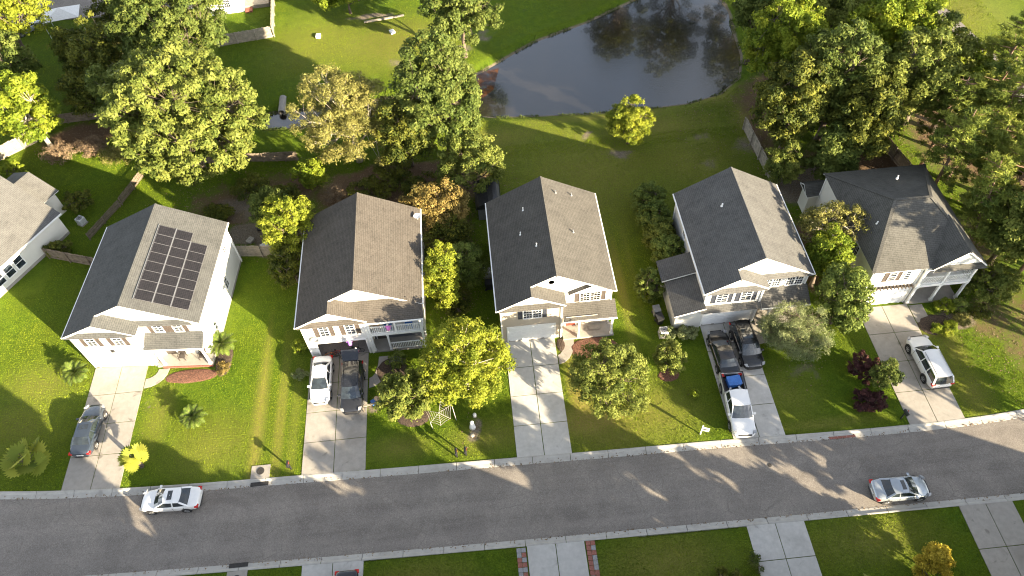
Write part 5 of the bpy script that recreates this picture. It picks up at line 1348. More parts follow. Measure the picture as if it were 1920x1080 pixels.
def sago(label, x, y, h, r, n, seed):
    rng = np.random.default_rng(seed)
    root = empty('sago_palm', (x, y, 0), 0, label, 'palm')
    mb = MB(); mb.tube([(0,0,-.1),(0,0,h)], [0.16,0.14], 9)
    C, N, T, L = [], [], [], []
    for k in range(n):
        a = 2*math.pi*(k*0.381966); el = math.radians(80 - 85*k/(n-1))
        rr = r*rng.uniform(.85, 1.1); prev = None; pts = []
        for j in range(9):
            t_ = j/8
            e = el - t_*1.0
            p = np.array([0,0,h]) if prev is None else prev + np.array([math.cos(a)*math.cos(e), math.sin(a)*math.cos(e), math.sin(e)])*rr/8
            pts.append(p); prev = p
        mb.tube(pts, [0.018*(1-0.8*j/8) for j in range(9)], 4, cap=False)
        sd = np.array([-math.sin(a), math.cos(a), 0])
        for j in range(1, 9):
            for q in range(3):
                f = (j - q/3)/8
                p = pts[j]*(1-q/3)+pts[j-1]*(q/3)
                fw = pts[j]-pts[j-1]; fw = fw/np.linalg.norm(fw)
                up_ = np.cross(fw, sd)
                ll = 0.24*r*(math.sin(math.pi*min(1, f*.9+.08))+.25)
                for sg in (-1, 1):
                    tdir = sd*sg + fw*0.55 + up_*0.25*(1 if up_[2] > 0 else -1)
                    tdir /= np.linalg.norm(tdir)
                    C.append(p+tdir*ll*0.5); T.append(tdir); L.append(ll); N.append(np.cross(tdir, fw))
    mb.build('trunk', M['bark'], root, smooth=True)
    C = np.array(C); N = np.array(N); T = np.array(T); L = np.array(L)
    N[N[:,2] < 0] *= -1
    leaf_object('crown', C, N, L, np.full(len(L), 0.055), rng.normal(.5,.2,len(L)), 'leaf_sago', root, rng, T=T)
fan_palm('big fan palm in the shade left of the leftmost driveway', -38.1, 28.6, 1.3, 1.9, 14, 1)
fan_palm('sunlit fan palm right of the leftmost driveway', -29.5, 27.9, 1.45, 1.25, 13, 2)
sago('sago palm alone on the lawn below the solar house', -25.85, 31.7, 0.55, 1.15, 34, 3)
sago('sago palm at the right corner of the solar house', -24.3, 38.6, 0.9, 1.25, 36, 4)
sago('sago palm at the left corner of the solar house', -37.0, 37.3, 0.5, 1.2, 34, 5)
# ------------------------------------------------------------------ vehicles (local x forward)
def interp(tab, x):
    if x <= tab[0][0]: return tab[0][1]
    for (a, va), (b, vb) in zip(tab, tab[1:]):
        if x <= b: 
            t_ = (x-a)/(b-a); t_ = t_*t_*(3-2*t_)
            return va + (vb-va)*t_
    return tab[-1][1]

def shell(xs, hw, top, bot, crown=0.03):
    """lower body: rounded sections lofted along x"""
    mb = MB(); rows = []
    for x in xs:
        w = interp(hw, x); zt = interp(top, x); zb = interp(bot, x)
        h = zt - zb
        sec = [(0.0, zb), (w*0.82, zb), (w*0.95, zb+0.10*h), (w*0.995, zb+0.34*h), (w, zb+0.56*h), (w*0.985, zb+0.78*h), (w*0.95, zt-0.055), (w*0.86, zt-0.012), (w*0.5, zt+crown*0.7), (0.0, zt+crown)]
        full = [(x, -a, z) for (a, z) in sec] + [(x, a, z) for (a, z) in sec[-2:0:-1]]
        rows.append(full)
    n = len(rows[0]); i0 = 0
    for r in rows: mb.v += r
    for k in range(len(rows)-1):
        for j in range(n):
            a = k*n+j; b = k*n+(j+1) % n
            mb.f.append((a, a+n, b+n, b)); mb.m.append(0)
    mb.f.append(tuple(range(n))); mb.m.append(0)
    e = (len(rows)-1)*n
    mb.f.append(tuple(e+j for j in range(n))[::-1]); mb.m.append(0)
    return mb

def wheel(root, x, y, r, w, side):
    mb = MB()
    mb.lathe([(r*0.60, -w/2), (r*0.93, -w/2), (r, -w*0.32), (r, w*0.32), (r*0.93, w/2), (r*0.60, w/2)], 20, (x, y, r), 'y')
    o = mb.build('wheel', M['tyre'], root, smooth=False)
    rm = MB(); yo = y + side*w*0.5
    rm.lathe([(r*0.62, -0.012), (r*0.62, 0.006), (r*0.56, 0.010), (r*0.52, -0.002)] if side > 0 else [(r*0.52, 0.002), (r*0.56, -0.010), (r*0.62, -0.006), (r*0.62, 0.012)], 20, (x, yo, r), 'y')
    for k in range(5):
        a = 2*math.pi*k/5
        rm.bar((x, yo+side*0.012, r), (x+math.cos(a)*r*0.56, yo+side*0.012, r+math.sin(a)*r*0.56), 0.07, 0.03, up=(0,1,0))
    rm.build('rim', M['rim'], o)

def greenhouse(root, paint, B, Rf, wb, wr, zb, zr, sunroof=False, rails=False, bpill=(), hatch=False):
    """B = (rear base x, front base x), Rf = (rear roof x, front roof x): dark glass, painted roof and pillars"""
    rb, fb = B; rr, fr = Rf
    base = lambda x: (x, wb, zb)
    gl = MB()
    nseg = 5
    def roofz(x, y): 
        f = (x-rr)/(fr-rr); return zr - 0.045*(2*f-1)**2 - 0.05*(y/wr)**2
    # side glass
    for sg in (-1, 1):
        q = [(rb, sg*wb, zb), (fb, sg*wb, zb), (fr, sg*wr, roofz(fr, wr)), (rr, sg*wr, roofz(rr, wr))]
        gl.poly(q if sg < 0 else q[::-1])
    def pane(xb, xt, bulge):
        ys = [-1, -0.6, -0.2, 0.2, 0.6, 1]
        P = []
        for v in (0, 0.5, 1):
            row = []
            for y in ys:
                w = wb + (wr-wb)*v
                xx = xb + (xt-xb)*v + bulge*(1-y*y)*0.10
                zz = zb + (roofz(xt, wr)-zb)*v + 0.03*math.sin(v*math.pi) + (0.045*(1-y*y) if v == 1 else 0)
                row.append((xx, y*w, zz))
            P.append(row)
        for a, b in zip(P, P[1:]):
            for j in range(5):
                q = [a[j], a[j+1], b[j+1], b[j]]
                gl.poly(q if bulge > 0 else q[::-1])
    pane(fb, fr, 1)
    if not hatch: pane(rb, rr, -1)
    gl.build('window_glass', M['glass'], root, smooth=False)
    rf = MB(); nx, ny = 8, 8; rows = []
    for i in range(nx+1):
        x = rr + (fr-rr)*i/nx; rows.append([])
        for j in range(ny+1):
            y = -wr + 2*wr*j/ny
            bx = 0.10*(1-(y/wr)**2)*((1 if i == nx else 0) - (1 if i == 0 else 0))
            rows[-1].append((x+bx, y*1.015, roofz(x, y)+0.012))
    for a, b in zip(rows, rows[1:]):
        for j in range(ny): rf.poly([a[j], b[j], b[j+1], a[j+1]])
    for i in range(nx):
        for j, sg in ((0, -1), (ny, 1)):
            a, b = rows[i][j], rows[i+1][j]
            q = [a, (a[0], a[1]*1.01, a[2]-0.06), (b[0], b[1]*1.01, b[2]-0.06), b]
            rf.poly(q if sg < 0 else q[::-1])
    rf.build('roof', M[paint], root, smooth=True)
    for sg in (-1, 1):
        pl = MB()
        pl.bar((fb, sg*wb, zb), (fr+0.02, sg*wr, roofz(fr, wr)), 0.07, 0.06); pl.bar((rb, sg*wb, zb), (rr-0.02, sg*wr, roofz(rr, wr)), 0.13, 0.09)
        pl.bar((rr, sg*wr*1.0, roofz(rr, wr)), (fr, sg*wr*1.0, roofz(fr, wr)), 0.07, 0.05)
        for bx in bpill:
            xb_, xt_ = bx; pl.bar((xb_, sg*(wb+0.004), zb), (xt_, sg*(wr+0.004), roofz(xt_, wr)-0.02), 0.09, 0.02, up=(0,sg,0))
        pl.build('pillar_frame', M[paint], root)
    if sunroof:
        s = MB(); x0 = rr + (fr-rr)*sunroof[0]; x1 = rr + (fr-rr)*sunroof[1]
        s.solid([(x0, -wr*0.62, roofz(x0, wr*.6)+0.034), (x1, -wr*0.62, roofz(x1, wr*.6)+0.034), (x1, wr*0.62, roofz(x1, wr*.6)+0.034), (x0, wr*0.62, roofz(x0, wr*.6)+0.034)], 0.02)
        s.build('sunroof', M['glass'], root)
    if rails:
        for sg in (-1, 1):
            r_ = MB(); r_.bar((rr+0.1, sg*wr*0.88, zr+0.045), (fr-0.15, sg*wr*0.88, zr+0.045), 0.05, 0.05); r_.build('roof_rail', M[paint if paint != 'paint_white' else 'metal_grey'], root)

def trims(root, L, w, zb, paint, head_z, tail_z, head_x, tail_x, mirror_x, mirror_z, wb):
    for sg in (-1, 1):
        h = MB(); h.solid([(head_x-0.40, sg*w*0.955, head_z-0.02), (head_x-0.36, sg*w*0.68, head_z+0.022), (head_x-0.09, sg*w*0.62, head_z-0.06), (head_x-0.15, sg*w*0.84, head_z-0.07)] if sg < 0 else [(head_x-0.15, sg*w*0.84, head_z-0.07), (head_x-0.09, sg*w*0.62, head_z-0.06), (head_x-0.36, sg*w*0.68, head_z+0.022), (head_x-0.40, sg*w*0.955, head_z-0.02)], 0.14)
        h.build('headlight', M['lamp_clear'], root)
        t_ = MB(); t_.box(tail_x-0.03, tail_x+0.26, min(sg*w*0.62, sg*w*0.985), max(sg*w*0.62, sg*w*0.985), tail_z-0.09, tail_z+0.07)
        t_.build('taillight', M['lamp_red'], root, bevel=0.03)
        m = MB(); m.box(mirror_x-0.09, mirror_x+0.09, min(sg*(wb+0.03), sg*(wb+0.27)), max(sg*(wb+0.03), sg*(wb+0.27)), mirror_z, mirror_z+0.14)
        m.build('mirror', M[paint], root, bevel=0.03)
    p = MB(); p.box(tail_x-0.045, tail_x-0.01, -0.26, 0.26, tail_z-0.22, tail_z-0.08); p.build('number_plate', M['plate'], root)
    g = MB(); g.box(head_x-0.10, head_x+0.0, -w*0.55, w*0.55, head_z-0.28, head_z-0.08); g.build('grille', M['black_plastic'], root, bevel=0.02)

def door_lines(root, xs, w, z0, z1):
    for sg in (-1, 1):
        d = MB()
        for x in xs: d.box(x-0.008, x+0.008, min(sg*w*0.985, sg*(w+0.003)), max(sg*w*0.985, sg*(w+0.003)), z0, z1)
        d.build('door_gap', M['black_plastic'], root)

def sedan(label, x, y, rz, paint, L=4.75, w=0.90, H=1.45, sunroof=None, name='sedan', coupe=False):
    root = empty(name, (x, y, 0.035 if abs(y-22) > 4 else -0.06), rz, label, 'car')
    h = L/2
    xs = [-h, -h+0.03, -h+0.10, -h+0.25, -h+0.5, -h+0.8, -h+1.1, -0.9, -0.4, 0.1, 0.6, 0.95, 1.3, h-0.7, h-0.4, h-0.2, h-0.08, h-0.02, h]
    hw = [(-h, w*0.70), (-h+0.10, w*0.86), (-h+0.5, w*0.965), (-0.8, w), (0.9, w), (h-0.55, w*0.955), (h-0.2, w*0.82), (h, w*0.58)]
    top = [(-h, 0.80), (-h+0.06, 0.94), (-h+0.22, 1.0), (-h+0.95, 1.02), (-0.6, 0.98), (0.6, 0.96), (0.95, 0.945), (h-0.8, 0.84), (h-0.3, 0.72), (h-0.05, 0.58), (h, 0.52)]
    bot = [(-h, 0.42), (-h+0.3, 0.26), (-h+0.8, 0.2), (h-0.7, 0.2), (h-0.2, 0.22), (h, 0.34)]
    b = shell(xs, hw, top, bot).build('body', M[paint], root, smooth=True)
    sd = b.modifiers.new('sub', 'SUBSURF'); sd.levels = 1; sd.render_levels = 1
    greenhouse(root, paint, (-h+0.72, 1.02), (-h+1.38, 0.22), w*0.865, w*0.66, 0.955, H, sunroof, False, ((-0.42, -0.46),))
    for xx in (-L*0.285, L*0.30):
        for sg in (-1, 1):
            a = MB(); a.lathe([(0.40, -0.02), (0.40, 0.02)], 18, (xx, sg*(w-0.012), 0.34), 'y'); a.build('wheel_arch', M['black_plastic'], root)
            wheel(root, xx, sg*(w-0.095), 0.325, 0.21, sg)
    trims(root, L, w, 0.2, paint, 0.70, 0.82, h-0.02, -h+0.03, 0.80, 0.98, w*0.86)
    door_lines(root, (0.72, -0.40, -1.25), w*0.995, 0.36, 0.95)
    bp = MB(); bp.box(-h-0.01, -h+0.12, -w*0.6, w*0.6, 0.28, 0.40); bp.build('bumper', M['black_plastic'], root, bevel=0.03)
    return root

def suv(label, x, y, rz, paint, L=4.8, w=0.95, H=1.75, name='suv', rails=True, sunroof=None, hatch_open=False, boxy=0.0):
    root = empty(name, (x, y, 0.035), rz, label, 'car')
    h = L/2
    xs = [-h, -h+0.03, -h+0.12, -h+0.3, -h+0.6, -1.2, -0.6, 0.0, 0.5, 0.95, 1.3, h-0.7, h-0.4, h-0.2, h-0.08, h-0.02, h]
    hw = [(-h, w*0.80), (-h+0.12, w*0.92), (-h+0.5, w*0.985), (-0.8, w), (0.9, w), (h-0.5, w*0.965), (h-0.18, w*0.85), (h, w*0.62)]
    top = [(-h, 0.95), (-h+0.06, 1.06), (-h+0.3, 1.10), (0.8, 1.09), (1.15, 1.06), (h-0.75, 0.99), (h-0.25, 0.86), (h-0.05, 0.70), (h, 0.60)]
    bot = [(-h, 0.46), (-h+0.3, 0.32), (-h+0.8, 0.26), (h-0.7, 0.26), (h-0.2, 0.28), (h, 0.40)]
    b = shell(xs, hw, top, bot).build('body', M[paint], root, smooth=True)
    sd = b.modifiers.new('sub', 'SUBSURF'); sd.levels = 1; sd.render_levels = 1
    greenhouse(root, paint, (-h+0.10, 1.20), (-h+0.42, 0.42), w*0.88, w*0.72, 1.07, H, sunroof, rails, ((-0.15, -0.2), (-1.15, -1.15)), hatch_open)
    for xx in (-L*0.285, L*0.30):
        for sg in (-1, 1):
            a = MB(); a.lathe([(0.46, -0.02), (0.46, 0.02)], 18, (xx, sg*(w-0.012), 0.39), 'y'); a.build('wheel_arch', M['black_plastic'], root)
            wheel(root, xx, sg*(w-0.10), 0.37, 0.23, sg)
    trims(root, L, w, 0.26, paint, 0.84, 0.98, h-0.02, -h+0.03, 0.95, 1.10, w*0.88)
    door_lines(root, (0.85, -0.15, -1.15), w*0.995, 0.42, 1.06)
    bp = MB(); bp.box(-h-0.04, -h+0.12, -w*0.72, w*0.72, 0.40, 0.60); bp.build('bumper', M['black_plastic'], root, bevel=0.03)
    if hatch_open:
        # liftgate swung up behind the roof edge
        lg = MB(); x0 = -h+0.40; z0 = H-0.05
        A = Vector((x0, 0, z0)); d = Vector((-0.86, 0, 0.51)).normalized(); n = Vector((0.51, 0, 0.86)).normalized()
        def q(a, yy, off): p = A + d*a + n*off; return (p.x, yy, p.z)
        lg.solid([q(0.02,-w*.70,0), q(0.02,w*.70,0), q(.98,w*.84,0), q(.98,-w*.84,0)][::-1], 0.06); lg.build('liftgate', M[paint], root)
        lg2 = MB(); lg2.solid([q(.10,-w*.6,.012), q(.10,w*.6,.012), q(.62,w*.72,.012), q(.62,-w*.72,.012)][::-1], 0.01); lg2.build('liftgate_glass', M['glass'], root)
        for sg in (-1, 1):
            l3 = MB(); l3.solid([q(.7,sg*w*.5,.02), q(.7,sg*w*.82,.02), q(.94,sg*w*.82,.02), q(.94,sg*w*.5,.02)][::(-1 if sg > 0 else 1)], 0.03); l3.build('liftgate_lamp', M['lamp_red'], root)
        l4 = MB(); l4.solid([q(.78,-.25,.02), q(.78,.25,.02), q(.92,.25,.02), q(.92,-.25,.02)][::-1], 0.02); l4.build('number_plate', M['plate'], root)
    return root

def pickup(label, x, y, rz, paint, L=5.8, w=0.98, H=1.85):
    root = empty('pickup_truck', (x, y, 0.035), rz, label, 'pickup truck')
    h = L/2; bx0, bx1 = -h+0.06, -h+1.95
    xs = [bx1+0.02, bx1+0.10, 0.0, 0.5, 1.0, 1.35, h-0.8, h-0.4, h-0.2, h-0.08, h-0.02, h]
    hw = [(bx1, w), (0.9, w), (h-0.45, w*0.97), (h-0.15, w*0.88), (h, w*0.68)]
    top = [(bx1, 1.15), (1.1, 1.15), (1.35, 1.12), (h-0.7, 1.06), (h-0.25, 0.96), (h-0.05, 0.78), (h, 0.68)]
    bot = [(bx1, 0.40), (h-0.7, 0.38), (h, 0.48)]
    b = shell(xs, hw, top, bot).build('body', M[paint], root, smooth=True)
    sd = b.modifiers.new('sub', 'SUBSURF'); sd.levels = 1; sd.render_levels = 1
    greenhouse(root, paint, (bx1+0.08, 1.42), (bx1+0.24, 0.62), w*0.89, w*0.72, 1.12, H, None, False, ((-0.02, -0.05),))
    bd = MB()
    for sg in (-1, 1): bd.box(bx0, bx1, min(sg*w, sg*(w-0.09)), max(sg*w, sg*(w-0.09)), 0.45, 1.14)
    bd.box(bx0-0.02, bx0+0.08, -w+0.09, w-0.09, 0.50, 1.12); bd.box(bx1-0.06, bx1-0.003, -w+0.09, w-0.09, 0.60, 1.12)
    bd.build('bed', M[paint], root, bevel=0.02)
    fl = MB(); fl.box(bx0+0.08, bx1-0.06, -w+0.09, w-0.09, 0.50, 0.62); fl.build('bed_liner', M['black_plastic'], root)
    rl = MB()
    for sg in (-1, 1): rl.box(bx0, bx1, min(sg*(w-0.01), sg*(w-0.12)), max(sg*(w-0.01), sg*(w-0.12)), 1.14, 1.165)
    rl.box(bx0, bx0+0.10, -w+0.12, w-0.12, 1.12, 1.150); rl.build('bed_cap', M['black_plastic'], root)
    for xx in (-L*0.29, L*0.31):
        for sg in (-1, 1):
            a = MB(); a.lathe([(0.48, -0.02), (0.48, 0.02)], 18, (xx, sg*(w-0.012), 0.42), 'y'); a.build('wheel_arch', M['black_plastic'], root)
            wheel(root, xx, sg*(w-0.10), 0.40, 0.25, sg)
    trims(root, L, w, 0.4, paint, 0.92, 0.90, h-0.02, -h+0.05, 1.15, 1.14, w*0.89)
    door_lines(root, (1.0, 0.0, -0.92), w*0.995, 0.5, 1.1)
    bp = MB(); bp.box(-h-0.06, -h+0.08, -w*0.9, w*0.9, 0.45, 0.62); bp.build('bumper', M['metal_grey'], root, bevel=0.03)
    return root

rad = math.radians
sedan('dark blue sedan parked on the leftmost driveway', -34.35, 31.4, rad(88), 'paint_navy', 4.7, 0.90, 1.43, (0.5, 0.86))
sedan('white sedan with a sunroof parked on the road at the far kerb', -26.35, 24.55, rad(177.5), 'paint_white', 4.68, 0.90, 1.45, (0.46, 0.78))
sedan('white hatchback parked beside the black SUV with open liftgate', -15.2, 34.0, rad(-91), 'paint_white', 4.6, 0.89, 1.50, None, 'hatchback')
suv('black SUV with its liftgate open before the garage', -12.5, 32.9, rad(-90), 'paint_char', 4.85, 0.94, 1.78, hatch_open=True)
sedan('black sedan with red tail lights behind the white pickup', 19.45, 32.75, rad(91), 'paint_black', 4.8, 0.91, 1.45)
suv('black SUV parked nose out beside the black sedan', 21.65, 33.3, rad(-88), 'paint_black', 4.7, 0.94, 1.70, sunroof=(0.35, 0.8))
pickup('white pickup truck with a blue box in its bed', 19.3, 27.75, rad(-93.5), 'paint_white')
suv('white SUV parked on the rightmost driveway', 36.3, 30.0, rad(91), 'paint_white', 5.05, 0.98, 1.76)
sedan('silver sedan parked on the road at the near kerb', 29.55, 19.45, rad(-0.5), 'paint_silver', 4.35, 0.88, 1.38, (0.62, 0.92))
sedan('dark car with red tail lights cut by the bottom edge', -12.3, 15.3, rad(-90), 'paint_char', 4.6, 0.89, 1.48, None, 'hatchback')

sedan('pale car parked in the upper left corner beside the white tent', -57.2, 92.5, rad(35), 'paint_silver', 4.6, 0.9, 1.45)
# ------------------------------------------------------------------ small things
def gz(x, y): return float(ground_z(np.array([x]), np.array([y]))[0])

# load in the pickup bed
o = MB(); o.box(-0.55,0.55,-0.42,0.42,0,0.48); o.box(-0.58,0.58,-0.45,0.45,0.48,0.56); q = o.build('storage_box', M['blue_plastic'], bevel=0.04); q.location = (19.5, 29.75, 0.66); q.rotation_euler = (0,0,rad(4)); tag(q, 'blue lidded storage box in the white pickup bed', 'box')
r_ = random.Random(4); mbb = MB()
for k in range(16):
    a = (r_.uniform(-.6,.6), r_.uniform(-.4,.4), r_.uniform(.02,.25)); b = (a[0]+r_.uniform(-.4,.4), a[1]+r_.uniform(-.3,.3), a[2]+r_.uniform(-.02,.2)); mbb.bar(a, b, r_.uniform(.05,.16), r_.uniform(.03,.1), k % 2)
q = mbb.build('loose_gear', [M['white_cloth'], M['grey_plastic']]); q.location = (19.4, 28.75, 0.68); tag(q, 'jumble of white and grey gear in the pickup bed', 'gear')

# fences: rails, posts and a run of boards
def fence(label, p0, p1, h, key, w=0.14, gap=0.012, group=None, side=1):
    a = Vector((p0[0], p0[1], gz(*p0))); b = Vector((p1[0], p1[1], gz(*p1))); L = (b-a).length; d = (b-a).normalized(); n = Vector((-d.y, d.x, 0))
    root = empty('fence', a, 0, label, 'fence', group)
    r_ = random.Random(int(L*100)); bd = MB(); nb = int(L/(w+gap))
    for k in range(nb):
        s_ = d*((w+gap)*k + w/2); t_ = h*r_.uniform(.96,1.02); lean = n*r_.uniform(-.02,.02)
        bd.bar(s_ + n*0.03*side - Vector((0,0,.05)), s_ + n*0.03*side + lean + Vector((0,0,t_)), w, 0.02, up=n)
    o = bd.build('board_row', M[key], root); o['kind'] = 'stuff'
    for z in (0.3, h-0.3):
        rl = MB(); rl.bar(Vector((0,0,z)) - n*0.02*side, d*L + Vector((0,0,z)) - n*0.02*side, 0.05, 0.09); rl.build('rail', M[key], root)
    for k in range(int(L/2.4)+1):
        ps = MB(); s_ = d*min(L, k*2.4) - n*0.08*side; ps.bar(s_-Vector((0,0,.2)), s_+Vector((0,0,h+.04)), 0.09); ps.build('post', M[key], root)
fence('weathered fence between the bungalow and the solar house', (-43.4,51.6), (-35.9,49.0), 1.5, 'fence_wood')
fence('short wooden fence between the solar house and the dense round tree', (-24.4,49.5), (-19.8,49.0), 1.6, 'fence_pale')
fence('sunlit wide fence at the left edge', (-56.5,64.0), (-49.9,69.9), 1.7, 'fence_pale')
fence('slanting fence between the shaded lawn and the solar house yard', (-37.8,58.2), (-36.4,62.6), 1.0, 'fence_wood', 0.1, 0.04)
fence('fence remnant running down towards the solar house', (-40.0,53.6), (-37.8,58.2), 0.9, 'fence_wood', 0.1, 0.04)
fence('low dark fence behind the huge oak and feathery tree', (-33.0,63.6), (-19.5,62.8), 1.3, 'fence_wood')
fence('pale fence across the yard at the top edge', (-31.5,85.2), (-24.6,86.3), 1.6, 'fence_pale')
fence('long pale fence running to the top edge', (-24.6,86.3), (-25.9,100.0), 1.6, 'fence_pale')
fence('pale fence at the left border of the right wood', (29.4,61.2), (29.9,52.8), 1.7, 'fence_pale')
fence('fence behind the hip roofed house, dark on its shaded side', (42.0,64.0), (44.0,51.0), 1.7, 'fence_wood')
fence('low wooden fence across the dark yard behind the feathery tree', (-52.0,72.5), (-40.0,73.0), 1.3, 'fence_wood')

# shed behind the middle house
R = empty('garden_shed', (0.6, 51.6, 0), 0, 'dark barrel roofed shed behind the middle house', 'shed')
b_ = MB(); b_.box(-1.1,1.1,-0.2,3.0,-0.05,1.7); b_.build('wall', M['grey_plastic'], R)
rf = MB(); P_ = [(1.3*math.cos(a), 1.7+0.75*math.sin(a)) for a in [math.pi*k/8 for k in range(9)]]
for (x0,z0),(x1,z1) in zip(P_, P_[1:]): rf.poly([(x0,-0.4,z0),(x0,3.2,z0),(x1,3.2,z1),(x1,-0.4,z1)])
rf.poly([(x,-0.4,z) for x,z in P_]); rf.poly([(x,3.2,z) for x,z in P_][::-1]); rf.build('roof', M['metal_dark'], R)

# air conditioners
def aircon(label, x, y, rz):
    R = empty('air_conditioner', (x,y,0), rz, label, 'air conditioner')
    b = MB(); b.box(-.4,.4,-.4,.4,-0.05,.1); b.build('pad', M['concrete'], R)
    b = MB(); b.box(-.36,.36,-.36,.36,.1,.85)
    b.build('case', M['galv'], R, bevel=0.04)
    g = MB()
    for r in (.08,.16,.24,.30): g.tube([(r*math.cos(a), r*math.sin(a), .86) for a in [k*math.pi/8 for k in range(17)]], .012, 4, cap=False)
    for k in range(4): a = k*math.pi/4; g.bar((.3*math.cos(a),.3*math.sin(a),.865),(-.3*math.cos(a),-.3*math.sin(a),.865),.015)
    g.build('fan_guard', M['metal_dark'], R)
aircon('air conditioner at the far corner of the bungalow', -41.3, 56.0, rad(59))
aircon('air conditioner in the gap left of the middle house', -0.2, 44.2, 0)
aircon('air conditioner beside the low wing of the grey house', 14.9, 35.6, 0)
# wheeled bins
def bin_(label, x, y, rz, key):
    R = empty('wheeled_bin', (x,y,0.02), rz, label, 'bin')
    b = MB(); P0 = [(-.22,-.26,.08),(.22,-.26,.08),(.22,.26,.08),(-.22,.26,.08)]; P1 = [(-.29,-.32,.98),(.29,-.32,.98),(.29,.36,.98),(-.29,.36,.98)]
    b.poly(P0[::-1]); b.poly(P1)
    for k in range(4): b.poly([P0[k],P0[(k+1)%4],P1[(k+1)%4],P1[k]])
    b.build('bin_body', M[key], R)
    l = MB(); l.solid([(-.32,-.36,1.01),(.32,-.36,1.01),(.32,.38,1.06),(-.32,.38,1.06)], .05); l.build('lid', M[key], R)
    for sg in (-1,1):
        w_ = MB(); w_.lathe([(.02,-.03),(.13,-.03),(.13,.03),(.02,.03)], 10, (sg*.25,.3,.13), 'x'); w_.build('wheel', M['tyre'], R)
bin_('dark wheeled bin beside the air conditioner of the low wing', 14.8, 36.9, 0.2, 'black_plastic')
bin_('dark wheeled bin in the gap left of the middle house', -0.1, 42.6, 1.5, 'black_plastic')
bin_('dark wheeled bin behind its twin beside the low wing', 14.7, 37.8, 0.1, 'grey_plastic')

# mailboxes
def mailbox(label, x, y, rz, key='black_plastic'):
    R = empty('mailbox', (x,y,0), rz, label, 'mailbox')
    p = MB(); p.box(-.05,.05,-.05,.05,-.1,1.02); p.box(-.05,.05,-.3,.05,.86,.94); p.build('post', M[key], R)
    b = MB(); P_ = [(.1*math.cos(a), .14+.1*math.sin(a)) for a in [math.pi*k/8 for k in range(9)]] + [(-.1,0),(.1,0)]
    f = [(x_,-.32,1.02+z_) for x_,z_ in P_]; g = [(x_,.2,1.02+z_) for x_,z_ in P_]
    b.poly(f); b.poly(g[::-1])
    for k in range(len(P_)): j = (k+1) % len(P_); b.poly([f[k],g[k],g[j],f[j]])
    b.build('box', M[key], R)
    fl = MB(); fl.box(.105,.12,-.1,-.06,1.1,1.32); fl.box(.105,.12,-.1,.02,1.28,1.34); fl.build('flag', M['red_plastic'], R)
mailbox('dark mailbox at the kerb beside the storm drain', -17.3, 26.35, 0)
mailbox('left one of two dark mailboxes at the kerb below the bright tree', -3.95, 25.95, 0)
mailbox('right one of two dark mailboxes at the kerb below the bright tree', -3.2, 26.0, 0)
mailbox('dark mailbox beside the lower purple red shrub', 32.3, 25.4, 0.2)
# yard sign on a post
R = empty('yard_sign', (15.85,25.8,0), rad(-20), 'small white sign on a white post near the kerb', 'sign')
b = MB(); b.box(-.05,.05,-.05,.05,-.1,1.45); b.build('post', M['trim'], R)
b = MB(); b.box(-.05,.55,-.07,-.052,.75,1.35); b.build('board', M['trim'], R)
b = MB(); b.box(.02,.48,-.074,-.071,.95,1.12); b.build('print', M['shutter_dark'], R)
# storm drains
def drain(label, x, up):
    y = float(y_ug(x))+0.02 if up else float(y_lg(x))-0.02; s_ = 1 if up else -1
    R = empty('storm_drain', (x,y,0), 0, label, 'drain')
    b = MB(); b.solid([(-.75,0,.065),(.75,0,.065),(.75,s_*1.1,.05),(-.75,s_*1.1,.05)][::s_], .2); b.build('slab', M['concrete'], R)
    b = MB(); b.lathe([(.31,.06),(.31,.085),(.27,.09),(.02,.085)], 18, (0,s_*.6,0)); b.build('cover', M['iron'], R)
    b = MB(); b.box(-.7,.7,min(-s_*.62,-s_*.30),max(-s_*.62,-s_*.30),-.075,-.012); b.build('inlet', M['iron'], R)
drain('storm drain with iron cover at the far kerb', -19.75, True)
drain('storm drain at the near kerb left of the dark car', -20.6, False)
# manhole lid in the road
b = MB(); b.lathe([(.16,0),(.16,.02),(.02,.022)], 14); q = b.build('valve_cover', M['iron']); q.location = (20.6,22.6,-.045); tag(q, 'small round iron valve cover in the road', 'valve cover')
# rust coloured stain strip on the kerb: a paver of red brick laid in the gutter
b = MB()
for k in range(6): b.box(k*.36, k*.36+.33, -.1, .1, 0, .03)
q = b.build('brick_strip', M['paver_red']); q.location = (26.0, float(y_ur(27))+.10, -.066); q.rotation_euler = (0,0,-.012); tag(q, 'strip of orange red brick lying in the far gutter', 'bricks')
# paver borders of the near driveway
for (x0, lb) in ((0.08,'border of red and grey pavers left of the near driveway'),(5.26,'border of red and grey pavers right of the near driveway')):
    R = empty('paver_border', (x0, 12.8, 0), 0, None, None, None, 'structure'); R['label'] = lb
    pr = random.Random(int(x0*10)); meshes = {}
    for key in ('paver_red','paver_grey'):
        b = MB(); b.box(0.012,0.345,0.012,0.345,-.05,.045); meshes[key] = b.mesh('paver', M[key])
    for j in range(16):
        for i in range(2):
            key = 'paver_red' if (j//1 + (0 if x0 < 1 else 1)) % 2 == 0 else 'paver_grey'
            if pr.random() < .15: key = 'paver_red' if key == 'paver_grey' else 'paver_grey'
            yy = -0.4 + j*0.36
            if 12.8+yy+.36 > float(y_lg(x0))-.01: continue
            p_ = bpy.data.objects.new('paver', meshes[key]); COL.objects.link(p_); p_.parent = R; p_.location = (i*0.355, yy, pr.uniform(-.006,.006))
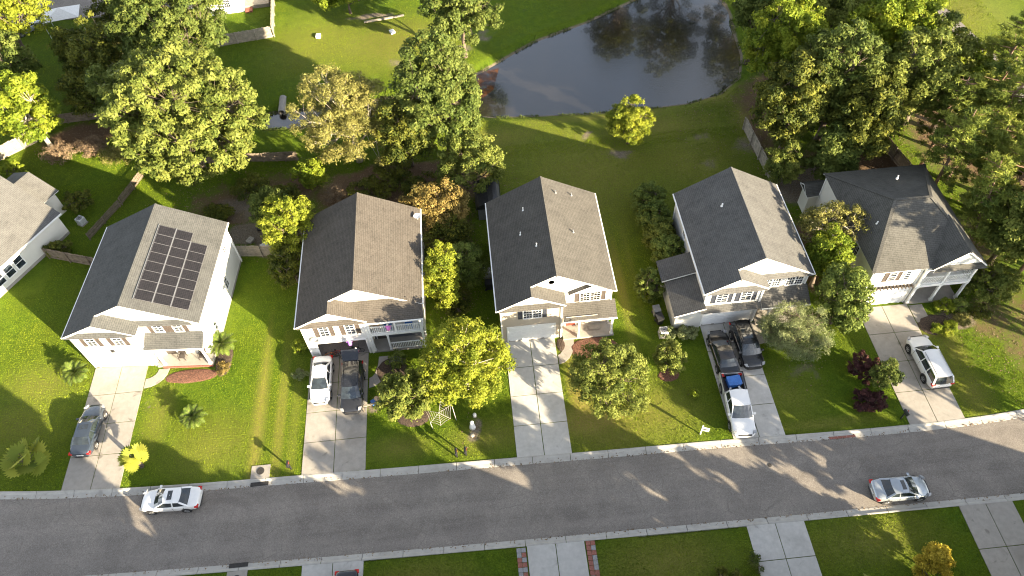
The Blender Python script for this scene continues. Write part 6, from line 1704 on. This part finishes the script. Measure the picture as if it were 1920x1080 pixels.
# spider-web decoration on the lawn
R = empty('web_decoration', (-5.0,29.0,0), 0, 'white rope spider web frame on the lawn below the bright tree', 'decoration')
apex = Vector((0.0,0.6,2.35)); feet = [Vector((-1.35,0.9,1.1)),Vector((-0.95,-0.15,0.75)),Vector((-0.1,-0.5,0.7)),Vector((0.75,-0.1,1.0)),Vector((0.95,0.7,1.9)),Vector((0.1,1.3,2.1))]
cen = Vector((-0.15,0.3,1.45))
for p_ in feet: b = MB(); b.tube([cen, (cen+p_)/2-Vector((0,0,.04)), p_], .013, 5); b.build('rope', M['rope'], R)
for f_ in (.25,.42,.6,.78,.97):
    b = MB()
    for k in range(len(feet)-1):
        a_ = cen.lerp(feet[k], f_); c_ = cen.lerp(feet[k+1], f_); m_ = (a_+c_)/2*0.94+cen*0.06; b.tube([a_,m_,c_], .010, 4, cap=False)
    b.build('web_ring', M['rope'], R)
for (x_,y_,p_) in ((-0.8,-0.4,feet[1]),(1.15,0.2,feet[4])): b = MB(); b.tube([(x_,y_,-.1), p_], .022, 6); b.build('stake', M['rope'], R)
# ornaments at the foot of the bright tree
def ornament(name, label, x, y, parts, cat='ornament'):
    R = empty(name, (x,y,0.0), 0, label, cat)
    for (nm, key, prof, off) in parts: b = MB(); b.lathe(prof, 10, off); b.build(nm, M[key], R, smooth=True)
ornament('lawn_ghost', 'white cloth ghost ornament beside the bright tree', -2.55, 28.4, [('body','white_cloth',[(.28,0),(.22,.4),(.16,.7),(.14,.8)],(0,0,0)),('head','white_cloth',[(.03,.78),(.15,.85),(.16,.95),(.1,1.06),(.02,1.1)],(0,0,0))])
ornament('lawn_lantern', 'small white lantern behind the ghost ornament', -2.3, 29.4, [('base','stone',[(.16,0),(.16,.08),(.1,.1)],(0,0,0)),('lamp','white_cloth',[(.1,.1),(.15,.25),(.15,.4),(.05,.5)],(0,0,0))])
ornament('stone_ball', 'pale stone ball on the lawn below the ghost ornament', -2.6, 27.6, [('foot','stone',[(.1,0),(.08,.06)],(0,0,0)),('ball','stone',[(.04,.05),(.15,.12),(.19,.24),(.15,.37),(.04,.43)],(0,0,0))])
# wooden chair scarecrow by the porch
R = empty('garden_chair', (-8.3,33.3,0), rad(20), 'tan garden chair facing the broad leaved tree', 'chair')
b = MB(); b.box(-.28,.28,-.26,.26,.38,.43); b.build('seat', M['tan_cloth'], R); b = MB(); b.box(-.28,.28,.22,.27,.43,1.0); b.build('backrest', M['tan_cloth'], R)
for sx in (-.25,.25):
    for sy in (-.23,.23): b = MB(); b.box(sx-.025,sx+.025,sy-.025,sy+.025,-.05,.38); b.build('leg', M['fence_wood'], R)
# trellis arch over the bed
R = empty('garden_arch', (-8.6,34.2,0), 0, 'thin dark metal arch before the two level porch', 'arch')
for x_ in (-.55,.55):
    for y_ in (-.2,.2): b = MB(); b.bar((x_,y_,-.1),(x_,y_,2.1),.035); b.build('upright', M['metal_dark'], R)
for y_ in (-.2,.2): b = MB(); b.tube([(.55*math.cos(a), y_, 2.1+.45*math.sin(a)) for a in [math.pi*k/8 for k in range(9)]], .02, 5); b.build('hoop', M['metal_dark'], R)
b = MB()
for k in range(9): a=math.pi*k/8; b.bar((.55*math.cos(a),-.2,2.1+.45*math.sin(a)),(.55*math.cos(a),.2,2.1+.45*math.sin(a)),.02)
b.build('rung', M['metal_dark'], R)
# toy wagon, blue, and cart beside the SUV
R = empty('wagon', (-10.5,31.6,0), rad(30), 'blue wagon with a tan bundle at the lawn edge beside the SUV', 'wagon')
b = MB(); b.box(-.45,.45,-.25,.25,.25,.5); b.build('tub', M['blue_plastic'], R, bevel=.03)
b = MB(); b.lathe([(.02,0),(.22,.06),(.24,.2),(.12,.34),(.02,.36)], 10, (0.1,0,.5)); b.build('bundle', M['tan_cloth'], R, smooth=True)
for sx in (-.32,.32):
    for sy in (-.28,.28): b = MB(); b.lathe([(.02,-.03),(.14,-.03),(.14,.03),(.02,.03)], 12, (sx,sy,.14), 'y'); b.build('wheel', M['tyre'], R)
b = MB(); b.bar((.45,0,.3),(1.0,0,.7),.03); b.build('handle', M['metal_dark'], R)
R = empty('sawhorse', (-11.0,31.2,0), rad(10), 'low wooden plank stand between the SUV and the blue wagon', 'stand')
b = MB(); b.box(-.8,.8,-.08,.08,.5,.56); b.build('plank', M['fence_pale'], R)
for sx in (-.6,.6):
    for sg in (-1,1): b = MB(); b.bar((sx,sg*.05,.5),(sx,sg*.28,0.0),.05); b.build('leg', M['fence_wood'], R)
# bicycles and boxes in the open garage
def bicycle(label, x, y, rz, key, s=1.0):
    R = empty('bicycle', (x,y,0.05), rz, label, 'bicycle', 'bicycles in the open garage')
    r = .31*s
    for cx in (-.5*s,.5*s):
        w_ = MB(); w_.tube([(cx+r*math.cos(a), 0, r+r*math.sin(a)) for a in [k*math.pi/8 for k in range(17)]], .022, 5, cap=False)
        for k in range(4): a=k*math.pi/4; w_.bar((cx+r*math.cos(a),0,r+r*math.sin(a)),(cx-r*math.cos(a),0,r-r*math.sin(a)),.008)
        w_.build('wheel', M['tyre'], R)
    f = MB(); A=(-.5*s,0,r); B_=(-.1*s,0,r*.95); C_=(-.2*s,0,.78*s); D_=(.36*s,0,.82*s); E_=(.5*s,0,r)
    for p_,q_ in ((A,B_),(A,C_),(B_,C_),(C_,D_),(B_,D_),(D_,E_)): f.tube([p_,q_],.022,6)
    f.build('frame', M[key], R)
    f = MB(); f.box(-.32*s,-.1*s,-.07,.07,.84*s,.9*s); f.build('saddle', M['black_plastic'], R, bevel=.02)
    f = MB(); f.tube([(.34*s,-.26,.98*s),(.38*s,-.1,.95*s),(.38*s,.1,.95*s),(.34*s,.26,.98*s)],.015,5); f.tube([(.36*s,0,.82*s),(.38*s,0,.96*s)],.018,5); f.build('handlebar', M['metal_dark'], R)
bicycle('orange bicycle at the left of the open garage', -14.7, 36.55, rad(8), 'orange_plastic')
bicycle('red bicycle second in the row at the garage mouth', -13.95, 36.8, rad(-6), 'red_plastic', .9)
bicycle('small yellow bicycle in the middle of the garage mouth', -13.2, 36.45, rad(12), 'yellow_plastic', .72)
bicycle('dark bicycle at the right of the open garage', -12.4, 36.9, rad(-4), 'metal_dark', .95)
for k, (x, y, w_, d_, h_, key, lb) in enumerate([(-14.6,38.4,.7,.5,.6,'tan_cloth','brown carton at the back of the open garage'),(-13.7,38.5,.6,.5,.9,'red_plastic','red tote inside the open garage'),(-12.7,38.3,.8,.5,.5,'orange_plastic','orange tote inside the open garage'),(-12.0,38.4,.5,.5,1.2,'grey_plastic','tall grey bin inside the open garage')]):
    b = MB(); b.box(-w_/2,w_/2,-d_/2,d_/2,0,h_*.88); b.box(-w_/2-.02,w_/2+.02,-d_/2-.02,d_/2+.02,h_*.88,h_); q = b.build('garage_tote', M[key], bevel=.02); q.location=(x,y,.06); tag(q, lb, 'tote')
# pink and purple hanging figures
def hanging(label, x, y, z, key):
    R = empty('hanging_figure', (x,y,z), 0, label, 'decoration'); R.scale = (.72,.72,.8)
    b = MB(); b.lathe([(.02,-.75),(.26,-.7),(.2,-.35),(.13,-.05),(.03,0)], 10); b.build('robe', M[key], R, smooth=True)
    b = MB(); b.lathe([(.02,-.02),(.11,.04),(.12,.14),(.06,.24),(.01,.26)], 10); b.build('head', M['white_cloth'], R, smooth=True)
    b = MB(); b.tube([(-.34,0,-.3),(-.1,0,-.12),(.1,0,-.12),(.34,0,-.3)], [.05,.07,.07,.05], 6); b.build('sleeve', M[key], R)
hanging('purple hanging figure before the garage front', -12.45, 36.2, 3.0, 'purple_cloth')
hanging('pink hanging figure low before the garage front', -12.1, 36.1, 1.75, 'pink_cloth')
hanging('pink hanging figure on the upper porch', -8.95, 36.55, 4.2, 'pink_cloth')
# porch chairs
def porch_chair(label, x, y, z, rz, key):
    R = empty('porch_chair', (x,y,z), rz, label, 'chair')
    b = MB(); b.box(-.3,.3,-.28,.28,.38,.44); b.build('seat', M[key], R, bevel=.02)
    b = MB(); b.solid([(-.3,.26,.44),(.3,.26,.44),(.3,.42,1.0),(-.3,.42,1.0)], .05); b.build('backrest', M[key], R)
    for sx in (-.27,.27):
        for sy in (-.25,.25): b = MB(); b.box(sx-.025,sx+.025,sy-.025,sy+.025,0,.38); b.build('leg', M[key], R)
        b = MB(); b.box(sx-.03,sx+.03,-.26,.3,.6,.64); b.build('armrest', M[key], R)
porch_chair('blue chair on the left half of the upper porch', -9.1, 37.3, 2.8, 0, 'blue_plastic'); porch_chair('blue chair on the right half of the upper porch', -7.3, 37.3, 2.8, 0, 'blue_plastic')
porch_chair('wooden chair at the left end of the upper porch', -10.1, 37.4, 2.8, 0, 'tan_cloth')
porch_chair('dark chair under the solar house porch roof, left of two', -27.8, 37.95, .17, rad(-4), 'door_dark'); porch_chair('dark chair under the solar house porch roof, right of two', -26.0, 37.8, .17, rad(-4), 'door_dark')
porch_chair('chair on the upper porch of the hip roofed house', 38.2, 37.6, 2.78, 0.3, 'metal_grey')
# play frame behind the solar house
R = empty('play_frame', (-32.2,52.6,0), rad(25), 'blue play frame with splayed white poles behind the solar roof', 'play frame')
for (a_,c_) in (((-.9,-.7,0),(-.1,0,2.0)),((.9,-.7,0),(.1,0,2.0)),((-.9,.7,0),(-.1,0,2.0)),((.9,.7,0),(.1,0,2.0)),((1.9,.2,0),(.1,0,2.05))): b = MB(); b.tube([a_,c_],.045,6); b.build('pole', M['trim'], R)
b = MB(); b.solid([(-.7,-.5,1.45),(.3,-.5,1.75),(.3,.5,1.75),(-.7,.5,1.45)], .06); b.build('canopy', M['blue_plastic'], R)
b = MB(); b.solid([(-1.5,-.25,.1),(-.6,-.25,1.2),(-.6,.25,1.2),(-1.5,.25,.1)], .05); b.build('slide', M['blue_plastic'], R)
# clutter in the dark yard
for k,(x,y,key,lb) in enumerate([(-22.6,52.9,'black_plastic','black crate in the dark yard behind the solar house'),(-22.0,50.5,'white_cloth','small white bucket behind the short wooden fence'),(-23.5,51.4,'stone','grey block in the dark yard right of the solar house'),(-18.9,85.6,'trim','small white box lying on the sunny far lawn'),(-9.4,85.0,'trim','white slab lying on the far lawn near the top tree'),(-3.0,46.5,'galv','pale tank beside the orange brown tree')]):
    b = MB(); b.box(-.35,.35,-.28,.28,-.05,.22); b.box(-.38,.38,-.31,.31,.22,.28); q = b.build('yard_box', M[key], bevel=.03); q.location=(x,y,gz(x,y)); q.rotation_euler=(0,0,k*.5); tag(q, lb, 'box')
# concrete culvert pipe into the ditch
R = empty('culvert', (-22.3,71.2,-.35), 0, 'concrete culvert pipe emptying into the ditch', 'culvert')
b = MB(); n=16
for k in range(n):
    a=2*math.pi*k/n; c_=2*math.pi*(k+1)/n
    for (r0,inv) in ((.42,0),(.33,1)):
        q_=[(r0*math.cos(a),0,r0*math.sin(a)+.2),(r0*math.cos(c_),0,r0*math.sin(c_)+.2),(r0*math.cos(c_),2.6,r0*math.sin(c_)+.35),(r0*math.cos(a),2.6,r0*math.sin(a)+.35)]; b.poly(q_[::-1] if not inv else q_)
    b.poly([(.33*math.cos(a),0,.33*math.sin(a)+.2),(.33*math.cos(c_),0,.33*math.sin(c_)+.2),(.42*math.cos(c_),0,.42*math.sin(c_)+.2),(.42*math.cos(a),0,.42*math.sin(a)+.2)])
b.build('pipe', M['concrete'], R)
# long timber on the far lawn
b = MB(); b.bar((-2.6,-.4,.12),(2.6,.4,.12),.22,.2); q = b.build('timber', M['fence_pale']); q.location=(-10.5,88.3,gz(-10.5,88.3)); tag(q, 'long pale timber lying on the far lawn', 'timber')
# parasol-like canopies and pool in the upper left corner
R = empty('canopy_tent', (-52.0,92.0,0), .2, 'white canopy tent near the upper left corner', 'tent')
b = MB()
P_=[(-2.2,-1.5,2.3),(2.2,-1.5,2.3),(2.2,1.5,2.3),(-2.2,1.5,2.3)]
for k in range(4): b.poly([P_[k],P_[(k+1)%4],(0,0,3.2)])
b.build('cloth', M['white_cloth'], R)
for p_ in P_: b = MB(); b.bar((p_[0],p_[1],-.1),p_,.07); b.build('pole', M['galv'], R)

# ---- blades of lawn grass: too many to count
rng = np.random.default_rng(77)
NB = 600000
NF = 260000
bx_ = np.concatenate([rng.uniform(-52, 48, NB), rng.uniform(-66, 66, NF)]); by_ = np.concatenate([12 + (rng.random(NB) ** 1.2) * 50, rng.uniform(60, 99, NF)])
ok = np.ones(NB+NF, bool)
jj = np.abs(rng.normal(0, .05, NB+NF))*(vnoise(bx_, by_, .8, 61) > .45)     # tufts creep over the slab edges
for (a, b2, c_, d_) in HARD: ok &= ~((bx_ > a-.01+jj) & (bx_ < b2+.01-jj) & (by_ > c_-.02) & (by_ < d_+.02))
for (a, b2, c_, d_) in FOOT: ok &= ~((bx_ > a) & (bx_ < b2) & (by_ > c_) & (by_ < d_))
ok &= ~((by_ < y_ug(bx_)+.01-jj) & (by_ > y_lg(bx_)-.01+jj))
ok &= pond_depth(bx_, by_) < -0.8
ix = np.clip(np.searchsorted(gx, bx_), 0, len(gx)-1); iy = np.clip(np.searchsorted(gy, by_), 0, len(gy)-1)
ok &= (zone[ix, iy, 1] < 0.35) & (zone[ix, iy, 2] < 0.4)
bx_, by_ = bx_[ok], by_[ok]; n = len(bx_)

bz_ = np.where(ground_z(bx_, by_) < -.2, .02, ground_z(bx_, by_))
an = rng.uniform(0, 2*np.pi, n); hh = rng.uniform(.035, .085, n); ww = rng.uniform(.018, .044, n)
ww = ww*np.where(by_ > 60, 1.3, 1.0); hh = hh*np.where(by_ > 60, 1.0, 1.0)
lx, ly = rng.normal(0, .035, n), rng.normal(0, .035, n)
V = np.empty((n, 3, 3), np.float32)
V[:,0] = np.stack([bx_-np.cos(an)*ww, by_-np.sin(an)*ww, bz_-.01], 1); V[:,1] = np.stack([bx_+np.cos(an)*ww, by_+np.sin(an)*ww, bz_-.01], 1); V[:,2] = np.stack([bx_+lx, by_+ly, bz_+hh], 1)
me = np_mesh('lawn_grass', V.reshape(-1,3), np.arange(n*3).reshape(n,3), M['leaf_grass'], smooth=False)
big = vnoise(bx_, by_, 2.2, 33)*.5 + vnoise(bx_, by_, 9, 34)*.5
dz = zone[np.clip(np.searchsorted(gx, bx_),0,len(gx)-1), np.clip(np.searchsorted(gy, by_),0,len(gy)-1), 0]
lot = np.select([by_ < 19, by_ > 52, bx_ < -21.3, bx_ < -16.3, bx_ < 0, bx_ < 16, bx_ < 30], [-.12, .02, .06, .20, -.02, .16, -.10], .10)
mow = .07*np.sign(np.sin(bx_*2*np.pi/1.15 + .4*np.sin(by_*.3)))*(vnoise(bx_, by_, 6, 35) > .4)
at = me.attributes.new('tint','FLOAT','POINT'); at.data.foreach_set('value', np.repeat(np.clip(-.08+big*.95+lot+mow+rng.normal(0,.06,n)+dz*.5,0,1).astype(np.float32),3))
q = bpy.data.objects.new('lawn_grass', me); COL.objects.link(q); tag(q, 'short green lawn grass around the houses', 'grass', kind='stuff')

# ---- fallen leaves and pine straw on the bare ground and along the gutters
NL = 150000
lx_ = rng.uniform(-55, 56, NL); ly_ = rng.uniform(24, 76, NL)
ixl = np.clip(np.searchsorted(gx, lx_), 0, len(gx)-1); iyl = np.clip(np.searchsorted(gy, ly_), 0, len(gy)-1)
wgt = np.maximum(zone[ixl, iyl, 2]*1.1, zone[ixl, iyl, 1]*.45)
okl = (rng.random(NL) < wgt) & (pond_depth(lx_, ly_) < -1.2) & (ly_ > y_ug(lx_)+.1)
for (a, b2, c_, d_) in HARD + FOOT: okl &= ~((lx_ > a) & (lx_ < b2) & (ly_ > c_) & (ly_ < d_))
lx_, ly_ = lx_[okl], ly_[okl]; lz_ = ground_z(lx_, ly_) + .02
NGt = 900
gxx = rng.uniform(-44, 44, NGt); up_ = rng.random(NGt) < .55
gyy = np.where(up_, y_ur(gxx) + np.abs(rng.normal(0, .14, NGt)) - .05, y_lr(gxx) - np.abs(rng.normal(0, .12, NGt)) + .05)
lx_ = np.concatenate([lx_, gxx]); ly_ = np.concatenate([ly_, gyy]); lz_ = np.concatenate([lz_, np.full(NGt, -.05)])
n = len(lx_)
Nn = rng.normal(size=(n, 3))*.35 + np.array([0, 0, 1.0]); Ln = rng.uniform(.07, .17, n)
lo = leaf_object('leaf_litter', np.stack([lx_, ly_, lz_], 1), Nn, Ln, Ln*rng.uniform(.3, .8, n), rng.normal(.45, .28, n), 'leaf_brown', None, rng)
tag(lo, 'scattered brown leaves and straw on bare ground and gutters', 'leaf litter', kind='stuff')
# ---- rank grass on the pond banks
NR = 12000; PP = np.concatenate([POND, POND[:1]]); sg_ = np.hypot(*(PP[1:]-PP[:-1]).T); DD = np.concatenate([DITCH, DITCH[:1]]); sd_ = np.hypot(*(DD[1:]-DD[:-1]).T)
pts_ = []
for (Q_, w_) in ((PP, sg_), (DD, sd_)):
    k = rng.choice(len(w_), NR//2, p=w_/w_.sum()); f = rng.random(NR//2)[:, None]
    pts_.append(Q_[k]*(1-f) + Q_[k+1]*f + rng.normal(0, .30, (NR//2, 2)))
pts_ = np.concatenate(pts_)
pdp = pond_depth(pts_[:, 0], pts_[:, 1]); pts_ = pts_[(pdp < .12) & (pdp > -1.1) & (vnoise(pts_[:, 0], pts_[:, 1], 1.6, 51) > .38)]
n = len(pts_); zb_ = ground_z(pts_[:, 0], pts_[:, 1]); an = rng.uniform(0, 6.283, n); hh = rng.uniform(.08, .3, n); ww = rng.uniform(.03, .08, n)
V = np.empty((n, 3, 3), np.float32)
V[:,0] = np.stack([pts_[:,0]-np.cos(an)*ww, pts_[:,1]-np.sin(an)*ww, zb_-.02], 1); V[:,1] = np.stack([pts_[:,0]+np.cos(an)*ww, pts_[:,1]+np.sin(an)*ww, zb_-.02], 1); V[:,2] = np.stack([pts_[:,0]+rng.normal(0,.1,n), pts_[:,1]+rng.normal(0,.1,n), zb_+hh], 1)
me = np_mesh('bank_grass', V.reshape(-1,3), np.arange(n*3).reshape(n,3), M['leaf_mid'], smooth=False)
at = me.attributes.new('tint','FLOAT','POINT'); at.data.foreach_set('value', np.repeat(np.clip(rng.normal(.4,.25,n),0,1).astype(np.float32),3))
q = bpy.data.objects.new('bank_grass', me); COL.objects.link(q); tag(q, 'rank grass along the banks of pond and ditch', 'grass', kind='stuff')
